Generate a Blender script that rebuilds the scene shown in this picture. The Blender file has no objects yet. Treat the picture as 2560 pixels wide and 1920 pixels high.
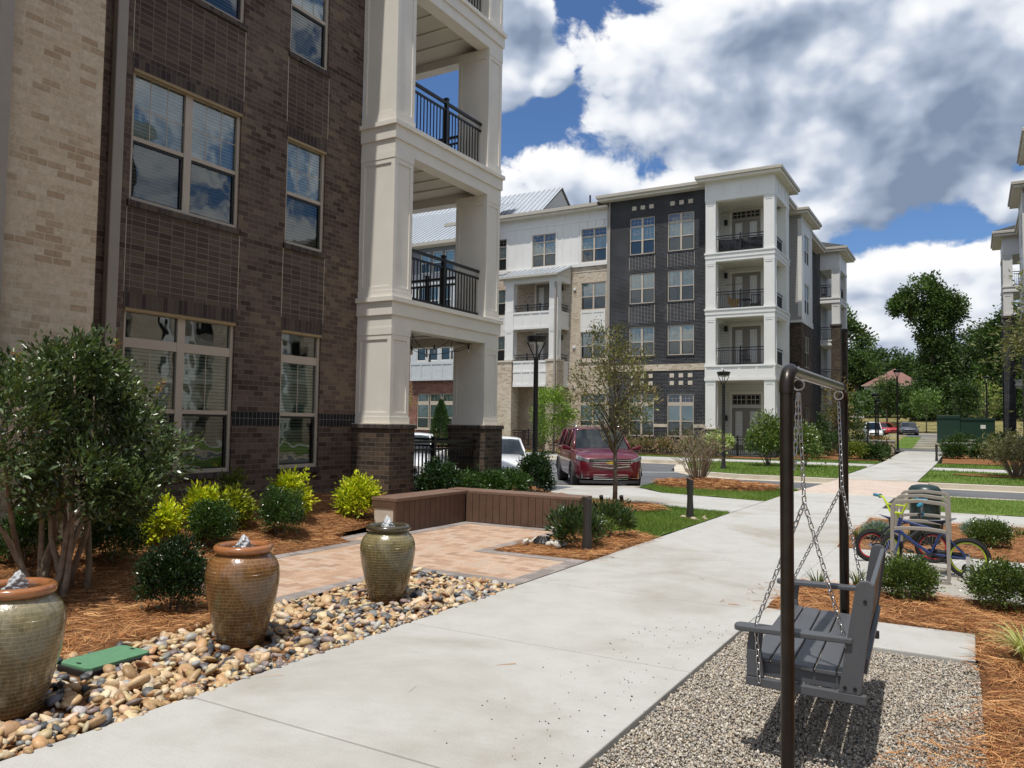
import bpy, math, random
import numpy as np
from mathutils import Vector, Matrix
C = bpy.context.scene
COL = C.collection
rad = math.radians
# ------------------------------------------------------------------ camera
cam_d = bpy.data.cameras.new('camera'); cam = bpy.data.objects.new('camera', cam_d); COL.objects.link(cam)
cam_d.sensor_width = 36.0; cam_d.lens = 1959.28/2560*36.0; cam_d.clip_start = 0.05; cam_d.clip_end = 3000
_p, _r, _ya = 0.0513325, 0.0143538, 0.530959
def _axes():
    cp, sp = math.cos(_p), math.sin(_p); cr, sr = math.cos(_r), math.sin(_r)
    F = np.array([0, cp, sp]); u = np.array([0, -sp, cp]); x = np.array([1., 0, 0])
    T = np.array([[math.cos(_ya), math.sin(_ya), 0], [-math.sin(_ya), math.cos(_ya), 0], [0, 0, 1]])
    return np.array([cr*x+sr*u, cr*u-sr*x, F]) @ T
_A = _axes()
cam.matrix_world = Matrix(((_A[0][0], _A[1][0], -_A[2][0], 0), (_A[0][1], _A[1][1], -_A[2][1], 0), (_A[0][2], _A[1][2], -_A[2][2], 1.65), (0, 0, 0, 1)))
C.camera = cam
# ------------------------------------------------------------------ render settings
C.render.engine = 'CYCLES'
C.cycles.use_denoising = True
try: C.cycles.denoiser = 'OPENIMAGEDENOISE'
except Exception: pass
C.cycles.max_bounces = 7; C.cycles.diffuse_bounces = 3; C.cycles.glossy_bounces = 3; C.cycles.transmission_bounces = 4; C.cycles.transparent_max_bounces = 8
C.cycles.caustics_reflective = False; C.cycles.caustics_refractive = False
C.cycles.sample_clamp_indirect = 6
C.view_settings.view_transform = 'Standard'; C.view_settings.look = 'None'; C.view_settings.gamma = 1.0
C.view_settings.exposure = 0.02
# ------------------------------------------------------------------ sun and sky
SUN_EL = rad(71); LX, LY = -0.10, 1.0
ln = math.hypot(LX, LY)
light_dir = Vector((LX/ln*math.cos(SUN_EL), LY/ln*math.cos(SUN_EL), -math.sin(SUN_EL)))
sd = bpy.data.lights.new('sun', 'SUN'); sd.energy = 4.2; sd.angle = rad(0.53); sd.color = (1.0, 0.955, 0.88)
so = bpy.data.objects.new('sun', sd); COL.objects.link(so)
so.rotation_euler = light_dir.to_track_quat('-Z', 'Y').to_euler(); so.location = (5, -20, 40)

def nd(nt, typ, ins=None, **props):
    n = nt.nodes.new(typ)
    for k, v in props.items(): setattr(n, k, v)
    if ins:
        for k, v in ins.items():
            s = n.inputs[k]
            if isinstance(v, bpy.types.NodeSocket): nt.links.new(v, s)
            elif isinstance(v, bpy.types.Node): nt.links.new(v.outputs[0], s)
            else: s.default_value = v
    return n
def mth(nt, op, a, b=None, c=None, clamp=False):
    n = nt.nodes.new('ShaderNodeMath'); n.operation = op; n.use_clamp = clamp
    for i, v in enumerate((a, b, c)):
        if v is None: continue
        if isinstance(v, bpy.types.NodeSocket): nt.links.new(v, n.inputs[i])
        elif isinstance(v, bpy.types.Node): nt.links.new(v.outputs[0], n.inputs[i])
        else: n.inputs[i].default_value = v
    return n.outputs[0]
def mix(nt, fac, a, b, blend='MIX'):
    n = nt.nodes.new('ShaderNodeMix'); n.data_type = 'RGBA'; n.blend_type = blend
    for i, v in ((0, fac), (6, a), (7, b)):
        if isinstance(v, bpy.types.NodeSocket): nt.links.new(v, n.inputs[i])
        elif isinstance(v, bpy.types.Node): nt.links.new(v.outputs[0], n.inputs[i])
        elif i and len(v) == 3: n.inputs[i].default_value = (*v, 1)
        else: n.inputs[i].default_value = v
    return n.outputs[2]
def ramp(nt, fac, stops, interp='LINEAR'):
    n = nt.nodes.new('ShaderNodeValToRGB'); cr = n.color_ramp; cr.interpolation = interp
    while len(cr.elements) < len(stops): cr.elements.new(0.5)
    for e, (p, c) in zip(cr.elements, stops): e.position = p; e.color = (*c, 1)
    nt.links.new(fac, n.inputs[0]); return n.outputs[0]
def noise(nt, vec, scale, detail=5, rough=0.55, dim='3D', out=0, dist=0.0):
    n = nt.nodes.new('ShaderNodeTexNoise'); n.noise_dimensions = dim
    n.inputs['Scale'].default_value = scale; n.inputs['Detail'].default_value = detail; n.inputs['Roughness'].default_value = rough; n.inputs['Distortion'].default_value = dist
    if vec is not None: nt.links.new(vec, n.inputs['Vector'])
    return n.outputs[out]

W = bpy.data.worlds.new('World'); C.world = W; W.use_nodes = True
nt = W.node_tree; nt.nodes.clear()
sky = nd(nt, 'ShaderNodeTexSky', sky_type='NISHITA', sun_disc=False, sun_elevation=SUN_EL, sun_rotation=rad(174.3), altitude=200, air_density=1.0, dust_density=0.6, ozone_density=2.0)
tc = nd(nt, 'ShaderNodeTexCoord')
sep = nd(nt, 'ShaderNodeSeparateXYZ', {0: tc.outputs['Generated']})
dx, dy, dz = sep.outputs
az = mth(nt, 'ARCTAN2', dx, dy)                       # from +Y towards +X
el = mth(nt, 'ARCSINE', mth(nt, 'MAXIMUM', dz, 0.0))
# clouds are noise on a dome: coordinates azimuth / elevation, stretched a little near the horizon
cv = nd(nt, 'ShaderNodeCombineXYZ', {0: mth(nt, 'MULTIPLY', az, 1.0), 1: mth(nt, 'MULTIPLY', el, 1.35), 2: 0.37}).outputs[0]
wob = noise(nt, cv, 6.0, 5, 0.6, out=1)
def blob(a, e, ra, re):                               # soft ellipse centred on azimuth a / elevation e (degrees)
    ua = mth(nt, 'DIVIDE', mth(nt, 'SUBTRACT', az, rad(a)), rad(ra)); ve = mth(nt, 'DIVIDE', mth(nt, 'SUBTRACT', el, rad(e)), rad(re))
    r2 = mth(nt, 'ADD', mth(nt, 'MULTIPLY', ua, ua), mth(nt, 'MULTIPLY', ve, ve))
    return mth(nt, 'SUBTRACT', 1.0, mth(nt, 'SQRT', r2))
def smax(vals):
    o = vals[0]
    for v in vals[1:]: o = mth(nt, 'SMOOTH_MAX', o, v, 0.25)
    return o
def density(off_a, off_e, fine=True):
    global az, el
    az0, el0 = az, el
    if off_a or off_e: az = mth(nt, 'ADD', az0, rad(off_a)); el = mth(nt, 'ADD', el0, rad(off_e))
    v = nd(nt, 'ShaderNodeCombineXYZ', {0: az, 1: mth(nt, 'MULTIPLY', el, 1.3), 2: 0.37}).outputs[0]
    b = smax([blob(*q) for q in ((-31.5, 27.5, 3.4, 5.0), (-27.9, 24.7, 1.9, 1.7), (-14, 24.5, 11.5, 7.5), (-26, 14.0, 8.5, 5.2), (-1.5, 21.0, 10.5, 6.2), (-16, 15.6, 6.5, 3.2), (-1.2, 10.0, 6.0, 2.3), (-6.5, 9.2, 3.2, 2.0), (4.5, 14.2, 3.6, 2.0), (-2, 5.0, 15, 4.0), (-9, 17.5, 8, 4))])
    big = noise(nt, v, 2.6, 3, 0.5)
    b = mth(nt, 'ADD', mth(nt, 'MULTIPLY', b, 2.2), 0.35)
    away = nd(nt, 'ShaderNodeMapRange', {'Value': mth(nt, 'ABSOLUTE', mth(nt, 'ADD', az, rad(15))), 'From Min': rad(19), 'From Max': rad(34)}).outputs[0]
    away = mth(nt, 'MAXIMUM', away, nd(nt, 'ShaderNodeMapRange', {'Value': el, 'From Min': rad(30), 'From Max': rad(42)}).outputs[0])
    gen = mth(nt, 'SUBTRACT', mth(nt, 'MULTIPLY', mth(nt, 'SUBTRACT', big, 0.40), 3.6), mth(nt, 'MULTIPLY', mth(nt, 'SUBTRACT', 1.0, away), 3.0))
    b = mth(nt, 'MAXIMUM', mth(nt, 'MINIMUM', b, 1.25), gen)
    b = mth(nt, 'MAXIMUM', b, -1.2)
    n1 = noise(nt, v, 10.0, 9 if fine else 3.2, 0.60 if fine else 0.5, dist=0.25 if fine else 0.1)
    n2 = noise(nt, v, 4.2, 2, 0.5)
    d = mth(nt, 'ADD', b, mth(nt, 'MULTIPLY', mth(nt, 'SUBTRACT', n1, 0.5), 3.6))
    d = mth(nt, 'ADD', d, mth(nt, 'MULTIPLY', mth(nt, 'SUBTRACT', n2, 0.5), 2.0))
    az, el = az0, el0
    return d
d0 = density(0, 0); s0 = density(0, 0, False); s1 = density(-0.6, 1.5, False)
alpha = nd(nt, 'ShaderNodeMapRange', {'Value': d0, 'From Min': 0.0, 'From Max': 0.4}, interpolation_type='SMOOTHSTEP').outputs[0]
thick = nd(nt, 'ShaderNodeMapRange', {'Value': s0, 'From Min': 0.35, 'From Max': 1.9}, interpolation_type='SMOOTHSTEP').outputs[0]
lit = mth(nt, 'ADD', mth(nt, 'ADD', 0.64, mth(nt, 'MULTIPLY', mth(nt, 'SUBTRACT', s0, s1), 0.62)), mth(nt, 'MULTIPLY', mth(nt, 'SUBTRACT', d0, s0), 0.16))
gloom = mth(nt, 'MAXIMUM', blob(-0.5, 19.5, 11, 7), 0.0)          # the heavy grey underside to the right
shade = mth(nt, 'SUBTRACT', mth(nt, 'SUBTRACT', lit, mth(nt, 'MULTIPLY', thick, 0.44)), mth(nt, 'MULTIPLY', gloom, 0.22), clamp=True)
ccol = ramp(nt, shade, [(0.0, (0.22, 0.285, 0.40)), (0.40, (0.46, 0.53, 0.66)), (0.70, (0.84, 0.875, 0.93)), (1.0, (1.04, 1.035, 1.03))])
bluefix = mix(nt, 1.0, sky.outputs[0], (0.66, 0.86, 1.12), 'MULTIPLY')
SKY_S = 0.105
ccol10 = nd(nt, 'ShaderNodeVectorMath', {0: ccol, 1: (1/SKY_S, 1/SKY_S, 1/SKY_S)}, operation='MULTIPLY').outputs[0]
skyc = mix(nt, alpha, bluefix, ccol10)
bg = nd(nt, 'ShaderNodeBackground', {'Color': skyc, 'Strength': SKY_S})
wo = nd(nt, 'ShaderNodeOutputWorld', {0: bg.outputs[0]})
W.cycles.sampling_method = 'MANUAL'; W.cycles.sample_map_resolution = 512
# ------------------------------------------------------------------ mesh helpers
OFF = {}
rng = np.random.default_rng(7)
def tag(o, label=None, cat=None, group=None, kind=None):
    if label: o['label'] = label
    if cat: o['category'] = cat
    if group: o['group'] = group
    if kind: o['kind'] = kind
    return o
def thing(name, label, cat, loc=(0, 0, 0), rz=0.0, group=None, world=False):
    o = bpy.data.objects.new(name, None); COL.objects.link(o); o.location = loc; o.rotation_euler = (0, 0, rz); o.empty_display_size = 0.2
    if world: OFF[o.name] = Vector(loc)
    return tag(o, label, cat, group)
def npmesh(name, V, F, mat, parent=None, col=None, smooth=False, mats=None, midx=None):
    V = np.asarray(V, dtype=np.float32).reshape(-1, 3)
    if parent is not None:
        r = parent if parent.parent is None else parent.parent
        if r.parent is not None: r = r.parent
        if r.name in OFF: V = V-np.array(OFF[r.name], dtype=np.float32)
    me = bpy.data.meshes.new(name)
    if isinstance(F, np.ndarray):
        n, k = F.shape
        me.vertices.add(len(V)); me.vertices.foreach_set('co', V.ravel())
        me.loops.add(n*k); me.loops.foreach_set('vertex_index', F.astype(np.int32).ravel())
        me.polygons.add(n); me.polygons.foreach_set('loop_start', np.arange(0, n*k, k, dtype=np.int32)); me.polygons.foreach_set('loop_total', np.full(n, k, dtype=np.int32))
        me.update(calc_edges=True); nf = n
    else:
        me.from_pydata(V.tolist(), [], F); me.update(); nf = len(F)
    if smooth: me.polygons.foreach_set('use_smooth', np.ones(nf, dtype=bool))
    for m in (mats or [mat]): me.materials.append(m)
    if midx is not None: me.polygons.foreach_set('material_index', np.asarray(midx, dtype=np.int32))
    if col is not None:
        a = me.attributes.new('col', 'FLOAT_COLOR', 'POINT')
        c4 = np.ones((len(V), 4), dtype=np.float32); c4[:, :3] = col; a.data.foreach_set('color', c4.ravel())
    o = bpy.data.objects.new(name, me); COL.objects.link(o)
    if parent is not None: o.parent = parent
    return o
class MB:
    def __init__(s): s.v = []; s.f = []
    def add(s, vs, fs):
        b = len(s.v); s.v += [tuple(map(float, v)) for v in vs]; s.f += [tuple(b+i for i in f) for f in fs]; return s
    def box(s, x0, x1, y0, y1, z0, z1):
        x0, x1 = min(x0, x1), max(x0, x1); y0, y1 = min(y0, y1), max(y0, y1); z0, z1 = min(z0, z1), max(z0, z1)
        return s.add([(x0,y0,z0),(x1,y0,z0),(x1,y1,z0),(x0,y1,z0),(x0,y0,z1),(x1,y0,z1),(x1,y1,z1),(x0,y1,z1)],
                     [(0,3,2,1),(4,5,6,7),(0,1,5,4),(1,2,6,5),(2,3,7,6),(3,0,4,7)])
    def hexa(s, bot, top):
        return s.add(list(bot)+list(top), [(0,3,2,1),(4,5,6,7),(0,1,5,4),(1,2,6,5),(2,3,7,6),(3,0,4,7)])
    def quad(s, *p): return s.add(p, [tuple(range(len(p)))])
    def prism(s, pts, z0, z1):
        n = len(pts); a = sum(pts[i][0]*pts[(i+1) % n][1]-pts[(i+1) % n][0]*pts[i][1] for i in range(n))
        if a < 0: pts = pts[::-1]
        f0 = z0 if callable(z0) else (lambda x, y: z0); f1 = z1 if callable(z1) else (lambda x, y: z1)
        vs = [(x, y, f0(x, y)) for x, y in pts]+[(x, y, f1(x, y)) for x, y in pts]
        return s.add(vs, [tuple(range(n-1, -1, -1)), tuple(range(n, 2*n))]+[(i, (i+1) % n, n+(i+1) % n, n+i) for i in range(n)])
    def cyl(s, p0, p1, r0, r1=None, n=10, caps=True):
        r1 = r0 if r1 is None else r1; p0 = Vector(p0); p1 = Vector(p1); d = (p1-p0).normalized()
        a = d.orthogonal().normalized(); b = d.cross(a)
        vs = []
        for p, r in ((p0, r0), (p1, r1)):
            for i in range(n):
                t = 2*math.pi*i/n; vs.append(p+a*(math.cos(t)*r)+b*(math.sin(t)*r))
        fs = [(i, (i+1) % n, n+(i+1) % n, n+i) for i in range(n)]
        if caps: fs += [tuple(range(n-1, -1, -1)), tuple(range(n, 2*n))]
        return s.add(vs, fs)
    def tube(s, pts, r, n=8, closed=False):
        pts = [Vector(p) for p in pts]; m = len(pts); rr = r if isinstance(r, (list, tuple)) else [r]*m
        vs = []; prev = None
        for i, p in enumerate(pts):
            if closed: d = (pts[(i+1) % m]-pts[i-1])
            else: d = pts[min(i+1, m-1)]-pts[max(i-1, 0)]
            d = d.normalized()
            a = d.orthogonal() if prev is None else prev-d*prev.dot(d)
            if a.length < 1e-6: a = d.orthogonal()
            a.normalize(); prev = a; b = d.cross(a)
            for k in range(n):
                t = 2*math.pi*k/n; vs.append(p+a*(math.cos(t)*rr[i])+b*(math.sin(t)*rr[i]))
        fs = []
        for i in range(m if closed else m-1):
            j = (i+1) % m
            for k in range(n): fs.append((i*n+k, i*n+(k+1) % n, j*n+(k+1) % n, j*n+k))
        if not closed: fs += [tuple(range(n-1, -1, -1)), tuple(range((m-1)*n, m*n))]
        return s.add(vs, fs)
    def lathe(s, prof, c=(0, 0, 0), n=32, cap0=True, cap1=True):
        vs = []; m = len(prof)
        for r, z in prof:
            for k in range(n):
                t = 2*math.pi*k/n; vs.append((c[0]+r*math.cos(t), c[1]+r*math.sin(t), c[2]+z))
        fs = [(i*n+k, i*n+(k+1) % n, (i+1)*n+(k+1) % n, (i+1)*n+k) for i in range(m-1) for k in range(n)]
        if cap0: fs.append(tuple(range(n-1, -1, -1)))
        if cap1: fs.append(tuple(range((m-1)*n, m*n)))
        return s.add(vs, fs)
    def torus(s, c, R, r, ax='y', n=28, k=8, a0=0, a1=2*math.pi):
        full = abs(a1-a0-2*math.pi) < 1e-6; pts = []
        for i in range(n if full else n+1):
            t = a0+(a1-a0)*i/n; p = {'y': (R*math.cos(t), 0, R*math.sin(t)), 'x': (0, R*math.cos(t), R*math.sin(t)), 'z': (R*math.cos(t), R*math.sin(t), 0)}[ax]
            pts.append((c[0]+p[0], c[1]+p[1], c[2]+p[2]))
        return s.tube(pts, r, k, closed=full)
    def sphere(s, c, rx, ry=None, rz=None, nu=12, nv=8):
        ry = ry or rx; rz = rz or rx
        prof = [(math.cos(-math.pi/2+math.pi*i/nv), math.sin(-math.pi/2+math.pi*i/nv)) for i in range(nv+1)]
        vs = []
        for r, z in prof:
            for k in range(nu):
                t = 2*math.pi*k/nu; vs.append((c[0]+rx*r*math.cos(t), c[1]+ry*r*math.sin(t), c[2]+rz*z))
        return s.add(vs, [(i*nu+k, i*nu+(k+1) % nu, (i+1)*nu+(k+1) % nu, (i+1)*nu+k) for i in range(nv) for k in range(nu)])
    def xf(s, M, start=0):
        for i in range(start, len(s.v)):
            p = M @ Vector(s.v[i]); s.v[i] = (p.x, p.y, p.z)
        return s
    def build(s, name, mat, parent=None, smooth=False, bevel=0.0, kind=None):
        o = npmesh(name, np.array(s.v, dtype=np.float32), s.f, mat, parent, smooth=smooth)
        if smooth and smooth != 'all':
            try: o.data.set_sharp_from_angle(angle=rad(40))
            except Exception: pass
        if bevel:
            b = o.modifiers.new('bevel', 'BEVEL'); b.width = bevel; b.segments = 2; b.limit_method = 'ANGLE'; b.angle_limit = rad(50)
        if kind: o['kind'] = kind
        return o
def copy_tree(o, parent=None):
    c = o.copy(); COL.objects.link(c)
    if parent is not None: c.parent = parent
    for ch in list(o.children): copy_tree(ch, c)
    return c
def inpoly(poly, X, Y):
    inside = np.zeros(X.shape, bool); n = len(poly)
    for i in range(n):
        x0, y0 = poly[i]; x1, y1 = poly[(i+1) % n]
        cond = ((y0 > Y) != (y1 > Y))
        with np.errstate(divide='ignore', invalid='ignore'):
            xi = (x1-x0)*(Y-y0)/((y1-y0) if y1 != y0 else 1e-9)+x0
        inside ^= cond & (X < xi)
    return inside
def sample_poly(poly, n):
    p = np.array(poly); lo, hi = p.min(0), p.max(0); out = np.zeros((0, 2))
    while len(out) < n:
        q = rng.random((n*2, 2))*(hi-lo)+lo; out = np.vstack([out, q[inpoly(poly, q[:, 0], q[:, 1])]])
    return out[:n]
# ------------------------------------------------------------------ materials
def newmat(name):
    m = bpy.data.materials.new(name); m.use_nodes = True; t = m.node_tree; b = t.nodes['Principled BSDF']; return m, t, b
def setb(b, **kw):
    for k, v in kw.items():
        b.inputs[k].default_value = (*v, 1) if isinstance(v, tuple) and len(v) == 3 else v
def plain(name, c, rough=0.6, metal=0.0, var=0.12, scale=8.0, bump=0.0, bscale=60.0, spec=0.5, coat=0.0, c2=None, world=False):
    m, t, b = newmat(name); setb(b, Roughness=rough, Metallic=metal); b.inputs['Specular IOR Level'].default_value = spec
    if coat: b.inputs['Coat Weight'].default_value = coat; b.inputs['Coat Roughness'].default_value = 0.06
    if world: vec = nd(t, 'ShaderNodeNewGeometry').outputs['Position']
    else: vec = nd(t, 'ShaderNodeTexCoord').outputs['Object']
    n = noise(t, vec, scale, 6, 0.62)
    lo = tuple(x*(1-var) for x in c) if c2 is None else c2
    hi = tuple(min(1, x*(1+var)) for x in c) if c2 is None else c
    t.links.new(ramp(t, n, [(0.3, lo), (0.7, hi)]), b.inputs['Base Color'])
    if bump:
        n2 = noise(t, vec, bscale, 4, 0.6)
        t.links.new(nd(t, 'ShaderNodeBump', {'Height': n2, 'Strength': bump, 'Distance': 0.01}).outputs[0], b.inputs['Normal'])
    return m
def wall_uv(t):
    g = nd(t, 'ShaderNodeNewGeometry'); sp = nd(t, 'ShaderNodeSeparateXYZ', {0: g.outputs['Position']}); sn = nd(t, 'ShaderNodeSeparateXYZ', {0: g.outputs['True Normal']})
    isx = mth(t, 'GREATER_THAN', mth(t, 'ABSOLUTE', sn.outputs[0]), 0.7)
    u = mth(t, 'ADD', mth(t, 'MULTIPLY', isx, sp.outputs[1]), mth(t, 'MULTIPLY', mth(t, 'SUBTRACT', 1.0, isx), sp.outputs[0]))
    flat = mth(t, 'GREATER_THAN', mth(t, 'ABSOLUTE', sn.outputs[2]), 0.7)
    v = mth(t, 'ADD', mth(t, 'MULTIPLY', flat, sp.outputs[1]), mth(t, 'MULTIPLY', mth(t, 'SUBTRACT', 1.0, flat), sp.outputs[2]))
    return g.outputs['Position'], u, v
def brick(name, cols, mortar, bw=0.2032, rh=0.081, off=0.5, mt=0.010, rough=0.85, bump=0.5, weather=0.25, u0=0.0, v0=0.0):
    m, t, b = newmat(name); setb(b, Roughness=rough); b.inputs['Specular IOR Level'].default_value = 0.25
    pos, u, v = wall_uv(t)
    u = mth(t, 'DIVIDE', mth(t, 'SUBTRACT', u, u0), bw); v = mth(t, 'DIVIDE', mth(t, 'SUBTRACT', v, v0), rh)
    row = mth(t, 'FLOOR', v); fv = mth(t, 'FRACT', v)
    uu = mth(t, 'ADD', u, mth(t, 'MULTIPLY', mth(t, 'FLOORED_MODULO', row, 2.0), off))
    cell = mth(t, 'FLOOR', uu); fu = mth(t, 'FRACT', uu)
    wn = nd(t, 'ShaderNodeTexWhiteNoise', {0: nd(t, 'ShaderNodeCombineXYZ', {0: cell, 1: row}).outputs[0]}, noise_dimensions='2D')
    n1 = noise(t, pos, 0.7, 3, 0.5); n2 = noise(t, pos, 22.0, 5, 0.65)
    # light and dark clusters as the bricks come off the pallet
    key = mth(t, 'ADD', mth(t, 'MULTIPLY', wn.outputs[0], 0.72), mth(t, 'MULTIPLY', mth(t, 'SUBTRACT', n1, 0.36), 1.0), clamp=True)
    k = len(cols); base = ramp(t, key, [((i+0.5)/k, c) for i, c in enumerate(cols)])
    base = mix(t, 0.55, base, ramp(t, n2, [(0.25, (0.55, 0.55, 0.55)), (0.75, (1.35, 1.35, 1.35))]), 'MULTIPLY')
    mo = mth(t, 'MAXIMUM', mth(t, 'LESS_THAN', fu, mt/bw), mth(t, 'LESS_THAN', fv, mt/rh))
    mcol = mix(t, weather, mortar, ramp(t, n1, [(0.35, tuple(x*0.45 for x in mortar)), (0.65, mortar)]))
    t.links.new(mix(t, mo, base, mcol), b.inputs['Base Color'])
    h = mth(t, 'ADD', mth(t, 'SUBTRACT', 1.0, mo), mth(t, 'MULTIPLY', n2, 0.35))
    t.links.new(nd(t, 'ShaderNodeBump', {'Height': h, 'Strength': bump, 'Distance': 0.008}).outputs[0], b.inputs['Normal'])
    return m
M = {}
DK = [(0.055, 0.037, 0.028), (0.10, 0.068, 0.053), (0.12, 0.083, 0.066), (0.138, 0.099, 0.077), (0.185, 0.136, 0.095)]
M['brick_dark'] = brick('dark brown brick', DK, (0.175, 0.15, 0.128))
M['brick_dark_stack'] = brick('dark brown stacked brick', [(0.066, 0.046, 0.04), (0.084, 0.06, 0.052), (0.10, 0.074, 0.062), (0.13, 0.096, 0.07)], (0.20, 0.172, 0.145), off=0.0)
M['brick_dark_soldier'] = brick('dark brown soldier brick', [(0.046, 0.034, 0.033), (0.066, 0.05, 0.047), (0.11, 0.088, 0.07)], (0.13, 0.11, 0.09), bw=0.081, rh=0.24, off=0.0)
M['brick_black_soldier'] = brick('black soldier brick', [(0.012, 0.012, 0.014), (0.02, 0.019, 0.021)], (0.15, 0.145, 0.14), bw=0.081, rh=0.24, off=0.0)
M['brick_pier'] = brick('brown pier brick', [(0.04, 0.028, 0.022), (0.062, 0.044, 0.034), (0.09, 0.065, 0.046), (0.125, 0.085, 0.056)], (0.16, 0.14, 0.115))
M['brick_cream'] = brick('cream brick', [(0.42, 0.31, 0.21), (0.54, 0.435, 0.315), (0.58, 0.475, 0.35), (0.61, 0.505, 0.38), (0.63, 0.54, 0.42)], (0.60, 0.52, 0.40), weather=0.1)
M['brick_black'] = brick('charcoal brick', [(0.004, 0.005, 0.008), (0.008, 0.009, 0.014), (0.014, 0.016, 0.022), (0.028, 0.031, 0.04)], (0.27, 0.265, 0.26), mt=0.011, weather=0.5)
M['brick_black_stack'] = brick('charcoal stacked brick', [(0.01, 0.011, 0.015), (0.022, 0.024, 0.032), (0.035, 0.037, 0.046)], (0.34, 0.33, 0.32), off=0.0, mt=0.013)
M['brick_beige'] = brick('beige brick', [(0.36, 0.27, 0.19), (0.48, 0.395, 0.30), (0.54, 0.455, 0.355), (0.58, 0.495, 0.39), (0.62, 0.54, 0.43)], (0.55, 0.49, 0.40), weather=0.1)
M['brick_red'] = brick('red brick', [(0.10, 0.028, 0.02), (0.17, 0.05, 0.033), (0.22, 0.072, 0.048), (0.25, 0.10, 0.07)], (0.50, 0.43, 0.36))
M['stone'] = plain('pale cast stone', (0.55, 0.48, 0.39), 0.8, var=0.12, scale=9, bump=0.15)
M['white'] = plain('white painted trim', (0.76, 0.725, 0.655), 0.5, var=0.045, scale=2.2, world=True)
M['white2'] = plain('white painted panel', (0.72, 0.71, 0.68), 0.5, var=0.035, scale=1.2, world=True)
M['ceiling'] = plain('cream porch ceiling board', (0.62, 0.58, 0.46), 0.6, var=0.05, scale=3, world=True)
M['siding_grey'] = plain('grey painted siding', (0.42, 0.41, 0.385), 0.6, var=0.05, scale=3, world=True)
M['siding_blue'] = plain('slate painted siding', (0.17, 0.185, 0.21), 0.6, var=0.08, scale=3, world=True)
M['siding_pale'] = plain('pale grey painted siding', (0.50, 0.53, 0.54), 0.6, var=0.06, scale=3, world=True)
M['tan'] = plain('tan vinyl window frame', (0.46, 0.40, 0.325), 0.45, var=0.04, scale=4, world=True)
M['gold'] = plain('ochre head flashing', (0.30, 0.215, 0.105), 0.5, var=0.08, scale=5, world=True)
M['taupe'] = plain('taupe metal downspout', (0.33, 0.295, 0.25), 0.4, var=0.06, scale=3, world=True)
M['fascia'] = plain('taupe gutter', (0.44, 0.405, 0.345), 0.45, var=0.05, scale=3, world=True)
M['soffit'] = plain('cream soffit', (0.66, 0.62, 0.53), 0.6, var=0.04, scale=3, world=True)
M['door'] = plain('taupe painted door', (0.24, 0.215, 0.185), 0.5, var=0.05, scale=4, world=True)
M['black_metal'] = plain('black powder coated metal', (0.012, 0.0115, 0.0115), 0.38, var=0.2, scale=12, spec=0.5)
M['bronze'] = plain('dark bronze steel', (0.034, 0.027, 0.022), 0.33, metal=0.55, var=0.22, scale=14, bump=0.02)
M['steel'] = plain('galvanised steel', (0.56, 0.57, 0.58), 0.36, metal=1.0, var=0.18, scale=40)
M['metalroof'] = plain('pale standing seam metal roof', (0.47, 0.50, 0.53), 0.42, metal=0.35, var=0.07, scale=2, world=True)
M['shingle'] = plain('dark asphalt shingle', (0.032, 0.032, 0.030), 0.9, var=0.6, scale=7, bump=0.5, bscale=25, world=True)
M['shingle_brown'] = plain('red brown shingle', (0.20, 0.105, 0.085), 0.9, var=0.2, scale=2, bump=0.4, bscale=15, world=True)
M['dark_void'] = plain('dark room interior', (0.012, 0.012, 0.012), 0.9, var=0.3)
M['screen'] = plain('insect screen mesh', (0.05, 0.056, 0.054), 0.7, var=0.1)
# ---- glass: reflects like glass and lets the blind behind show
def glassmat(name, tint=(0.76, 0.93, 0.93), refl=0.30, wavy=0.03):
    m, t, b = newmat(name); t.nodes.remove(b)
    fr = nd(t, 'ShaderNodeFresnel', {'IOR': 1.55})
    g = nd(t, 'ShaderNodeNewGeometry')
    nz = noise(t, g.outputs['Position'], 1.6, 2, 0.5)
    bp = nd(t, 'ShaderNodeBump', {'Height': nz, 'Strength': 1.0, 'Distance': wavy})
    t.links.new(bp.outputs[0], fr.inputs['Normal'])
    fac = mth(t, 'ADD', mth(t, 'MULTIPLY', fr.outputs[0], 1.0), refl*0.5, clamp=True)
    tr = nd(t, 'ShaderNodeBsdfTransparent', {'Color': (*tint, 1)})
    gl = nd(t, 'ShaderNodeBsdfGlossy', {'Color': (0.94, 0.98, 1.0, 1), 'Roughness': 0.015, 'Normal': bp.outputs[0]})
    mx = nd(t, 'ShaderNodeMixShader', {0: fac, 1: tr.outputs[0], 2: gl.outputs[0]})
    t.links.new(mx.outputs[0], t.nodes['Material Output'].inputs[0]); return m
M['glass'] = glassmat('window glass', refl=0.22, wavy=0.004)
M['glass_low'] = glassmat('window glass over screen', tint=(0.50, 0.58, 0.56), refl=0.10, wavy=0.004)
M['car_glass'] = glassmat('car glass', tint=(0.25, 0.32, 0.33), refl=0.05, wavy=0.0)
def blindmat(name, c, gap, pitch=0.05):
    m, t, b = newmat(name); setb(b, Roughness=0.6)
    pos, u, v = wall_uv(t); f = mth(t, 'FRACT', mth(t, 'DIVIDE', v, pitch))
    s = mth(t, 'LESS_THAN', f, gap)
    t.links.new(mix(t, s, c, tuple(x*0.18 for x in c)), b.inputs['Base Color']); return m
M['blind'] = blindmat('white slat blind', (0.80, 0.84, 0.82), 0.16)
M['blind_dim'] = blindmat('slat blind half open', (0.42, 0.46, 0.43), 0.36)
M['curtain'] = plain('pale door curtain', (0.62, 0.62, 0.60), 0.8, var=0.1, scale=9)
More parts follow.
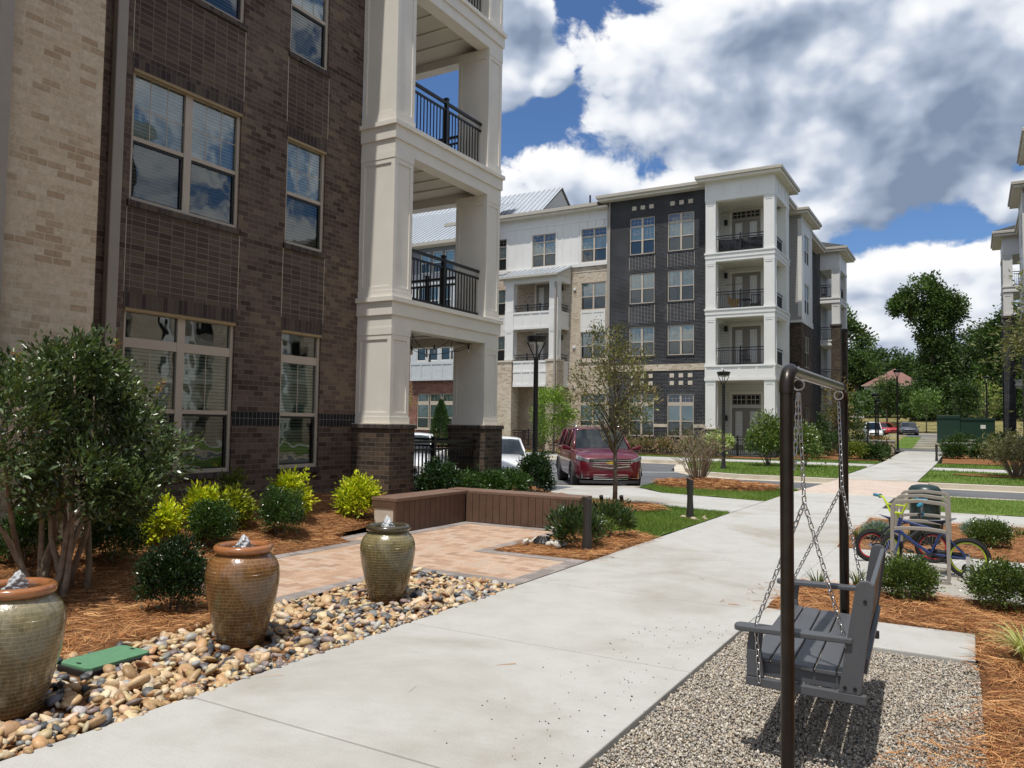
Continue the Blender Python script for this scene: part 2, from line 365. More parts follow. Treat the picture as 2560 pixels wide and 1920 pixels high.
def siding_lap(name, c, pitch=0.16):
    m, t, b = newmat(name); setb(b, Roughness=0.6)
    pos, u, v = wall_uv(t); f = mth(t, 'FRACT', mth(t, 'DIVIDE', v, pitch)); n = noise(t, pos, 3, 3)
    s = mth(t, 'LESS_THAN', f, 0.09)
    t.links.new(mix(t, s, ramp(t, n, [(0.3, tuple(x*0.94 for x in c)), (0.7, c)]), tuple(x*0.45 for x in c)), b.inputs['Base Color'])
    t.links.new(nd(t, 'ShaderNodeBump', {'Height': mth(t, 'SUBTRACT', 1.0, f), 'Strength': 0.6, 'Distance': 0.02}).outputs[0], b.inputs['Normal']); return m
M['lap_grey'] = siding_lap('grey lap siding', (0.40, 0.385, 0.355))
M['lap_white'] = siding_lap('white lap siding', (0.68, 0.67, 0.63))
# ---- ground materials
def concrete(name, c, stain, scale=1.0):
    m, t, b = newmat(name); setb(b, Roughness=0.85); b.inputs['Specular IOR Level'].default_value = 0.3
    g = nd(t, 'ShaderNodeNewGeometry').outputs['Position']
    n1 = noise(t, g, 0.55*scale, 5, 0.6, dist=0.6); n2 = noise(t, g, 3.5*scale, 6, 0.65); n3 = noise(t, g, 90, 3, 0.6)
    a = ramp(t, n1, [(0.34, stain), (0.52, c), (0.7, tuple(x*1.04 for x in c))])
    a = mix(t, 0.6, a, ramp(t, n2, [(0.3, (0.86, 0.85, 0.82)), (0.55, (1.0, 1.0, 1.0)), (0.8, (1.06, 1.06, 1.06))]), 'MULTIPLY')
    a = mix(t, 0.35, a, ramp(t, n3, [(0.3, (0.75, 0.75, 0.75)), (0.7, (1.2, 1.2, 1.2))]), 'MULTIPLY')
    # broom finish across the slab
    sp = nd(t, 'ShaderNodeSeparateXYZ', {0: g}); bv = nd(t, 'ShaderNodeCombineXYZ', {0: mth(t, 'MULTIPLY', sp.outputs[0], 2.5), 1: mth(t, 'MULTIPLY', sp.outputs[1], 130.0), 2: 0.0}).outputs[0]
    n4 = noise(t, bv, 1.0, 2, 0.5); a = mix(t, 0.16, a, ramp(t, n4, [(0.3, (0.8, 0.8, 0.8)), (0.7, (1.15, 1.15, 1.15))]), 'MULTIPLY')
    t.links.new(a, b.inputs['Base Color'])
    t.links.new(nd(t, 'ShaderNodeBump', {'Height': mth(t, 'ADD', n3, n4), 'Strength': 0.18, 'Distance': 0.004}).outputs[0], b.inputs['Normal']); return m
M['concrete'] = concrete('broomed concrete walk', (0.455, 0.45, 0.425), (0.365, 0.345, 0.305))
M['concrete_warm'] = concrete('warm concrete kerb', (0.55, 0.50, 0.41), (0.46, 0.39, 0.30))
def asphalt():
    m, t, b = newmat('asphalt'); setb(b, Roughness=0.9)
    g = nd(t, 'ShaderNodeNewGeometry').outputs['Position']; n1 = noise(t, g, 0.35, 4, 0.6); n2 = noise(t, g, 60, 3, 0.7)
    a = mix(t, 0.6, ramp(t, n1, [(0.35, (0.085, 0.088, 0.094)), (0.65, (0.13, 0.133, 0.14))]), ramp(t, n2, [(0.3, (0.6, 0.6, 0.6)), (0.7, (1.4, 1.4, 1.4))]), 'MULTIPLY')
    t.links.new(a, b.inputs['Base Color']); return m
M['asphalt'] = asphalt()
M['paint'] = plain('white road paint', (0.72, 0.72, 0.70), 0.6, var=0.15, scale=12, world=True)
def pavermat(name, cols, bw, rh, mortar, herring=False):
    m, t, b = newmat(name); setb(b, Roughness=0.85); b.inputs['Specular IOR Level'].default_value = 0.3
    g = nd(t, 'ShaderNodeNewGeometry').outputs['Position']; sp = nd(t, 'ShaderNodeSeparateXYZ', {0: g}); x, y = sp.outputs[0], sp.outputs[1]
    if herring:                                      # 90 degree herringbone of 2:1 pavers
        X = mth(t, 'DIVIDE', x, rh); Y = mth(t, 'DIVIDE', y, rh); ix = mth(t, 'FLOOR', X); iy = mth(t, 'FLOOR', Y)
        q = mth(t, 'FLOORED_MODULO', mth(t, 'SUBTRACT', ix, iy), 4.0)
        hor = mth(t, 'LESS_THAN', q, 1.5)             # cells 0,1 lie along x; 2,3 along y
        sx = mth(t, 'MULTIPLY', hor, mth(t, 'GREATER_THAN', q, 0.5)); isy = mth(t, 'GREATER_THAN', q, 2.5)
        cx = mth(t, 'SUBTRACT', ix, sx); cy = mth(t, 'SUBTRACT', iy, mth(t, 'MULTIPLY', mth(t, 'SUBTRACT', 1.0, hor), mth(t, 'SUBTRACT', 1.0, isy)))
        fx = mth(t, 'SUBTRACT', X, cx); fy = mth(t, 'SUBTRACT', Y, cy)
        e = 0.05
        mo = mth(t, 'MAXIMUM', mth(t, 'LESS_THAN', fx, e), mth(t, 'LESS_THAN', fy, e))
        cell = nd(t, 'ShaderNodeCombineXYZ', {0: cx, 1: cy}).outputs[0]
    else:
        v = mth(t, 'DIVIDE', y, rh); row = mth(t, 'FLOOR', v); u = mth(t, 'ADD', mth(t, 'DIVIDE', x, bw), mth(t, 'MULTIPLY', mth(t, 'FLOORED_MODULO', row, 2.0), 0.5))
        mo = mth(t, 'MAXIMUM', mth(t, 'LESS_THAN', mth(t, 'FRACT', u), 0.006/bw), mth(t, 'LESS_THAN', mth(t, 'FRACT', v), 0.006/rh))
        cell = nd(t, 'ShaderNodeCombineXYZ', {0: mth(t, 'FLOOR', u), 1: row}).outputs[0]
    wn = nd(t, 'ShaderNodeTexWhiteNoise', {0: cell}, noise_dimensions='2D'); n2 = noise(t, g, 30, 4, 0.6); n1 = noise(t, g, 1.2, 3, 0.5)
    key = mth(t, 'ADD', mth(t, 'MULTIPLY', wn.outputs[0], 0.75), mth(t, 'MULTIPLY', mth(t, 'SUBTRACT', n1, 0.38), 1.0), clamp=True)
    a = ramp(t, key, [((i+0.5)/len(cols), c) for i, c in enumerate(cols)])
    a = mix(t, 0.5, a, ramp(t, n2, [(0.3, (0.72, 0.72, 0.72)), (0.7, (1.2, 1.2, 1.2))]), 'MULTIPLY')
    t.links.new(mix(t, mo, a, mortar), b.inputs['Base Color'])
    t.links.new(nd(t, 'ShaderNodeBump', {'Height': mth(t, 'ADD', mth(t, 'SUBTRACT', 1.0, mo), mth(t, 'MULTIPLY', n2, 0.4)), 'Strength': 0.35, 'Distance': 0.006}).outputs[0], b.inputs['Normal']); return m
M['paver'] = pavermat('tan and pink clay pavers', [(0.36, 0.235, 0.165), (0.44, 0.29, 0.20), (0.50, 0.345, 0.245), (0.52, 0.385, 0.29), (0.47, 0.36, 0.28)], 0.2, 0.105, (0.30, 0.23, 0.17), herring=True)
M['paver_border'] = pavermat('grey border pavers', [(0.22, 0.19, 0.175), (0.28, 0.25, 0.23), (0.33, 0.29, 0.27)], 0.2, 0.2, (0.16, 0.14, 0.125))
M['paver_cross'] = pavermat('pale pink crossing pavers', [(0.50, 0.40, 0.33), (0.55, 0.45, 0.38), (0.58, 0.49, 0.42)], 0.2, 0.1, (0.36, 0.30, 0.25))
def attrmat(name, rough=0.7, spec=0.4, trans=0.0, gain=1.0, coat=0.0, bump=0.0):
    m, t, b = newmat(name); setb(b, Roughness=rough); b.inputs['Specular IOR Level'].default_value = spec
    a = nd(t, 'ShaderNodeAttribute', attribute_name='col'); t.links.new(a.outputs['Color'], b.inputs['Base Color'])
    if coat: b.inputs['Coat Weight'].default_value = coat
    if bump:
        n2 = noise(t, nd(t, 'ShaderNodeTexCoord').outputs['Object'], 70, 4, 0.6); t.links.new(nd(t, 'ShaderNodeBump', {'Height': n2, 'Strength': bump, 'Distance': 0.006}).outputs[0], b.inputs['Normal'])
        c = mix(t, 0.5, a.outputs['Color'], ramp(t, n2, [(0.3, (0.65, 0.65, 0.65)), (0.7, (1.3, 1.3, 1.3))]), 'MULTIPLY'); t.links.new(c, b.inputs['Base Color'])
    if trans:
        tl = nd(t, 'ShaderNodeBsdfTranslucent'); bright = mix(t, 1.0, a.outputs['Color'], (1.5, 1.7, 0.6), 'MULTIPLY'); t.links.new(bright, tl.inputs['Color'])
        mx = nd(t, 'ShaderNodeMixShader', {0: trans, 1: b.outputs[0], 2: tl.outputs[0]}); t.links.new(mx.outputs[0], t.nodes['Material Output'].inputs[0])
    return m
M['leaf'] = attrmat('foliage', 0.55, 0.35, 0.22)
M['leaf_gloss'] = attrmat('glossy foliage', 0.30, 0.5, 0.14)
M['straw'] = attrmat('pine straw', 0.75, 0.25, 0.0)
M['blade'] = attrmat('grass blade', 0.6, 0.3, 0.3)
M['pebble'] = attrmat('river pebble', 0.50, 0.45, bump=0.25)
M['gravel'] = attrmat('gravel', 0.8, 0.3)
M['bark'] = plain('grey brown bark', (0.15, 0.12, 0.095), 0.9, var=0.45, scale=18, bump=0.6, bscale=40)
M['bark_pale'] = plain('pale branch bark', (0.27, 0.21, 0.155), 0.85, var=0.35, scale=14, bump=0.5, bscale=50)
def soilmat(name, cs, scale=14):
    m, t, b = newmat(name); setb(b, Roughness=0.95); b.inputs['Specular IOR Level'].default_value = 0.15
    g = nd(t, 'ShaderNodeNewGeometry').outputs['Position']; n = noise(t, g, scale, 8, 0.7, dist=1.2); n1 = noise(t, g, 1.1, 3, 0.5)
    a = mix(t, 0.5, ramp(t, n, [(0.28+0.16*i, c) for i, c in enumerate(cs)]), ramp(t, n1, [(0.3, (0.72, 0.72, 0.72)), (0.7, (1.2, 1.2, 1.2))]), 'MULTIPLY')
    t.links.new(a, b.inputs['Base Color'])
    t.links.new(nd(t, 'ShaderNodeBump', {'Height': n, 'Strength': 0.9, 'Distance': 0.03}).outputs[0], b.inputs['Normal']); return m
M['mulch_soil'] = soilmat('pine straw bed', [(0.085, 0.035, 0.016), (0.19, 0.085, 0.036), (0.31, 0.155, 0.068), (0.40, 0.225, 0.11)])
M['gravel_bed'] = soilmat('gravel bed', [(0.12, 0.10, 0.085), (0.24, 0.21, 0.175), (0.38, 0.34, 0.29), (0.50, 0.455, 0.39)], 55)
M['wet_soil'] = soilmat('dark bed under pebbles', [(0.018, 0.015, 0.012), (0.04, 0.033, 0.026), (0.07, 0.055, 0.042)], 18)
M['turf'] = soilmat('mown turf', [(0.06, 0.105, 0.02), (0.10, 0.165, 0.03), (0.145, 0.215, 0.045)], 9)
M['turf_dry'] = soilmat('dry bank grass', [(0.085, 0.10, 0.030), (0.16, 0.15, 0.055), (0.27, 0.215, 0.105)], 0.55)
# ------------------------------------------------------------------ setting
TP = [(-1e4, 0), (44, 0), (56, 0.22), (66, 0.20), (80, 1.0), (100, 1.05), (122, 3.7), (145, 5.0), (220, 7.0), (600, 16.0)]
def T(y):
    for (a, za), (b, zb) in zip(TP, TP[1:]):
        if y <= b: return za+(zb-za)*(y-a)/(b-a)
    return TP[-1][1]
def Tz(x, y):                                         # the lot on the left climbs later than the steps do
    k = min(max((-7.0-x)/1.5, 0), 1); return T(y-17*k) if y < 130 else T(y)-(T(130)-T(113))*k*max(0, 1-(y-130)/60)
def slab(name, polys, mat, top=0.0, th=0.35, kind='structure', bevel=0.0, parent=None):
    mb = MB()
    for p in polys: mb.prism(p, (lambda x, y: T(y)+top-th), (lambda x, y: T(y)+top))
    o = mb.build(name, mat, parent, bevel=bevel)
    if kind: o['kind'] = kind
    return o
def rect(x0, x1, y0, y1): return [(x0, y0), (x1, y0), (x1, y1), (x0, y1)]
def rect_long(x0, x1, y0, y1):                        # split along y where the terrain bends
    ys = [y0]+[a for a, _ in TP if y0 < a < y1]+[y1]; return [rect(x0, x1, a, b) for a, b in zip(ys, ys[1:])]
# base terrain to the horizon
gx = np.array([-900, -300, -120, -60, -30, -14, -8.6, -6.9, 0, 8, 20, 60, 150, 400, 900.]); gy = np.array([-300, -80, -20, 0, 20, 44, 56, 66, 80, 100, 111, 122, 145, 220, 380, 600, 1500.])
V = []; 
for y in gy:
    for x in gx:
        z = Tz(x, min(y, 600))
        if y < 66: z -= 0.42
        else: z += (0.5*math.sin(x*0.06)+0.3*math.sin(x*0.021+y*0.05))*min(1, max(0, (y-100)/25))
        V.append((x, y, z))
nx = len(gx); Fq = [(j*nx+i, j*nx+i+1, (j+1)*nx+i+1, (j+1)*nx+i) for j in range(len(gy)-1) for i in range(nx-1)]
npmesh('ground', V, Fq, M['turf_dry'])['kind'] = 'structure'
# main walk: slabs with tooled joints
js = [-4.0, -2.1, 0.0, 1.06, 3.16, 5.26, 7.36, 9.46, 11.56, 13.66, 15.76, 17.86, 19.96, 21.45]
slab('path', [rect(-4.05, -1.66, a+0.006, b-0.006) for a, b in zip(js, js[1:])], M['concrete'], bevel=0.008)
slab('path_joint_filler', [rect(-4.04, -1.67, -4, 21.4)], plain('dark joint', (0.16, 0.145, 0.125), 0.9), top=-0.012, th=0.2)
js = [28.45]+[28.45+1.95*i for i in range(1, 9)]+[46, 48, 50, 52, 54, 56, 58, 60]
slab('path', [rect(-3.95, -1.55, a+0.006, b-0.006) for a, b in zip(js, js[1:])], M['concrete'], th=0.3)
slab('crosswalk', [[(-4.05, 21.75), (-1.2, 21.75), (-1.2, 28.1), (-3.85, 28.1)]], M['paver_cross'], top=-0.015)
slab('crosswalk_edge', [rect(-4.05, -1.2, 21.46, 21.745), rect(-3.9, -1.2, 28.105, 28.44)], M['concrete_warm'], top=-0.008)
slab('swing_pad', [rect(-1.655, 0.0, 6.64, 7.5)], M['concrete'], bevel=0.01)
slab('bike_pad', [rect(-1.655, 3.4, 8.95, 11.85), rect(3.41, 12, 8.95, 11.85)], M['concrete'])
slab('sidewalk', [rect(-1.655+3*i, 1.335+3*i, 16.05, 18.2) for i in range(14)], M['concrete'])
kd = Vector((math.cos(rad(34)), math.sin(rad(34)))); K0 = Vector((-9.0, 19.55))
def kp(s, off=0): q = K0+kd*s+Vector((-kd.y, kd.x))*off; return (q.x, q.y)
slab('parking_sidewalk', [[kp(-13), kp(1.2), (-6.7, 18.85), (-4.06, 18.2), (-4.06, 15.32), (-6.3, 15.95), (-7.65, 16.3), (-8.1, 15.6), (-14, 15.2), (-18, 10.0)]], M['concrete'])
slab('kerb', [[kp(-13, 0.01), kp(1.45, 0.01), kp(1.45, 0.16), kp(-13, 0.16)]], M['concrete_warm'], top=0.004)
slab('road', [rect(-9, 80, 22.55, 27.6), [(-9, 22.55), (-9, 29.2), (-10.8, 31.5), (-12.1, 36.4), (-80, 36.4), (-80, 5), (-19, 10.4), kp(-12.5, 0.17), kp(1.2, 0.17), (-7.9, 22.55)]], M['asphalt'], top=-0.16, th=0.2)
slab('kerb', [[(-8.0, 22.3), (-4.05, 22.25), (-4.05, 22.5), (-8.0, 22.56)], rect(-1.2, 60, 22.3, 22.54)], M['concrete_warm'], top=0.01)
far_k = [(-3.9, 28.02), (-7.2, 28.05), (-8.6, 28.7), (-9.9, 30.6), (-11.2, 34.4), (-11.9, 36.9), (-40, 37.3)]
mbk = MB(); mbg = MB()
for (x0, y0), (x1, y1) in zip(far_k, far_k[1:]):
    n = Vector((y1-y0, -(x1-x0))).normalized()*-1          # towards the lawn side is +n? kept simple: both rows follow the polyline
    mbk.prism([(x0, y0), (x1, y1), (x1-n.x*0.16, y1-n.y*0.16), (x0-n.x*0.16, y0-n.y*0.16)], -0.3, 0.005)
    mbg.prism([(x0, y0), (x1, y1), (x1+n.x*0.42, y1+n.y*0.42), (x0+n.x*0.42, y0+n.y*0.42)], -0.3, -0.15)
mbk.prism(rect(-1.2, 60, 28.02, 28.2), -0.3, 0.005); mbg.prism(rect(-1.2, 60, 27.6, 28.015), -0.3, -0.15)
mbk.build('kerb', M['concrete_warm'], kind='structure', bevel=0.015); mbg.build('gutter', M['concrete_warm'], kind='structure')
slab('sidewalk', [rect(-1.5, 40, 36.4, 39.7), rect(-60, -4.0, 37.5, 41.0)], M['concrete'], th=0.3)
slab('parking_line', [[kp(-1.35+2.75*i, 0.5), kp(-1.25+2.75*i, 0.5), kp(-1.25+2.75*i, 5.2), kp(-1.35+2.75*i, 5.2)] for i in range(-3, 2)]+[[kp(-6, 9.4), kp(6, 9.4), kp(6, 9.52), kp(-6, 9.52)]], M['paint'], top=-0.155, th=0.003)
# far cross street, steps, upper lot
slab('road', rect_long(-7.9, 1.5, 60.0, 66.3), M['asphalt'], top=0.02, th=0.1)
slab('car_park', [rect(-6.9, 60, 81, 100)], M['asphalt'], top=0.03, th=0.1)
slab('kerb', [rect(-6.9, 60, 100, 100.3), rect(-6.9, -5.2, 80.5, 81), rect(-2.6, 60, 80.5, 81)], M['concrete_warm'], top=0.18, th=0.3)
# paver court
pav = [(-7.4, 5.82), (-6.98, 5.42), (-5.9, 4.82), (-5.43, 5.16), (-5.43, 7.08), (-4.054, 7.08), (-4.054, 8.8), (-5.4, 8.8), (-5.4, 11.1), (-7.39, 11.1), (-7.39, 9.1), (-7.85, 9.1), (-7.8, 8.3), (-7.4, 8.3)]
slab('paver_court', [pav], M['paver'], top=0.0)
bd = 0.2; t_ = 0.004
slab('paver_border', [rect(-5.43-bd, -5.43, 5.2, 7.08+bd), rect(-5.43, -4.054-bd, 7.08, 7.08+bd), rect(-4.054-bd, -4.054, 7.08, 8.8), rect(-5.4-bd, -4.054-bd, 8.8-bd, 8.8), rect(-5.4-bd, -5.4, 8.8, 11.1-bd), rect(-7.39, -5.4, 11.1-bd, 11.1),
     rect(-7.39, -7.39+bd, 8.3, 11.1-bd), [(-7.4, 5.82), (-6.98, 5.42), (-6.86, 5.58), (-7.2, 5.92), (-7.2, 8.3), (-7.4, 8.3)], [(-6.98, 5.42), (-5.9, 4.82), (-5.43, 5.16), (-5.6, 5.2), (-5.9, 5.03), (-6.86, 5.58)], [(-7.8, 8.3), (-7.4, 8.3), (-7.4, 8.5), (-7.62, 8.5), (-7.62, 9.1), (-7.85, 9.1)]], M['paver_border'], top=t_, th=0.3)
# ---- soft beds: bumpy sheets with straw on them
def bedz(x, y): return min(max((-7.4-x)*0.24, 0), 0.40) if y < 20 else 0.0
def bump2(X, Y, s=1.0): return 0.022*np.sin(X*3.1*s+1.3*np.sin(Y*2.3*s))*np.cos(Y*2.7*s)+0.012*np.sin(X*9.0*s+Y*7.0*s)
def sheet(name, polys, mat, cell, zf, kind='stuff', edge=0.0):
    V = []; F = []
    for poly in polys:
        p = np.array(poly); lo = p.min(0)-cell; hi = p.max(0)+cell
        xs = np.arange(lo[0], hi[0]+cell, cell); ys = np.arange(lo[1], hi[1]+cell, cell); X, Y = np.meshgrid(xs, ys)
        cx, cy = np.meshgrid(xs[:-1]+cell/2, ys[:-1]+cell/2); ins = inpoly(poly, cx, cy)
        # clip the boundary cells by snapping their outer vertices onto the outline
        base = len(V); idx = -np.ones(X.shape, int)
        pin = inpoly(poly, X, Y)
        segs = [(np.array(poly[i]), np.array(poly[(i+1) % len(poly)])) for i in range(len(poly))]
        def put(j, i):
            if idx[j, i] < 0:
                x, y = X[j, i], Y[j, i]
                if not pin[j, i]:
                    best = None; q = np.array((x, y))
                    for a, b in segs:
                        ab = b-a; t = np.clip(np.dot(q-a, ab)/np.dot(ab, ab), 0, 1); c = a+ab*t; dd = np.dot(q-c, q-c)
                        if best is None or dd < best[0]: best = (dd, c)
                    x, y = best[1]
                idx[j, i] = len(V); V.append((x, y, float(zf(x, y))-(edge if not pin[j, i] else 0)))
            return idx[j, i]
        for j in range(ins.shape[0]):
            for i in range(ins.shape[1]):
                if ins[j, i] or pin[j:j+2, i:i+2].any():
                    q = [put(j, i), put(j, i+1), put(j+1, i+1), put(j+1, i)]
                    F.append(q)
    o = npmesh(name, V, F, mat, smooth=True)
    if kind: o['kind'] = kind
    return o
bed_left = [(-9.6, -3), (-5.38, -3), (-5.38, 4.62), (-5.88, 4.8), (-6.97, 5.4), (-7.4, 5.8), (-7.4, 8.3), (-7.8, 8.32), (-7.86, 9.2), (-7.86, 11.56), (-7.6, 11.56), (-7.6, 16.25), (-8.05, 15.55), (-9.6, 15.3)]
bed_isle = [(-5.4, 8.8), (-4.06, 8.8), (-4.06, 11.15), (-4.5, 11.45), (-5.3, 11.5), (-5.4, 11.0)]
bed_r1 = [(-1.65, 7.5), (0.0, 7.5), (0.03, 6.0), (0.06, 3.5), (0.0, -2), (7, -2), (7, 8.94), (-1.65, 8.94)]
bed_r2 = [(-1.65, 11.86), (9, 11.86), (9, 16.04), (-1.65, 16.04)]
ring_tree = [(-6.2+0.95*math.cos(a)*(1+0.12*math.sin(3*a)), 14.75+0.75*math.sin(a)*(1+0.1*math.cos(2*a))) for a in np.linspace(0, 2*math.pi, 16, endpoint=False)]
ring_isle = [(-6.1+1.75*math.cos(a)*(1+0.1*math.sin(3*a)), 21.2+0.85*math.sin(a)) for a in np.linspace(0, 2*math.pi, 18, endpoint=False)]
ring_far = [(0.9+1.6*math.cos(a), 33.4+1.0*math.sin(a)) for a in np.linspace(0, 2*math.pi, 14, endpoint=False)]
zl = lambda x, y: bedz(x, y)+0.012+bump2(x, y)
slab('soil', [rect(-9.6, -4.1, -4, 17), rect(0.07, 14, -2, 7.5), rect(-1.64, 14, 7.505, 8.94), rect(-1.64, 14, 11.87, 16.0)], M['mulch_soil'], top=-0.035, th=0.2)
sheet('pine_straw_bed', [bed_left, bed_isle, bed_r1, bed_r2], M['mulch_soil'], 0.12, zl, edge=0.05)
sheet('pine_straw_ring', [ring_tree], M['mulch_soil'], 0.12, lambda x, y: 0.045+0.05*max(0, 1-math.hypot((x+6.2)/0.95, (y-14.75)/0.75))+bump2(x, y), edge=0.06)
sheet('pine_straw_ring', [ring_isle], M['mulch_soil'], 0.2, lambda x, y: 0.06+0.16*max(0, 1-math.hypot((x+6.1)/1.75, (y-21.2)/0.85))+bump2(x, y), edge=0.1)
sheet('pine_straw_ring', [ring_far], M['mulch_soil'], 0.3, lambda x, y: 0.05)
sheet('pine_straw_bed', [[(-30, 42.3), (-13.4, 42.6), (-13.2, 41.6), (-9, 41.6), (-8.2, 43.2), (-4.2, 44.4), (-4.2, 54), (-9, 58), (-9, 44), (-30, 44.8)], [(-1.3, 43.8), (6, 43.8), (6, 54), (-1.5, 54)]], M['mulch_soil'], 0.6, lambda x, y: T(y)+0.05)
STR = np.array([(0.50, 0.245, 0.09), (0.42, 0.185, 0.065), (0.33, 0.13, 0.048), (0.60, 0.34, 0.15), (0.55, 0.30, 0.13), (0.24, 0.095, 0.04)])
def needles(name, polys_counts, zf, L=(0.09, 0.2), w=0.0036, lift=0.03):
    P = np.vstack([sample_poly(p, n) for p, n in polys_counts]); n = len(P)
    # needles lie in loose swirls
    th = 2.6*np.sin(P[:, 0]*2.1+0.7)*np.cos(P[:, 1]*1.9)+rng.normal(0, 0.9, n); l = rng.uniform(*L, n); cv = rng.normal(0, 0.35, n)
    d = np.stack([np.cos(th), np.sin(th)], 1); e = np.stack([np.cos(th+cv), np.sin(th+cv)], 1); s = np.stack([-np.sin(th), np.cos(th)], 1)*w*rng.uniform(0.7, 1.3, (n, 1))*0.5
    z0 = np.array([zf(x, y) for x, y in P])+rng.uniform(0.004, lift, n); dz = rng.normal(0, 0.10, (n, 2))*l[:, None]*0.5
    a = P; b = P+d*l[:, None]*0.5; c = b+e*l[:, None]*0.5
    z1 = np.maximum(z0+dz[:, 0], z0-0.006); z2 = np.maximum(z1+dz[:, 1], z0-0.012)
    tw = rng.normal(0, 0.5, n)*w
    pts = [np.column_stack([a-s, z0]), np.column_stack([a+s, z0+tw]), np.column_stack([b+s, z1+tw]), np.column_stack([b-s, z1]), np.column_stack([c+s*0.4, z2+tw*0.4]), np.column_stack([c-s*0.4, z2])]
    V = np.stack(pts, 1).reshape(-1, 3); i = np.arange(n)*6
    F = np.concatenate([np.stack([i, i+1, i+2, i+3], 1), np.stack([i+3, i+2, i+4, i+5], 1)])
    col = STR[rng.integers(0, len(STR), n)]*rng.uniform(0.75, 1.2, (n, 1))
    npmesh(name, V, F, M['straw'], col=np.repeat(col, 6, 0))['kind'] = 'stuff'
near_l = [(-9.6, 1.5), (-5.36, 1.5), (-5.36, 4.64), (-5.88, 4.8), (-6.97, 5.4), (-7.4, 5.8), (-7.4, 8.3), (-7.8, 8.32), (-7.86, 9.2), (-7.86, 11.5), (-9.6, 11.5)]
needles('pine_straw', [(near_l, 26000), (bed_isle, 7000), ([(-1.68, 7.5), (0.0, 7.5), (0.02, 6.0), (0.03, 2.5), (2.2, 2.5), (2.6, 8.97), (-1.68, 8.97)], 26000), ([(-1.72, 11.84), (4, 11.84), (4, 16.1), (-1.7, 16.1)], 10000), (ring_tree, 2500)], zl)
needles('pine_straw', [([(-6.2+1.05*math.cos(a), 14.75+0.85*math.sin(a)) for a in np.linspace(0, 6.2, 14)], 1500)], lambda x, y: 0.05, L=(0.12, 0.22), w=0.006, lift=0.06)
needles('pine_straw', [(ring_isle, 3500)], lambda x, y: 0.07+0.14*max(0, 1-math.hypot((x+6.1)/1.75, (y-21.2)/0.85)), L=(0.12, 0.25), w=0.008, lift=0.09)
needles('loose_pine_straw', [([(-0.5, 4.2), (0.05, 4.2), (0.05, 5.6), (-0.3, 5.2)], 260), ([(-2.1, 7.3), (-1.62, 7.3), (-1.62, 9.0), (-2.0, 8.6)], 46), ([(-4.05, 2.5), (-1.7, 2.5), (-1.7, 14), (-4.05, 14)], 16), ([(-4.15, 8.8), (-3.95, 8.8), (-3.95, 11), (-4.15, 11)], 80)], lambda x, y: 0.004, lift=0.006)
# ---- lawns
lawn_a = [(-7.62, 11.58), (-5.32, 11.58), (-4.5, 11.45), (-4.06, 11.15), (-4.06, 15.3), (-6.3, 15.93), (-7.62, 16.25)]
lawn_b = [kp(1.35, -0.1), (-6.66, 18.87), (-4.06, 18.25), (-4.06, 22.25), (-8.0, 22.3)]
lawn_c = rect(-1.19, 22, 18.22, 22.3); lawn_d = [(-3.97, 28.2), (-7.2, 28.22), (-8.5, 28.85), (-9.75, 30.7), (-11.05, 34.5), (-11.7, 37.0), (-11.5, 37.48), (-3.97, 37.48)]
lawn_e = rect(-1.5, 30, 28.22, 36.38); lawn_f = [(-4.0, 41.02), (-4.0, 44.3), (-8, 43.1), (-9, 41.5), (-13.2, 41.5), (-13.4, 42.5), (-30, 42.2), (-30, 41.02)]; lawn_g = rect(-1.5, 30, 39.72, 43.8)
sheet('grass', [lawn_a, lawn_b, lawn_c], M['turf'], 0.2, lambda x, y: 0.006+0.4*bump2(x, y))
sheet('grass', [lawn_d, lawn_e, lawn_f, lawn_g, rect(-5.4, -3.95, 66.5, 80), rect(-1.25, 12, 66.4, 80)], M['turf'], 0.8, lambda x, y: T(y)+0.02)
def grass(name, pc, h, w, zf=lambda x, y: 0.0):
    P = np.vstack([sample_poly(p, n) for p, n in pc]); n = len(P)
    th = rng.uniform(0, 2*math.pi, n); hh = h*rng.uniform(0.55, 1.25, n)*(1+0.25*np.sin(P[:, 0]*1.7)*np.cos(P[:, 1]*1.3)); s = np.stack([np.cos(th), np.sin(th)], 1)*w*0.5
    ln_ = np.stack([np.cos(th+1.57), np.sin(th+1.57)], 1)*(hh*rng.normal(0, 0.45, n))[:, None]; z0 = np.array([T(y)+0.0 for x, y in P])
    V = np.stack([np.column_stack([P-s, z0-0.01]), np.column_stack([P+s, z0-0.01]), np.column_stack([P+ln_, z0+hh])], 1).reshape(-1, 3)
    F = np.arange(3*n).reshape(n, 3)
    patch = 0.5+0.5*np.sin(P[:, 0]*1.1+2*np.sin(P[:, 1]*0.7))
    col = np.array([(0.095, 0.165, 0.026)])*(1-patch[:, None])+np.array([(0.150, 0.215, 0.042)])*patch[:, None]; col = col*rng.uniform(0.7, 1.35, (n, 1)); dry = rng.random(n) < 0.06; col[dry] = (0.28, 0.25, 0.10)
    npmesh(name, V, F, M['blade'], col=np.repeat(col, 3, 0))['kind'] = 'stuff'
grass('grass_blades', [(lawn_a, 46000), (lawn_b, 26000), (rect(-1.19, 8, 18.22, 22.3), 24000)], 0.055, 0.010)
grass('grass_blades', [(lawn_d, 16000), (rect(-1.5, 10, 28.22, 36.38), 16000), (lawn_f, 8000), (rect(-1.5, 9, 39.72, 43.8), 6000), (rect(-5.4, -3.95, 66.5, 80), 1500)], 0.08, 0.03)
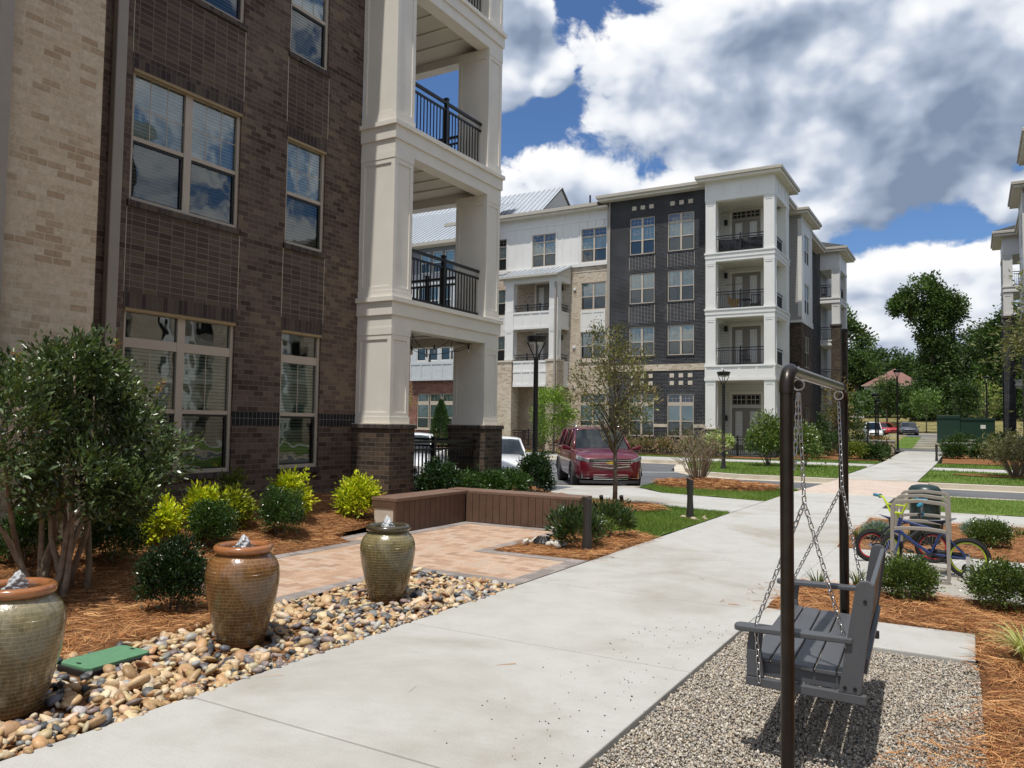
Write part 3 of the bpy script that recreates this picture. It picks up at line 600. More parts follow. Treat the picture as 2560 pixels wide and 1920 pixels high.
# ---- stones
def ico(sub):
    import bmesh
    bm = bmesh.new(); bmesh.ops.create_icosphere(bm, subdivisions=sub, radius=1.0); bm.verts.ensure_lookup_table()
    v = np.array([q.co[:] for q in bm.verts]); f = np.array([[q.index for q in p.verts] for p in bm.faces]); bm.free(); return v, f
def stones(name, P, Z, S, tpl, colors, mat, flat=(0.45, 0.75), smooth=True, lump=0.12):
    v, f = tpl; n = len(P); k = len(v)
    ax = np.stack([rng.uniform(0.8, 1.35, n), rng.uniform(0.65, 1.0, n), rng.uniform(*flat, n)], 1)*S[:, None]
    ph = rng.uniform(0, 6.28, (n, 3)); vv = v[None]*(1+lump*(np.sin(2.1*v[None, :, 0]+ph[:, None, 0])+np.sin(2.3*v[None, :, 1]+ph[:, None, 1])+np.sin(1.9*v[None, :, 2]+ph[:, None, 2])))[..., None]
    vv = vv*ax[:, None]
    a = rng.uniform(0, 6.28, n); tl = rng.normal(0, 0.28, (n, 2)); ca, sa = np.cos(a), np.sin(a)
    x = vv[..., 0]*ca[:, None]-vv[..., 1]*sa[:, None]; y = vv[..., 0]*sa[:, None]+vv[..., 1]*ca[:, None]; z = vv[..., 2]+x*tl[:, :1]+y*tl[:, 1:]
    V = np.stack([x+P[:, :1], y+P[:, 1:2], z+Z[:, None]], -1).reshape(-1, 3)
    F = (f[None]+(np.arange(n)*k)[:, None, None]).reshape(-1, 3)
    o = npmesh(name, V, F, mat, col=np.repeat(colors, k, 0), smooth=smooth); o['kind'] = 'stuff'; return o
peb = [(-4.06, -0.5), (-4.06, 7.05), (-5.42, 7.05), (-5.42, 4.75), (-5.36, 4.6), (-5.36, -0.5)]
sheet('pebble_bed', [peb], M['wet_soil'], 0.15, lambda x, y: -0.05, kind='structure')
PCOL = np.array([(0.50, 0.36, 0.20), (0.56, 0.42, 0.25), (0.45, 0.29, 0.145), (0.42, 0.25, 0.13), (0.58, 0.47, 0.32), (0.11, 0.112, 0.12), (0.175, 0.175, 0.18), (0.065, 0.067, 0.074), (0.26, 0.20, 0.18), (0.40, 0.38, 0.35)])
def pebcols(P):
    n = len(P); grey = 0.5+0.5*np.sin(P[:, 0]*2.3+1.2*np.sin(P[:, 1]*1.7+0.6)+P[:, 1]*0.8)
    near = np.min(np.hypot(P[:, :1]-np.array([POTS[:, 0]]), P[:, 1:2]-np.array([POTS[:, 1]])), 1)
    pg = np.clip(0.10+0.34*grey+0.5*np.clip(0.75-near, 0, 1), 0, 0.85)
    g = rng.random(n) < pg; c = np.where(g, rng.integers(5, 10, n), rng.integers(0, 5, n))
    col = PCOL[c]*rng.uniform(0.75, 1.25, (n, 1))*rng.uniform(0.95, 1.05, (n, 3)); return col
POTS = np.array([(-4.72, 2.48), (-4.74, 4.12), (-4.75, 5.83)])
tp2 = ico(2); tp1 = ico(1); tp0 = ico(1)
P = sample_poly(peb, 4200); keep = np.min(np.hypot(P[:, :1]-POTS[None, :, 0], P[:, 1:2]-POTS[None, :, 1]), 1) > 0.2
vb = (P[:, 0] > -5.3) & (P[:, 0] < -4.92) & (P[:, 1] > 3.0) & (P[:, 1] < 3.6)
P = P[keep & ~vb]; S = rng.lognormal(math.log(0.031), 0.27, len(P)); S = np.clip(S, 0.016, 0.062)
lay = rng.random(len(P)); Z = -0.035+0.045*lay**1.2+0.2*S
stones('river_pebbles', P, Z, S, tp2, pebcols(P), M['pebble'])
E_ = np.column_stack([rng.uniform(-4.16, -4.02, 330), rng.uniform(0.5, 7.0, 330)])
stones('river_pebbles', E_, np.full(330, 0.0), rng.uniform(0.015, 0.03, 330), tp1, pebcols(E_), M['pebble'])
gp = [(-1.655, -1), (0.05, -1), (0.06, 3.5), (0.03, 6.0), (0.01, 6.63), (-1.655, 6.63)]
sheet('gravel_bed', [gp], M['gravel_bed'], 0.2, lambda x, y: -0.055, kind='structure')
P = sample_poly([(-1.655, 2.6), (0.05, 2.6), (0.05, 3.5), (0.02, 6.64), (-1.655, 6.64)], 68000)
GC = np.array([(0.46, 0.405, 0.325), (0.40, 0.345, 0.28), (0.52, 0.47, 0.395), (0.31, 0.27, 0.23), (0.44, 0.36, 0.27), (0.56, 0.52, 0.45), (0.38, 0.36, 0.335)])
import bmesh as _bm
_b = _bm.new(); _bm.ops.create_icosphere(_b, subdivisions=1, radius=1.0); _b.verts.ensure_lookup_table()
oct_v = np.array([(1, 0, 0), (-1, 0, 0), (0, 1, 0), (0, -1, 0), (0, 0, 1), (0, 0, -1), (.62, .62, .5), (-.62, .62, -.5), (.62, -.62, -.5), (-.62, -.62, .5)], float)
oct_v = oct_v[:6]; oct_f = np.array([(0, 2, 4), (2, 1, 4), (1, 3, 4), (3, 0, 4), (2, 0, 5), (1, 2, 5), (3, 1, 5), (0, 3, 5)])
n = len(P); S = np.clip(rng.lognormal(math.log(0.0074), 0.28, n), 0.004, 0.015)
stones('gravel', P, -0.05+rng.uniform(0, 0.02, n), S, (oct_v, oct_f), GC[rng.integers(0, len(GC), n)]*rng.uniform(0.7, 1.25, (n, 1)), M['gravel'], flat=(0.6, 1.0), smooth=False, lump=0.15)
_b.free()
# a few crumbs of gravel scattered on the walk and white stones round the drain
E_ = np.column_stack([-1.66-np.abs(rng.normal(0, 0.42, 120)), rng.uniform(3.4, 6.6, 120)]); E_ = E_[E_[:, 0] > -3.2]
stones('gravel_crumbs', E_, np.full(len(E_), 0.003), rng.uniform(0.003, 0.007, len(E_)), (oct_v, oct_f), np.tile([(0.10, 0.085, 0.07)], (len(E_), 1)), M['gravel'], smooth=False)
# ------------------------------------------------------------------ buildings
MIR = [False]
def fin(mb):
    if MIR[0]: mb.v = [(-6.44-x, y, z) for x, y, z in mb.v]
    return mb
def fr(axis, c):
    return {'+x': lambda u, z, w: (c+w, u, z), '-x': lambda u, z, w: (c-w, u, z), '-y': lambda u, z, w: (u, c-w, z), '+y': lambda u, z, w: (u, c+w, z)}[axis]
def wbox(mb, f, u0, u1, z0, z1, w0, w1):
    a = f(u0, z0, w0); b = f(u1, z1, w1); return mb.box(a[0], b[0], a[1], b[1], a[2], b[2])
def wall(mb, f, u0, u1, z0, z1, ops=(), depth=0.11):
    ops = [o for o in ops if o[0] < u1 and o[1] > u0 and o[2] < z1 and o[3] > z0]
    us = sorted({u0, u1}|{min(max(v, u0), u1) for o in ops for v in o[:2]}); zs = sorted({z0, z1}|{min(max(v, z0), z1) for o in ops for v in o[2:4]})
    for a, b in zip(us, us[1:]):
        for c, d in zip(zs, zs[1:]):
            m, n = (a+b)/2, (c+d)/2
            if any(o[0] < m < o[1] and o[2] < n < o[3] for o in ops): continue
            mb.quad(f(a, c, 0), f(b, c, 0), f(b, d, 0), f(a, d, 0))
    for o in ops:
        a, b = o[0], o[1]; c, d = max(o[2], z0), min(o[3], z1)
        mb.quad(f(a, c, 0), f(a, d, 0), f(a, d, -depth), f(a, c, -depth)); mb.quad(f(b, c, 0), f(b, d, 0), f(b, d, -depth), f(b, c, -depth))
        if o[2] >= z0: mb.quad(f(a, c, 0), f(b, c, 0), f(b, c, -depth), f(a, c, -depth))
        if o[3] <= z1: mb.quad(f(a, d, 0), f(b, d, 0), f(b, d, -depth), f(a, d, -depth))
    return mb
def window(root, f, u0, u1, z0, z1, twin=True, transom=None, meet=None, frame='tan', grid=(2, 1), sill=None, lintel=None, head=None, blind='blind', tgrid=True, low='blind_dim'):
    mb = MB(); W0, W1 = -0.105, -0.035; fw = 0.05
    wbox(mb, f, u0, u0+fw, z0, z1, W0, W1); wbox(mb, f, u1-fw, u1, z0, z1, W0, W1)
    wbox(mb, f, u0+fw, u1-fw, z0, z0+0.055, W0, W1+0.01); wbox(mb, f, u0+fw, u1-fw, z1-0.05, z1, W0, W1)
    mu = []
    if twin: c = (u0+u1)/2; wbox(mb, f, c-0.06, c+0.06, z0+0.055, z1-0.05, W0, W1-0.004); mu = [c]
    zt = z1-0.05
    bays = [(u0+fw, u1-fw)] if not twin else [(u0+fw, mu[0]-0.06), (mu[0]+0.06, u1-fw)]
    for a, b in bays:
        if transom: wbox(mb, f, a, b, transom[0], transom[1], W0, W1-0.008)
        top = transom[0] if transom else zt
        m = meet if meet else (z0+top)/2
        wbox(mb, f, a, b, m-0.028, m+0.028, W0, W1-0.012)
        # dark sash edge in front of the screen
        if grid:
            for i in range(1, grid[0]+1):
                g = a+(b-a)*i/(grid[0]+1); wbox(mb, f, g-0.006, g+0.006, m+0.03, top, W0+0.02, W0+0.032)
            for i in range(1, grid[1]+1):
                g = m+(top-m)*i/(grid[1]+1); wbox(mb, f, a, b, g-0.006, g+0.006, W0+0.019, W0+0.033)
        if transom and tgrid:
            for i in (1, 2):
                g = a+(b-a)*i/3; wbox(mb, f, g-0.006, g+0.006, transom[1], zt, W0+0.02, W0+0.032)
            g = (transom[1]+zt)/2; wbox(mb, f, a, b, g-0.006, g+0.006, W0+0.019, W0+0.033)
    w = fin(mb).build('window', M[frame], root)
    m = meet if meet else (z0+(transom[0] if transom else z1))/2
    p = MB(); p.quad(f(u0+0.03, m, -0.075), f(u1-0.03, m, -0.075), f(u1-0.03, z1-0.03, -0.075), f(u0+0.03, z1-0.03, -0.075)); fin(p).build('pane', M['glass'], w)
    p = MB(); p.quad(f(u0+0.03, z0+0.03, -0.082), f(u1-0.03, z0+0.03, -0.082), f(u1-0.03, m, -0.082), f(u0+0.03, m, -0.082)); fin(p).build('screen_pane', M['glass_low'], w)
    p = MB()
    for a, b in bays: wbox(p, f, a, a+0.022, z0+0.055, m-0.028, -0.081, -0.06); wbox(p, f, b-0.035, b, z0+0.055, m-0.028, -0.081, -0.06); wbox(p, f, a+0.022, b-0.035, m-0.062, m-0.028, -0.081, -0.06); wbox(p, f, a+0.022, b-0.035, z0+0.055, z0+0.075, -0.081, -0.06)
    fin(p).build('screen_frame', M['black_metal'], w)
    p = MB(); zt2 = transom[0] if transom else z1; p.quad(f(u0, m, -0.14), f(u1, m, -0.14), f(u1, zt2, -0.14), f(u0, zt2, -0.14)); fin(p).build('blind', M[blind], w)
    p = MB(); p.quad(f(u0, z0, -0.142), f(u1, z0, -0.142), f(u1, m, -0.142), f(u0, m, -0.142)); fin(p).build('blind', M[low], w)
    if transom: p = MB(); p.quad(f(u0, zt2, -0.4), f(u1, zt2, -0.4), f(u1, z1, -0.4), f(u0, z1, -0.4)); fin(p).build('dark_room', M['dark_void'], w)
    if sill: p = MB(); wbox(p, f, u0-0.03, u1+0.03, z0-0.085, z0-0.002, -0.1, 0.035); fin(p).build('sill', M[sill], w)
    if lintel: p = MB(); wbox(p, f, u0-0.02, u1+0.02, z1+0.002, z1+0.205, 0.0015, 0.005); fin(p).build('lintel', M[lintel], w)
    if head: p = MB(); wbox(p, f, u0+0.002, u1-0.002, z1-0.045, z1-0.003, -0.034, 0.012); fin(p).build('head_flashing', M[head], w)
    return w
def column(mb, x0, x1, y0, y1, z0, z1, s=0.085, t=0.018, base=0.12, cap=0.13):
    mb.box(x0+t, x1-t, y0+t, y1-t, z0, z1)
    zb, zc = z0+base, z1-cap
    e = 0.014
    mb.box(x0-e, x1+e, y0-e, y1+e, z0, zb); mb.box(x0-e*0.6, x1+e*0.6, y0-e*0.6, y1+e*0.6, zc, z1)
    mb.box(x0, x1, y0, y1, zb, zb+s*0.9); mb.box(x0, x1, y0, y1, zc-s, zc)
    for a, b in ((x0, x0+s), (x1-s, x1)):
        for c, d in ((y0, y0+s), (y1-s, y1)): mb.box(a, b, c, d, zb+s*0.9, zc-s)
    return mb
def ledge(mb, x0, x1, y0, y1, z, h=0.54, inner=0.28):
    # stepped band round a balcony floor: ledge, proud band, flush band; open soffit inside
    mb.box(x0-0.07, x1+0.07, y0-0.07, y1+0.07, z-0.08, z); mb.box(x0-0.03, x1+0.03, y0-0.03, y1+0.03, z-0.32, z-0.08)
    for a in ((x0, x1, y0, y0+inner), (x0, x1, y1-inner, y1)): mb.box(*a, z-h, z-0.32)
    for a in ((x0, x0+inner), (x1-inner, x1)): mb.box(*a, y0+inner, y1-inner, z-h, z-0.32)
    return mb
def railing(mb, p0, p1, z, h=1.0, step=0.105, post=(0.5,), r=0.011, posts_end=False):
    p0 = Vector((p0[0], p0[1], 0)); p1 = Vector((p1[0], p1[1], 0)); d = p1-p0; L = d.length; d /= L; n = Vector((-d.y, d.x, 0))
    def bar(a, b, zz0, zz1, w):
        A = p0+d*a; B = p0+d*b; c = [A-n*w, B-n*w, B+n*w, A+n*w]; mb.hexa([(q.x, q.y, zz0) for q in c], [(q.x, q.y, zz1) for q in c])
    bar(0, L, z+h-0.05, z+h, 0.03); bar(0, L, z+h-0.19, z+h-0.15, 0.018); bar(0, L, z+0.07, z+0.11, 0.018)
    k = max(2, int(L/step))
    for i in range(1, k):
        bar(L*i/k-0.009, L*i/k+0.009, z+0.11, z+h-0.19, 0.0089)
    for q in post: bar(L*q-0.035, L*q+0.035, z, z+h+0.05, 0.036); bar(L*q-0.044, L*q+0.044, z+h+0.05, z+h+0.075, 0.045)
    return mb
# ================= left building =================
lb = thing('apartment_building', 'dark brown brick apartment building at left with cream pier and white corner porch', 'apartment building', (-9.6, 5, 0), world=True)
f = fr('+x', -9.6)
twins = [(6.25, 8.05, z, z+1.79) for z in (4.553, 7.735, 10.915)]; sing = [(8.98, 9.87, z, z+1.77) for z in (4.54, 7.72, 10.90)]
g1 = [(6.25, 8.05, 0.885, 3.12), (8.98, 9.87, 0.885, 3.125)]
ops = twins+sing+g1
fin(wall(MB(), f, 5.0, 10.772, -0.4, 13.6, ops)).build('brick_wall', M['brick_dark'], lb)
mb = MB(); mb.quad((-9.6, 10.772, -0.4), (-24, 10.772, -0.4), (-24, 10.772, 13.6), (-9.6, 10.772, 13.6)); mb.quad((-24, 10.772, -0.4), (-24, -3, -0.4), (-24, -3, 13.6), (-24, 10.772, 13.6)); mb.build('end_wall', M['brick_dark'], lb)
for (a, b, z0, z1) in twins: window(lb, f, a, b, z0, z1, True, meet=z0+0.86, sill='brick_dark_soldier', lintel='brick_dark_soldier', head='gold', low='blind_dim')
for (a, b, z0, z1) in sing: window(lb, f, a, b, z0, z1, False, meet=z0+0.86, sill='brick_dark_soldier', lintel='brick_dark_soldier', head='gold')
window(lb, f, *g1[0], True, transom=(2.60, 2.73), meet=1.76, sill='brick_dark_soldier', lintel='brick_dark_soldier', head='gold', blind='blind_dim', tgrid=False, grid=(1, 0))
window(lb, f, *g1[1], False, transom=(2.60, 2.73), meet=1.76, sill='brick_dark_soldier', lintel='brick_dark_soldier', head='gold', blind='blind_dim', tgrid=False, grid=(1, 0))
for (a, b) in ((6.25, 8.05), (8.98, 9.87)):
    for z0, z1 in ((3.33, 4.465), (6.55, 7.645), (9.73, 10.82)):
        bp = wbox(MB(), f, a-0.02, b+0.02, z0, z1, 0.0015, 0.0035).build('brick_panel', M['brick_dark_stack'], lb); j = MB()
        for u in (a-0.028, b+0.020): wbox(j, f, u, u+0.008, z0, z1, 0.001, 0.005)
        j.build('panel_joint', M['stone'], bp)
for a, b in ((5.27, 6.25), (8.05, 8.98), (9.87, 10.77)): wbox(MB(), f, a, b, 1.575, 1.785, 0.0015, 0.006).build('soldier_band', M['brick_black_soldier'], lb)
# cream pier
mb = MB(); mb.quad((-8.66, -6, -0.3), (-8.66, 5.26, -0.3), (-8.66, 5.26, 13.6), (-8.66, -6, 13.6)); mb.quad((-8.66, 5.26, -0.3), (-9.6, 5.26, -0.3), (-9.6, 5.26, 13.6), (-8.66, 5.26, 13.6))
mb.quad((-8.66, -6, -0.3), (-24, -6, -0.3), (-24, -6, 13.6), (-8.66, -6, 13.6)); mb.build('cream_pier', M['brick_cream'], lb)
mb = MB(); mb.box(-9.595, -9.49, 5.93, 6.08, 0.2, 13.4); mb.box(-8.655, -8.55, 4.08, 4.22, 0.2, 13.4); mb.build('downspout', M['taupe'], lb, bevel=0.012)
mb = MB(); mb.box(-24.5, -8.0, -6.6, 5.7, 13.601, 13.9); mb.box(-24.5, -9.0, 5.7, 11.2, 13.602, 13.9); mb.add([(-24.5, -6.6, 13.91), (-9.1, -6.6, 13.91), (-9.1, 11.2, 13.91), (-24.5, 11.2, 13.91), (-16, 2, 16)], [(0, 1, 4), (1, 2, 4), (2, 3, 4), (3, 0, 4)]); mb.build('roof', M['fascia'], lb)
# porch
PX0, PX1, PY0, PY1 = -12.2, -8.81, 10.775, 14.40
Ls = [3.88, 7.06, 10.24]
colA = (-9.6, -8.81, 10.775, 11.31); colB = (-9.6, -8.81, 13.85, 14.385); colC = (-12.2, -11.6, 13.85, 14.385)
for k, L in enumerate(Ls+[13.42]):
    z0 = 1.63 if k == 0 else Ls[k-1]
    for c in (colA, colB, colC): column(MB(), *c, z0, L-0.54).build('porch_column', M['white'], lb)
    o = ledge(MB(), PX0, PX1, PY0, PY1, L)
    o.build('balcony_ledge' if k < 3 else 'cornice', M['white'], lb)
    mb = MB(); mb.box(PX0+0.28, PX1-0.28, PY0+0.28, PY1-0.28, L-0.36, L-0.322)
    y = PY0+0.5
    while y < PY1-0.4: mb.box(PX0+0.28, PX1-0.28, y, y+0.045, L-0.385, L-0.362); y += 0.56
    mb.build('porch_ceiling', M['ceiling'], lb)
    if k < 3:
        railing(MB(), (-9.0, 11.31), (-9.0, 13.85), L, 1.02).build('railing', M['black_metal'], lb)
        railing(MB(), (-11.6, 14.2), (-9.6, 14.2), L, 1.02).build('railing', M['black_metal'], lb)
for c in (colA, colB, colC):
    p = MB(); p.box(c[0]-0.05, c[1]+0.085, c[2]-0.085, c[3]+0.085, -0.3, 1.54); p.build('brick_pier', M['brick_pier'], lb)
    p = MB(); p.box(c[0]-0.07, c[1]+0.115, c[2]-0.115, c[3]+0.115, 1.541, 1.615); p.build('pier_cap', M['brick_dark_soldier'], lb, bevel=0.006)
    p = MB(); p.box(c[0]-0.05, c[1]+0.10, c[2]-0.10, c[3]+0.10, 1.6155, 1.631); p.build('cap_mortar', M['stone'], lb)
p = MB(); p.box(PX0, PX1-0.03, PY0+0.02, PY1-0.03, -0.2, 0.30); p.build('porch_floor', M['concrete'], lb)
railing(MB(), (-8.95, 11.4), (-8.95, 13.76), 0.30, 1.02, post=(0.38, )).build('railing', M['black_metal'], lb)
railing(MB(), (-11.6, 14.2), (-9.66, 14.2), 0.30, 1.02, post=(0.3,)).build('railing', M['black_metal'], lb)
p = MB(); p.cyl((-9.9, 12.2, 6.56), (-9.9, 12.2, 6.69), 0.16, n=16); p.cyl((-9.9, 12.2, 9.74), (-9.9, 12.2, 9.87), 0.16, n=16); p.build('ceiling_light', M['white2'], lb, smooth=True)
# string lights under the lowest ceiling
sl = thing('string_lights', 'black cord of small bulbs strung in loops under the lowest porch ceiling', 'string lights', (-9.8, 12.5, 3.3), world=True)
pts = [(-8.98, 11.4, 3.38), (-9.3, 12.0, 3.12), (-9.6, 12.4, 3.40), (-9.5, 12.75, 3.14), (-9.2, 13.2, 3.40), (-9.4, 13.5, 3.16), (-9.1, 13.83, 3.38), (-9.9, 13.4, 3.1), (-10.4, 13.0, 3.38), (-10.0, 12.4, 3.1), (-9.7, 11.6, 3.38), (-10.5, 11.9, 3.12), (-11.2, 13.0, 3.38)]
w = MB(); bl = MB(); so_ = MB()
for a, b in zip(pts, pts[1:]):
    a = Vector(a); b = Vector(b); w.tube([a.lerp(b, i/6)+Vector((0, 0, -0.07*math.sin(math.pi*i/6))) for i in range(7)], 0.007, 5)
for q in pts[1::2]+[(-9.2, 12.6, 3.2), (-9.12, 13.7, 3.3)]:
    so_.cyl((q[0], q[1], q[2]), (q[0], q[1], q[2]-0.09), 0.018, n=8); bl.sphere((q[0], q[1], q[2]-0.125), 0.028, rz=0.042, nu=8, nv=6)
w.build('cord', M['black_metal'], sl); so_.build('socket', M['black_metal'], sl); bl.build('bulb', M['curtain'], sl, smooth=True)
# ================= far buildings on both sides of the walk =================
def hip(mb, x0, x1, y0, y1, z, h):
    w = min(x1-x0, y1-y0)/2; 
    if x1-x0 > y1-y0: a, b = (x0+w, (y0+y1)/2, z+h), (x1-w, (y0+y1)/2, z+h); fs = [(0, 1, 5, 4), (1, 2, 5), (2, 3, 4, 5), (3, 0, 4)]
    else: a, b = ((x0+x1)/2, y0+w, z+h), ((x0+x1)/2, y1-w, z+h); fs = [(0, 1, 4), (1, 2, 5, 4), (2, 3, 5), (3, 0, 4, 5)]
    return mb.add([(x0, y0, z), (x1, y0, z), (x1, y1, z), (x0, y1, z), a, b], fs)
def eave(root, x0, x1, y0, y1, z, ov=0.55, h=1.6, roofmat='shingle'):
    X0, X1, Y0, Y1 = x0-ov, x1+ov, y0-ov, y1+ov
    fin(MB().box(X0+0.09, X1-0.09, Y0+0.09, Y1-0.09, z-0.13, z+0.02)).build('soffit', M['soffit'], root)
    fin(MB().box(X0, X1, Y0, Y1, z+0.021, z+0.20)).build('gutter', M['fascia'], root, bevel=0.02)
    fin(hip(MB(), X0+0.02, X1-0.02, Y0+0.02, Y1-0.02, z+0.205, h)).build('roof', M[roofmat], root)
def doors(root, f, u0, u1, z0, z1, tz=None):
    mb = MB(); c = (u0+u1)/2
    wbox(mb, f, u0, u1, z0, z1, 0.0, 0.05)
    d = fin(mb).build('door', M['door'], root)
    for a, b in ((u0+0.2, c-0.22), (c+0.22, u1-0.2)):
        p = MB(); wbox(p, f, a, b, z0+0.3, z1-0.2, 0.052, 0.06); fin(p).build('pane', M['curtain'], d)
        g = MB()
        for i in range(1, 5): zz = z0+0.3+(z1-z0-0.5)*i/5; wbox(g, f, a, b, zz-0.012, zz+0.012, 0.06, 0.066)
        wbox(g, f, (a+b)/2-0.012, (a+b)/2+0.012, z0+0.3, z1-0.2, 0.06, 0.067); fin(g).build('glazing_bar', M['white'], d)
    if tz:
        g = MB(); wbox(g, f, u0, u1, tz[0], tz[1], 0, 0.04); t = fin(g).build('transom_window', M['door'], root)
        p = MB()
        for a, b in ((u0+0.08, c-0.06), (c+0.06, u1-0.08)): wbox(p, f, a, b, tz[0]+0.07, tz[1]-0.07, 0.04, 0.05)
        fin(p).build('pane', M['dark_void'], t)
        p = MB()
        for a, b in ((u0+0.08, c-0.06), (c+0.06, u1-0.08)):
            for i in (1, 2): g_ = a+(b-a)*i/3; wbox(p, f, g_-0.01, g_+0.01, tz[0]+0.07, tz[1]-0.07, 0.05, 0.055)
            wbox(p, f, a, b, (tz[0]+tz[1])/2-0.01, (tz[0]+tz[1])/2+0.01, 0.05, 0.056)
        fin(p).build('glazing_bar', M['white'], t)
    h = MB(); wbox(h, f, u0-0.14, u0-0.002, z0, (tz[1] if tz else z1)+0.14, 0, 0.03); wbox(h, f, u1+0.002, u1+0.14, z0, (tz[1] if tz else z1)+0.14, 0, 0.03); wbox(h, f, u0-0.002, u1+0.002, (tz[1] if tz else z1)+0.002, (tz[1] if tz else z1)+0.14, 0, 0.03)
    fin(h).build('door_casing', M['white'], root)
def lamp(root, x, y, z):
    mb = MB(); mb.box(x-0.09, x+0.09, y-0.2, y-0.002, z-0.16, z+0.16); fin(mb).build('wall_light', M['black_metal'], root, bevel=0.02)
LV = [5.12, 8.29, 11.48]
def end_tower(root, brickmat, detail=True):
    # corner tower of open balconies, then the brick recess, the bay and the second tower along the walk
    X0, X1, Y0, Y1 = -12.94, -9.14, 43.56, 47.5
    cols = [(X0, X0+0.57, Y0, Y0+0.57), (X1-0.57, X1, Y0, Y0+0.57), (X1-0.57, X1, Y1-0.75, Y1), (X0, X0+0.3, Y1-0.3, Y1)]
    for k, L in enumerate(LV+[14.98]):
        z0 = 1.6 if k == 0 else LV[k-1]
        zt = {0: 4.27, 3: 14.45}.get(k, L-0.5)
        for c in cols[:3]: fin(column(MB(), *c, z0, zt, s=0.1)).build('porch_column', M['white2'], root)
        if k in (1, 2): fin(ledge(MB(), X0, X1, Y0, Y1, L, 0.5, 0.4)).build('balcony_ledge', M['white2'], root)
        elif k == 0:
            mb = MB(); mb.box(X0-0.07, X1+0.07, Y0-0.07, Y1+0.02, L-0.1, L); mb.box(X0-0.02, X1+0.02, Y0-0.02, Y1, L-0.85, L-0.1); mb.box(X0-0.05, X1+0.05, Y0-0.05, Y1, L-0.862, L-0.68)
            for i in range(5): x = X0+0.03+i*(X1-X0-0.06)/4; mb.box(x-0.05, x+0.05, Y0-0.05, Y0-0.021, L-0.679, L-0.101)
            for i in range(4): y = Y0+0.2+i*(Y1-Y0-0.4)/3; mb.box(X1+0.021, X1+0.05, y-0.05, y+0.05, L-0.679, L-0.101)
            fin(mb).build('balcony_ledge', M['white2'], root)
        else:
            mb = MB(); mb.box(X0, X1, Y0, Y1, 14.54, 15.65); mb.box(X0-0.03, X1+0.03, Y0-0.03, Y0+0.3, 14.45, 14.66); mb.box(X1-0.3, X1+0.03, Y0+0.3, Y1, 14.452, 14.66); mb.box(X0-0.03, X0+0.3, Y0+0.3, Y1, 14.452, 14.66); mb.box(X0-0.03, X1+0.03, Y0-0.03, Y1, 15.42, 15.64)
            for i in range(5): x = X0+0.03+i*(X1-X0-0.06)/4; mb.box(x-0.06, x+0.06, Y0-0.03, Y0-0.002, 14.661, 15.419)
            for i in range(5): y = Y0+0.3+i*(Y1-Y0-0.6)/4; mb.box(X1+0.002, X1+0.03, y-0.06, y+0.06, 14.661, 15.419)
            fin(mb).build('frieze', M['white2'], root)
        if k == 3: fin(MB().box(X0+0.31, X1-0.31, Y0+0.31, 46.28, 14.49, 14.535)).build('balcony_ceiling', M['ceiling'], root)
        if k < 3:
            fin(railing(MB(), (X0+0.57, Y0+0.25), (X1-0.57, Y0+0.25), L, 1.0, post=(0.5,))).build('railing', M['black_metal'], root)
            fin(railing(MB(), (X1-0.25, Y0+0.57), (X1-0.25, Y1-0.75), L, 1.0, post=(0.35,))).build('railing', M['black_metal'], root)
            mb = MB(); mb.box(X0+0.4, X1-0.4, Y0+0.4, Y1-0.1, L-0.4, L-0.33); fin(mb).build('balcony_ceiling', M['ceiling'], root)
    for c in cols[:3]: fin(MB().box(c[0]-0.03, c[1]+0.03, c[2]-0.03, c[3]+0.03, -0.3, 1.52)).build('brick_pier', M['brick_black'], root); fin(MB().box(c[0]-0.06, c[1]+0.06, c[2]-0.06, c[3]+0.06, 1.521, 1.599)).build('pier_cap', M['stone'], root)
    # back wall with doors
    f = fr('-y', 46.3); fin(wall(MB(), f, X0, -9.75, 0, 14.98)).build('porch_wall', M['lap_white'], root)
    mb = MB(); mb.quad((X0+0.1, Y0+0.6, 0), (X0+0.1, 46.3, 0), (X0+0.1, 46.3, 15), (X0+0.1, Y0+0.6, 15)); mb.quad((-9.75, 46.3, 0), (-9.75, 47.5, 0), (-9.75, 47.5, 15), (-9.75, 46.3, 15)); fin(mb).build('porch_side_wall', M['white2'], root)
    for k, z in enumerate([0.35]+LV):
        doors(root, f, -12.15, -10.5, z, z+2.45, (z+2.62, z+3.24) if k == 0 else ((z+2.5, z+2.95) if k == 3 else None)); lamp(root, -12.5, 46.3, z+2.35 if k else 2.2)
    eave(root, X0, X1, Y0, Y1+0.3, 15.68, 0.5, 0.5)
    # brick recess
    f = fr('+x', -9.75); fin(wall(MB(), f, 47.5, 62.5, -0.3, 15.3)).build('recess_wall', M['brick_black'], root)
    eave(root, -14, -9.75, 47.3, 52, 15.2, 0.6, 0.4)
    # bay with grey siding over brown brick
    by0, by1, bx = 50.5, 54.4, -9.0
    f = fr('-y', by0); fin(wall(MB(), f, -9.75, bx, 8.35, 15.0)).build('bay_siding', M['lap_grey'], root); fin(wall(MB(), f, -9.75, bx, -0.3, 8.2)).build('bay_brick', M[brickmat], root)
    f = fr('+x', bx); o = [(51.6, 53.3, z, z+1.9) for z in (8.9, 12.1)]; fin(wall(MB(), f, by0, by1, 8.35, 15.0, o)).build('bay_front', M['white2'], root)
    for q in o: window(root, f, *q, True, grid=(1, 1), frame='white')
    o = [(51.6, 53.3, z, z+2.0) for z in (1.0, 5.5)]; fin(wall(MB(), f, by0, by1, -0.3, 8.2, o)).build('bay_brick', M[brickmat], root)
    for q in o: window(root, f, *q, True, grid=(1, 1))
    mb = MB(); mb.box(-9.74, bx+0.05, by0-0.05, by1+0.05, 8.2, 8.35)
    for z in (8.36, 14.7): mb.box(bx+0.002, bx+0.04, by0, by1, z, z+0.2)
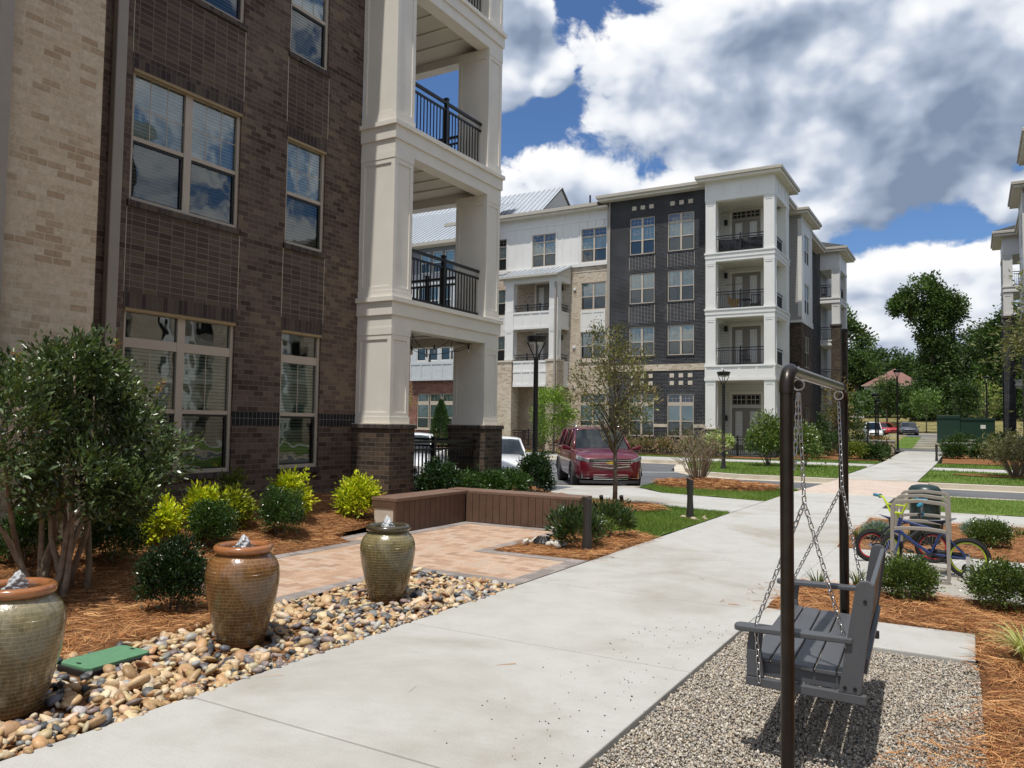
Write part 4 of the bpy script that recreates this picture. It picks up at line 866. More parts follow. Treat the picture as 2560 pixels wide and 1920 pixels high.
    mb.box(-9.0+0.002, -8.96, by0-0.03, by0+0.18, 8.57, 14.69); mb.box(-9.2, -8.998, by0-0.03, by0-0.002, 8.57, 14.69); mb.box(-8.998, -8.96, 50.9, 51.05, 8.57, 14.69); mb.box(-8.998, -8.96, 53.9, 54.1, 8.57, 14.69)
    fin(mb).build('bay_trim', M['white2'], root)
    f = fr('+y', by1); fin(wall(MB(), f, -9.75, bx, -0.3, 15)).build('bay_return', M['lap_grey'], root)
    eave(root, -13, bx, by0, by1, 15.05, 0.55, 0.5); eave(root, -13, -9.5, 54.6, 60, 14.6, 0.5, 0.5)
    # second tower
    x0, x1, y0, y1 = -10.4, -8.38, 62.3, 66.2
    for k, L in enumerate(LV+[14.4]):
        z0 = (9.45 if k == 2 else LV[k-1]) if k else 0
        if k >= 2:
            for c in ((x1-0.56, x1, y0, y0+0.56), (x1-0.56, x1, y1-0.56, y1)): fin(column(MB(), *c, z0, L-0.45 if k < 3 else 13.6, s=0.1)).build('porch_column', M['white2'], root)
        if k < 3:
            mb = MB(); 
            xo = x1 if k == 2 else x1-0.6
            mb.box(x0-3, xo+0.05, y0-0.06, y1, L-0.1, L); mb.box(x0-3, xo, y0-0.02, y1, L-0.3, L-0.1); mb.box(x0-3, xo+0.03, y0-0.05, y1, L-0.42, L-0.3); fin(mb).build('balcony_ledge', M['white2'], root)
            fin(railing(MB(), (x0-1.5, y0+0.2), (x1-0.56, y0+0.2), L, 1.0, post=(0.7,))).build('railing', M['black_metal'], root); fin(railing(MB(), (x1-0.2, y0+0.56), (x1-0.2, y1-0.56), L, 1.0, post=(0.5,))).build('railing', M['black_metal'], root)
    for c in ((x1-0.62, x1+0.03, y0-0.03, y0+0.62), (x1-0.62, x1+0.03, y1-0.62, y1+0.03)): fin(MB().box(*c, -0.3, 9.3)).build('brick_pier', M[brickmat], root); fin(MB().box(c[0]-0.05, c[1]+0.05, c[2]-0.05, c[3]+0.05, 9.301, 9.45)).build('pier_cap', M['brick_dark_soldier'], root)
    mb = MB(); mb.box(x0-2.5, x1, y0, y1, 13.6, 14.95); mb.box(x0-2.48, x1+0.03, y0-0.03, y0-0.001, 13.59, 13.8); mb.box(x1+0.001, x1+0.03, y0, y1+0.03, 13.59, 13.8); fin(mb).build('frieze', M['white2'], root)
    eave(root, x0-2.5, x1, y0, y1, 14.98, 0.6, 1.1)
    f = fr('-y', 66.0); fin(wall(MB(), f, -16, -10.6, 0, 15)).build('porch_wall', M['lap_white'], root)
    f = fr('+x', -10.6); fin(wall(MB(), f, 62.4, 66.0, 0, 15)).build('porch_wall', M['lap_white'], root)
    for z in (0.4, 5.12, 8.29, 11.48):
        doors(root, f, 63.4, 64.9, z, z+2.3)
fb = thing('apartment_building', 'long apartment building across the street with charcoal brick, white balconies and beige brick', 'apartment building', (-16, 46, 0), world=True)
end_tower(fb, 'brick_pier')
# charcoal brick section
f = fr('-y', 44.3); YD = 44.3
W4 = [(-17.83, -16.25), (-15.42, -13.84)]
ops = [(a, b, z0, z1) for a, b in W4 for z0, z1 in ((1.07, 3.56), (5.84, 7.6), (9.02, 10.86), (12.01, 14.26))]
fin(wall(MB(), f, -19.2, -12.9, -0.3, 15.55, ops)).build('charcoal_wall', M['brick_black'], fb)
for a, b in W4:
    window(fb, f, a, b, 1.07, 3.56, True, transom=(2.86, 3.08), meet=1.97, grid=None, sill='brick_black', lintel='brick_black', blind='blind')
    window(fb, f, a, b, 5.84, 7.6, True, sill='brick_black', lintel='brick_black', grid=(2, 1)); window(fb, f, a, b, 9.02, 10.86, True, sill='brick_black', lintel='brick_black', grid=(2, 1)); window(fb, f, a, b, 12.01, 14.26, True, transom=(13.68, 13.78), meet=12.88, sill='brick_black', lintel='brick_black', grid=(2, 1))
for a, b in W4:
    for z0, z1 in ((7.83, 8.93), (11.09, 11.92)):
        bp = wbox(MB(), f, a, b, z0, z1, 0.0015, 0.004).build('brick_panel', M['brick_black_stack'], fb); j = MB()
        for u in (a-0.03, b+0.01): wbox(j, f, u, u+0.02, z0, z1, 0.001, 0.007)
        j.build('panel_joint', M['stone'], bp)
    c0 = a+0.14
    for i in range(3):
        for z0, s in ((14.74, 0.25), (4.52, 0.24), (4.08, 0.24)): wbox(MB(), f, c0+i*0.55, c0+i*0.55+s+0.02, z0, z0+s, 0.0015, 0.02).build('stone_square', M['stone'], fb)
wbox(MB(), f, -19.2, -12.95, 4.93, 5.31, 0.002, 0.03).build('beige_band', M['brick_beige'], fb)
for a, b in ((-19.2, -17.83), (-16.25, -15.42), (-13.84, -12.95)): wbox(MB(), f, a, b, 1.61, 1.80, 0.002, 0.03).build('beige_band', M['brick_beige'], fb)
mb = MB(); mb.box(-19.75, -12.95, 43.78, 52, 15.45, 15.60); mb.build('soffit', M['soffit'], fb); mb = MB(); mb.box(-19.85, -13.1, 43.66, 52, 15.601, 15.80); mb.build('gutter', M['fascia'], fb, bevel=0.02)
hip(MB(), -19.8, -10, 43.7, 60, 15.81, 1.25).build('roof', M['shingle'], fb)
mb = MB(); wbox(mb, f, -19.2, -19.12, -0.3, 15.5, 0, 0.05); mb.cyl((-19.28, 44.18, 15.3), (-19.28, 44.4, 14.9), 0.05, n=8); mb.box(-19.33, -19.22, 44.3, 44.42, 0.2, 14.95); mb.box(-22.12, -22.02, 42.66, 42.78, 0.6, 10.5); mb.build('downspout', M['taupe'], fb)
# white board and batten over beige brick
f = fr('-y', 44.6); YW = 44.6
Wt = [(-21.22, -19.5), (-24.78, -23.05), (-28.5, -26.75)]; Wb = [(-21.22, -19.53), (-28.5, -26.77)]
ops = [(a, b, 11.93, 14.06) for a, b in Wt]
fin(wall(MB(), f, -31.5, -19.2, 11.86, 15.3, ops)).build('panel_wall', M['white2'], fb)
mb = MB()
wbox(mb, f, -31.5, -19.25, 11.66, 11.87, 0.0, 0.10); wbox(mb, f, -31.5, -19.2, 14.55, 14.70, 0.001, 0.03); wbox(mb, f, -31.5, -19.2, 15.1, 15.3, 0.001, 0.03)
u = -31.2
while u < -19.3:
    if not any(a-0.06 < u < b+0.06 for a, b in Wt): wbox(mb, f, u-0.035, u+0.035, 11.88, 14.549, 0.001, 0.026)
    else: wbox(mb, f, u-0.035, u+0.035, 14.20, 14.549, 0.001, 0.026)
    u += 0.575
u = -30.9
while u < -19.3: wbox(mb, f, u-0.035, u+0.035, 14.71, 15.09, 0.001, 0.026); u += 1.7
for a, b in Wt: wbox(mb, f, a-0.11, a-0.002, 11.93, 14.17, 0.001, 0.034); wbox(mb, f, b+0.002, b+0.11, 11.93, 14.17, 0.001, 0.034); wbox(mb, f, a-0.002, b+0.002, 14.062, 14.17, 0.001, 0.034)
mb.build('wall_batten', M['white2'], fb)
for a, b in Wt: window(fb, f, a, b, 11.93, 14.06, True, transom=(13.5, 13.6), meet=12.75, grid=(2, 1))
mb = MB(); mb.box(-31.5, -19.3, 44.12, 50, 15.18, 15.30); mb.build('soffit', M['soffit'], fb); mb = MB(); mb.box(-31.5, -19.9, 44.0, 50, 15.301, 15.52); mb.build('gutter', M['fascia'], fb, bevel=0.02)
mb = MB(); mb.quad((-31.5, 44.02, 15.53), (-17.5, 44.02, 15.53), (-17.5, 54, 18.0), (-31.5, 54, 18.0)); mb.build('roof', M['shingle'], fb)
mb = MB()
for x in (-21.3, -28.5): mb.cyl((x, 46, 16.0), (x, 46, 16.65), 0.06, n=8)
mb.build('vent_pipe', M['black_metal'], fb)
ops = [(a, b, z0, z1) for a, b in Wb for z0, z1 in ((0.95, 3.6), (5.8, 7.47), (8.9, 10.62))]
fin(wall(MB(), f, -31.5, -19.2, -0.3, 11.66, ops)).build('beige_wall', M['brick_beige'], fb)
for a, b in Wb:
    window(fb, f, a, b, 0.95, 3.6, True, transom=(2.9, 3.1), meet=1.95, grid=None); window(fb, f, a, b, 5.8, 7.47, True, grid=(2, 1)); window(fb, f, a, b, 8.9, 10.62, True, grid=(2, 1))
    mb = MB(); wbox(mb, f, a, b, 7.5, 8.87, 0.002, 0.03); wbox(mb, f, a, b, 8.7, 8.87, 0.03, 0.05); wbox(mb, f, a, b, 7.5, 7.66, 0.03, 0.05)
    for u in (a, (a+b)/2-0.05, b-0.1): wbox(mb, f, u, u+0.1, 7.661, 8.699, 0.03, 0.05)
    mb.build('spandrel_panel', M['white2'], fb)
    mb = MB(); wbox(mb, f, a-0.15, b+0.15, 5.58, 5.78, 0.002, 0.07); mb.build('stone_sill', M['stone'], fb)
mb = MB(); wbox(mb, f, -31.5, -19.2, 11.3, 11.36, 0.002, 0.02); wbox(mb, f, -31.5, -19.2, 1.60, 1.66, 0.002, 0.03)
mb.build('beige_band', M['stone'], fb)
mb = MB()
for z in (10.2, 6.5, 3.95): wbox(mb, f, -21.75, -21.55, z, z+0.16, 0.001, 0.07)
mb.build('vent_cover', M['white2'], fb)
# portico of balconies on the beige front
P0, P1, PY = -26.2, -22.0, 42.86
for (a, b) in ((-25.75, -25.15), (-22.57, -21.98)):
    column(MB(), a, b, PY, PY+0.5, 5.72, 7.66, s=0.09).build('porch_column', M['white2'], fb); column(MB(), a, b, PY, PY+0.5, 8.78, 10.6, s=0.09).build('porch_column', M['white2'], fb); MB().box(a-0.01, b+0.01, PY-0.01, PY+0.5, 7.661, 8.779).build('porch_column', M['white2'], fb)
for (a, b) in ((-26.27, -25.22), (-22.75, -21.98)):
    MB().box(a, b, PY, PY+0.9, -0.3, 5.6).build('brick_pier', M['brick_beige'], fb); MB().box(a-0.05, b+0.05, PY-0.05, PY+0.95, 5.601, 5.71).build('pier_cap', M['stone'], fb)
def panel_front(z0, z1, zs):
    mb = MB(); mb.box(-25.14, -22.58, PY+0.06, PY+0.16, z0, z1); mb.box(-25.14, -22.58, PY+0.02, PY+0.06, z1-0.12, z1); mb.box(-25.14, -22.58, PY+0.02, PY+0.06, z0, z0+0.16)
    for z in zs: mb.box(-25.14, -22.58, PY+0.03, PY+0.06, z-0.06, z+0.06)
    for i in range(1, 4): x = -25.14+2.56*i/4; mb.box(x-0.05, x+0.05, PY+0.035, PY+0.06, z0+0.161, z1-0.121)
    mb.box(-22.2, -22.05, PY+0.5, 44.595, z0, z1); mb.box(-22.05, -22.02, PY+0.5, 44.595, z1-0.12, z1); mb.box(-22.05, -22.02, PY+0.5, 44.595, z0, z0+0.16)
    mb.box(-26.0, -22.25, PY+0.17, 44.595, z0+0.05, z0+0.3)
    mb.build('balcony_panel', M['white2'], fb)
panel_front(7.66, 8.76, []); panel_front(4.02, 5.66, [4.98])
for z in (8.30, 5.14):
    mb = MB(); railing(mb, (-25.15, PY+0.25), (-22.57, PY+0.25), z, 0.93, post=(0.35, 0.7)); railing(mb, (-22.12, PY+0.5), (-22.12, 44.55), z, 0.93, post=()); mb.build('railing', M['black_metal'], fb)
railing(MB(), (-25.22, PY+0.3), (-22.75, PY+0.3), 0.3, 1.0, post=(0.45,)).build('railing', M['black_metal'], fb)
railing(MB(), (-22.3, PY+0.9), (-22.3, 44.55), 0.3, 1.0, post=(1,)).build('railing', M['black_metal'], fb)
mb = MB(); mb.box(-25.9, -21.95, PY-0.02, PY+0.4, 10.6, 10.95); mb.box(-22.3, -21.95, PY+0.4, 44.59, 10.6, 10.95); mb.build('porch_beam', M['white2'], fb)
mb = MB(); mb.quad((-21.93, 42.6, 10.96), (-21.93, 44.59, 10.96), (-21.93, 44.59, 11.7)); mb.box(-26.2, -21.95, PY-0.2, 44.59, 10.951, 10.99); mb.build('porch_gable', M['soffit'], fb)
mb = MB(); mb.quad((-26.5, 42.5, 10.98), (-21.8, 42.5, 10.98), (-21.8, 44.59, 11.80), (-26.1, 44.59, 11.80)); mb.quad((-26.5, 42.5, 10.93), (-21.8, 42.5, 10.93), (-21.8, 44.59, 11.75), (-26.1, 44.59, 11.75)); mb.quad((-26.5, 42.5, 10.93), (-21.8, 42.5, 10.93), (-21.8, 42.5, 10.98), (-26.5, 42.5, 10.98)); mb.quad((-21.8, 42.5, 10.93), (-21.8, 44.59, 11.75), (-21.8, 44.59, 11.80), (-21.8, 42.5, 10.98))
for i in range(12): x = -26.4+i*0.41; mb.hexa([(x, 42.5, 10.98), (x+0.03, 42.5, 10.98), (x+0.03, 44.59, 11.80), (x, 44.59, 11.80)], [(x, 42.5, 11.03), (x+0.03, 42.5, 11.03), (x+0.03, 44.59, 11.85), (x, 44.59, 11.85)])
mb.build('porch_roof', M['metalroof'], fb); MB().box(-26.5, -21.8, 42.4, 42.498, 10.88, 11.0).build('gutter', M['fascia'], fb)
f2 = fr('-y', 44.58)
for z in (0.35, 5.12, 8.29): doors(fb, f2, -24.4, -22.85, z, z+2.45, (z+2.55, z+3.1) if z < 1 else None); lamp(fb, -22.55, 44.55, z+2.1)
mb = MB(); mb.box(-31.5, -9.8, 46.8, 70, -0.3, 15.15); mb.build('core_wall', M['lap_grey'], fb)
# right-hand twin, only its corner shows
MIR[0] = True
rb = thing('apartment_building', 'apartment building at the right edge with charcoal brick pillar under white balconies', 'apartment building', (9, 46, 0), world=True)
end_tower(rb, 'brick_black')
f = fr('-y', 44.3); ops = [(a, b, z0, z1) for a, b in W4 for z0, z1 in ((1.07, 3.56), (5.84, 7.6), (9.02, 10.86), (12.01, 14.26))]
fin(wall(MB(), f, -30, -12.9, -0.3, 15.55, ops)).build('charcoal_wall', M['brick_black'], rb)
for o in ops: window(rb, f, *o, True, grid=(2, 1))
fin(MB().box(-92, -12.95, 43.7, 52, 15.5, 15.8)).build('gutter', M['fascia'], rb)
o2 = [(x, x+1.7, z, z+2.0) for x in (-89, -84, -78, -73, -67, -61, -56, -50, -45, -39, -34) for z in (1.0, 5.7, 8.9, 12.0)]
fin(wall(MB(), f, -92, -30, -0.3, 15.55, o2)).build('far_wall', M['brick_beige'], rb); fin(MB().box(-92, -30, 44.6, 45, -0.3, 15.5)).build('dark_room', M['dark_void'], rb)
for x in (-81, -70, -58, -47, -36):
    for dx in (0, 3.4): fin(MB().box(x+dx, x+dx+0.5, 42.6, 43.1, -0.3, 15.4)).build('porch_column', M['white2'], rb)
    for L in LV+[15.3]: fin(MB().box(x-0.1, x+4.0, 42.5, 44.3, L-0.5, L)).build('balcony_ledge', M['white2'], rb)
fin(MB().box(-31.5, -9.8, 46.8, 70, -0.3, 15.15)).build('core_wall', M['lap_grey'], rb)
MIR[0] = False
# ================= building across the walk: out of frame, seen in the window glass =================
ob = thing('apartment_building', 'brown brick apartment building with white porches across the walk, mirrored in the left windows', 'apartment building', (12, 10, 0), world=True)
f = fr('-x', 11.0); ops = [(y, y+1.8, z, z+2.0) for y in (-4, 0.5, 5, 15.5) for z in (0.9, 4.4, 7.6, 10.8)]
wall(MB(), f, -8, 20, -0.3, 13.6, ops).build('brick_wall', M['brick_dark'], ob)
for o in ops: window(ob, f, *o, True, grid=(1, 1))
MB().box(11.6, 24, -8, 20, -0.3, 13.6).build('core_wall', M['lap_grey'], ob); MB().box(10.3, 24.5, -8.5, 20.5, 13.601, 14.0).build('roof', M['fascia'], ob)
for y0 in (9.0, 12.8):
    for k, L in enumerate(Ls+[13.4]): column(MB(), 10.1, 10.7, y0, y0+0.6, 0.0 if k == 0 else Ls[k-1], L-0.54).build('porch_column', M['white'], ob)
for L in Ls+[13.4]: ledge(MB(), 10.1, 11.0, 9.0, 13.4, L).build('balcony_ledge', M['white'], ob)
for L in Ls: railing(MB(), (10.4, 9.6), (10.4, 12.8), L).build('railing', M['black_metal'], ob)
# ================= red brick wing behind the porch =================
rd = thing('apartment_building', 'red brick apartment wing with pale metal roof seen through the porch opening', 'apartment building', (-36, 44, 0), world=True)
f = fr('-y', 42.0)
ops = [(-32.0, -29.0, 1.3, 3.6)]
fin(wall(MB(), f, -46, -28.4, -0.3, 13.5, ops+[(-32.4, -28.9, 4.45, 13.2)])).build('red_wall', M['brick_red'], rd)
mb = MB(); mb.quad((-28.4, 42, -0.3), (-28.4, 46, -0.3), (-28.4, 46, 14), (-28.4, 42, 14)); mb.build('red_wall', M['brick_red'], rd)
for i in range(3): window(rd, f, -31.98+i*1.02, -31.05+i*1.02, 1.3, 3.6, False, transom=(2.85, 3.1), meet=2.0, grid=None, frame='tan', lintel='brick_red')
MB().box(-32.1, -29.0, 41.93, 42.0, 1.2, 1.29).build('stone_sill', M['stone'], rd)
f3 = fr('-y', 41.7)
o3 = [(-31.9+i*0.98, -31.15+i*0.98, z, z+1.75) for i in range(3) for z in (5.75, 8.9)]+[(-31.7+i*0.98, -30.95+i*0.98, 11.6, 13.0) for i in range(3)]
fin(wall(MB(), f3, -32.4, -28.9, 4.45, 10.9, o3)).build('bay_siding', M['siding_pale'], rd); fin(wall(MB(), f3, -32.4, -28.9, 10.9, 13.3, o3)).build('bay_siding', M['siding_blue'], rd)
mb = MB(); mb.quad((-28.9, 41.7, 4.45), (-28.9, 42.0, 4.45), (-28.9, 42.0, 13.3), (-28.9, 41.7, 13.3)); mb.quad((-32.4, 41.7, 4.45), (-28.9, 41.7, 4.45), (-28.9, 42.0, 4.45), (-32.4, 42.0, 4.45)); mb.build('bay_return', M['siding_blue'], rd)
mb = MB()
for z in (4.45, 5.5, 7.62, 8.66, 10.8): wbox(mb, f3, -32.4, -28.9, z, z+0.16, 0.001, 0.03)
for i in range(5):
    for z in (4.62, 7.79): wbox(mb, f3, -32.4+i*0.85, -32.3+i*0.85, z, z+0.87, 0.001, 0.028)
mb.build('bay_trim', M['siding_pale'], rd)
for o in o3: window(rd, f3, *o, False, grid=None, frame='white')
mb = MB(); mb.box(-33.3, -33.2, 41.88, 41.99, 0.2, 4.3); mb.tube([(-32.9, 41.9, 4.5), (-33.1, 41.9, 4.4), (-33.25, 41.93, 4.2)], 0.05, 8); mb.build('downspout', M['tan'], rd)
mb = MB(); mb.box(-36, -33.6, 41.2, 42.0, 4.0, 5.0); railing(mb, (-36, 41.3), (-33.6, 41.3), 5.0, 1.0); mb.build('balcony', M['siding_blue'], rd)
# roof: lower shed with dormer wall, upper gable
mb = MB(); mb.box(-40, -28.0, 41.1, 41.2, 13.35, 13.55); mb.build('gutter', M['fascia'], rd); MB().box(-40, -28.0, 41.2, 42.0, 13.3, 13.4).build('soffit', M['soffit'], rd)
mb = MB()
def seam(x0, x1, y0, z0, y1, z1, step=0.42, top=None):
    mb.quad((x0, y0, z0), (x1, y0, z0), (x1, y1, z1), (x0, y1, z1)); n = int((x1-x0)/step)
    for i in range(n+1):
        x = x0+i*step; mb.hexa([(x, y0, z0), (x+0.04, y0, z0), (x+0.04, y1, z1), (x, y1, z1)], [(x, y0, z0+0.06), (x+0.04, y0, z0+0.06), (x+0.04, y1, z1+0.06), (x, y1, z1+0.06)])
seam(-40, -28.0, 41.1, 13.56, 48.0, 17.6); seam(-46, -25.6, 46.8, 16.1, 50.5, 19.0)
mb.build('roof', M['metalroof'], rd)
mb = MB(); mb.quad((-25.7, 47.1, 16.2), (-25.7, 50.5, 18.8), (-25.7, 54.0, 16.2)); mb.quad((-25.6, 50.5, 19.0), (-46, 50.5, 19.0), (-46, 54.4, 16.1), (-25.6, 54.4, 16.1)); mb.build('gable', M['soffit'], rd)
mb = MB(); mb.box(-46, -35.5, 44.5, 44.6, 14.5, 16.6); mb.build('dormer_wall', M['lap_white'], rd)
MB().box(-46, -28.6, 42.2, 56, -0.3, 13.3).build('core_wall', M['lap_grey'], rd)
# ================= house on the hill =================
hs = thing('house', 'small pale house with red brown hip roof up on the wooded bank', 'house', (-13, 146, 5), world=True)
mb = MB(); wall(mb, fr('-y', 143), -15.5, -7.2, 4.6, 9.0, [(-10.2, -9.0, 6.7, 8.3)]); mb.quad((-7.2, 143, 4.6), (-7.2, 151, 4.6), (-7.2, 151, 9), (-7.2, 143, 9)); mb.quad((-20, 142, 3.5), (-15.5, 142, 3.5), (-15.5, 142, 6.0), (-20, 142, 6.0)); mb.quad((-15.5, 142, 3.5), (-15.5, 143, 3.5), (-15.5, 143, 6.0), (-15.5, 142, 6.0)); mb.quad((-15.5, 143.0, 6.0), (-11.5, 142.99, 9.0), (-15.5, 142.99, 9.0)); mb.build('wall', M['lap_white'], hs)
mb = MB(); hip(mb, -15.8, -6.6, 142.4, 152, 9.0, 3.0); mb.quad((-21, 141.4, 5.6), (-15.8, 141.4, 5.6), (-15.8, 144, 7.4), (-21, 144, 7.4)); mb.build('roof', M['shingle_brown'], hs)
mb = MB(); mb.box(-15.9, -6.5, 142.3, 152.1, 8.85, 8.99); mb.build('eave_trim', M['tan'], hs)
mb = MB(); mb.box(-10.2, -9.0, 143.05, 143.15, 6.7, 8.3); mb.build('window', M['dark_void'], hs)
mb = MB(); mb.box(-10.3, -8.9, 142.93, 142.99, 6.6, 6.69); mb.box(-10.3, -8.9, 142.93, 142.99, 8.31, 8.4); mb.build('window_trim', M['white2'], hs)
# ------------------------------------------------------------------ site furniture
def potmat(name, top, mid, low, line, scale=1.0):
    m, t, b = newmat(name); setb(b, Roughness=0.24); b.inputs['Coat Weight'].default_value = 0.6; b.inputs['Coat Roughness'].default_value = 0.08
    o = nd(t, 'ShaderNodeTexCoord').outputs['Object']; sp = nd(t, 'ShaderNodeSeparateXYZ', {0: o}); x, y, z = sp.outputs
    n1 = noise(t, o, 5.0, 4, 0.6); n2 = noise(t, o, 26.0, 4, 0.6); nb = noise(t, o, 2.2, 3, 0.5)
    zz = mth(t, 'ADD', mth(t, 'DIVIDE', z, 0.72), mth(t, 'MULTIPLY', mth(t, 'SUBTRACT', n1, 0.5), 0.7))
    base = ramp(t, zz, [(0.05, low), (0.45, mid), (0.62, mid), (0.85, top)])
    base = mix(t, 0.7, base, ramp(t, n2, [(0.3, (0.6, 0.6, 0.58)), (0.7, (1.35, 1.35, 1.3))]), 'MULTIPLY')
    # pressed net of rings and short uprights
    zr = mth(t, 'ADD', mth(t, 'DIVIDE', z, 0.024), mth(t, 'MULTIPLY', mth(t, 'SUBTRACT', nb, 0.5), 1.6))
    row = mth(t, 'FLOOR', zr); ang = mth(t, 'DIVIDE', mth(t, 'ARCTAN2', y, x), 0.13)
    uu = mth(t, 'ADD', ang, mth(t, 'MULTIPLY', nd(t, 'ShaderNodeTexWhiteNoise', {'W': row}, noise_dimensions='1D').outputs[0], 1.0))
    l1 = mth(t, 'LESS_THAN', mth(t, 'FRACT', zr), 0.17); l2 = mth(t, 'LESS_THAN', mth(t, 'FRACT', uu), 0.09)
    ln_ = mth(t, 'MAXIMUM', l1, mth(t, 'MULTIPLY', l2, mth(t, 'GREATER_THAN', n1, 0.45)))
    t.links.new(mix(t, mth(t, 'MULTIPLY', ln_, mth(t, 'MULTIPLY', n2, 1.15)), base, line), b.inputs['Base Color'])
    t.links.new(nd(t, 'ShaderNodeBump', {'Height': mth(t, 'ADD', mth(t, 'MULTIPLY', ln_, -1.0), n2), 'Strength': 0.5, 'Distance': 0.006}).outputs[0], b.inputs['Normal']); return m
def glaze(name, c, c2): 
    m = plain(name, c, 0.2, var=0.1, scale=9, coat=0.7, c2=c2); return m
M['terra_rim'] = glaze('orange glazed rim', (0.42, 0.17, 0.06), (0.26, 0.095, 0.035)); M['dark_rim'] = glaze('dark olive glazed rim', (0.085, 0.068, 0.036), (0.035, 0.028, 0.016))
mw, tw, bw_ = newmat('dark water'); setb(bw_, Roughness=0.03); bw_.inputs['Base Color'].default_value = (0.012, 0.011, 0.010, 1)
nw = noise(tw, nd(tw, 'ShaderNodeTexCoord').outputs['Object'], 26, 3, 0.5); tw.links.new(nd(tw, 'ShaderNodeBump', {'Height': nw, 'Strength': 0.6, 'Distance': 0.02}).outputs[0], bw_.inputs['Normal']); M['water'] = mw
mw, tw, bw_ = newmat('white bubbling water'); setb(bw_, Roughness=0.12); bw_.inputs['Transmission Weight'].default_value = 0.45; bw_.inputs['IOR'].default_value = 1.33; bw_.inputs['Base Color'].default_value = (0.86, 0.89, 0.92, 1); M['foam'] = mw
prof = [(0.145, 0.0), (0.165, 0.02), (0.185, 0.10), (0.215, 0.22), (0.243, 0.34), (0.258, 0.44), (0.262, 0.50), (0.256, 0.555), (0.235, 0.605), (0.205, 0.64), (0.185, 0.655), (0.176, 0.668)]
rimp = [(0.172, 0.664), (0.190, 0.664), (0.206, 0.676), (0.212, 0.694), (0.206, 0.712), (0.190, 0.722), (0.172, 0.722), (0.158, 0.712), (0.150, 0.694), (0.148, 0.62)]
mats = [potmat('grey green crackle glaze', (0.235, 0.205, 0.125), (0.15, 0.125, 0.07), (0.115, 0.082, 0.04), (0.38, 0.31, 0.17)), potmat('amber brown crackle glaze', (0.195, 0.085, 0.026), (0.125, 0.066, 0.024), (0.098, 0.062, 0.028), (0.34, 0.215, 0.095)), potmat('olive crackle glaze', (0.185, 0.155, 0.072), (0.10, 0.08, 0.034), (0.088, 0.06, 0.026), (0.38, 0.31, 0.16))]
plab = ['grey green glazed urn fountain with orange rim, cut by the left edge', 'amber brown glazed urn fountain with orange rim', 'olive glazed urn fountain with dark rim, nearest the bench']
for i, (x, y) in enumerate(POTS):
    t = thing('urn_fountain', plab[i], 'fountain', (x, y, -0.02), rz=i*1.3, group='bubbling urn fountains in the pebbles')
    s = (1.0, 1.03, 0.985)[i]; t.scale = (s, s, s)
    MB().lathe(prof, n=64, cap1=False).build('body', mats[i], t, smooth='all')
    MB().lathe(rimp, n=64, cap0=False, cap1=False).build('rim', M['terra_rim' if i < 2 else 'dark_rim'], t, smooth='all')
    MB().lathe([(0.152, 0.690), (0.001, 0.690)], n=40, cap0=False).build('water', M['water'], t)
    j = MB(); nn, mm = 18, 16; vs = []; lean = (0.03, 0.0, 0.04)[i]; ph = i*2.1
    for q in range(mm):
        u = q/(mm-1); r0 = 0.040*(1-u)**0.8+0.017*(1-u**3)+0.002; zz = 0.684+0.115*u*(1, .9, 1.05)[i]
        for p in range(nn):
            a = 6.2832*p/nn; rr = r0*(1+0.28*math.sin(3*a+9*u+ph)*math.sin(17*u+ph)+0.20*math.sin(5*a-13*u+ph)+0.13*math.sin(8*a+31*u)); vs.append((rr*math.cos(a)+lean*u, rr*math.sin(a), zz+0.006*math.sin(4*a+20*u)*(1-u*0.4)))
    j.add(vs, [(q*nn+p, q*nn+(p+1) % nn, (q+1)*nn+(p+1) % nn, (q+1)*nn+p) for q in range(mm-1) for p in range(nn)]+[tuple(range((mm-1)*nn, mm*nn))])
    j.build('water_jet', M['foam'], t, smooth='all')
# valve box lid
vb = thing('valve_box', 'green plastic irrigation valve box lid set in the pebbles by the urns', 'valve box', (-5.13, 3.31, -0.022), rz=rad(2))
M['green_plastic'] = plain('green plastic', (0.115, 0.27, 0.15), 0.6, var=0.12, scale=30, bump=0.5, bscale=120); M['black_plastic'] = plain('black plastic', (0.015, 0.015, 0.016), 0.5, var=0.2)
MB().prism([(-0.155+0.03*(1-math.cos(a)) if False else 0.16*sx+(-0.03*sx)*(1-abs(math.cos(a))), 0.235*sy-0.03*sy*(1-abs(math.sin(a)))) for sx, sy, a in ((1, -1, 1.57), (1, -1, 0), (1, 1, 0), (1, 1, 1.57), (-1, 1, 1.57), (-1, 1, 0), (-1, -1, 0), (-1, -1, 1.57))], 0.02, 0.05).build('lid', M['green_plastic'], vb, bevel=0.006)
MB().box(-0.17, 0.17, -0.245, 0.245, -0.06, 0.03).build('box_rim', M['black_plastic'], vb, bevel=0.01)
mb = MB(); mb.box(-0.02, 0.02, 0.19, 0.205, 0.05, 0.053); mb.box(-0.02, 0.02, -0.205, -0.19, 0.05, 0.053); mb.build('finger_slot', M['black_plastic'], vb)
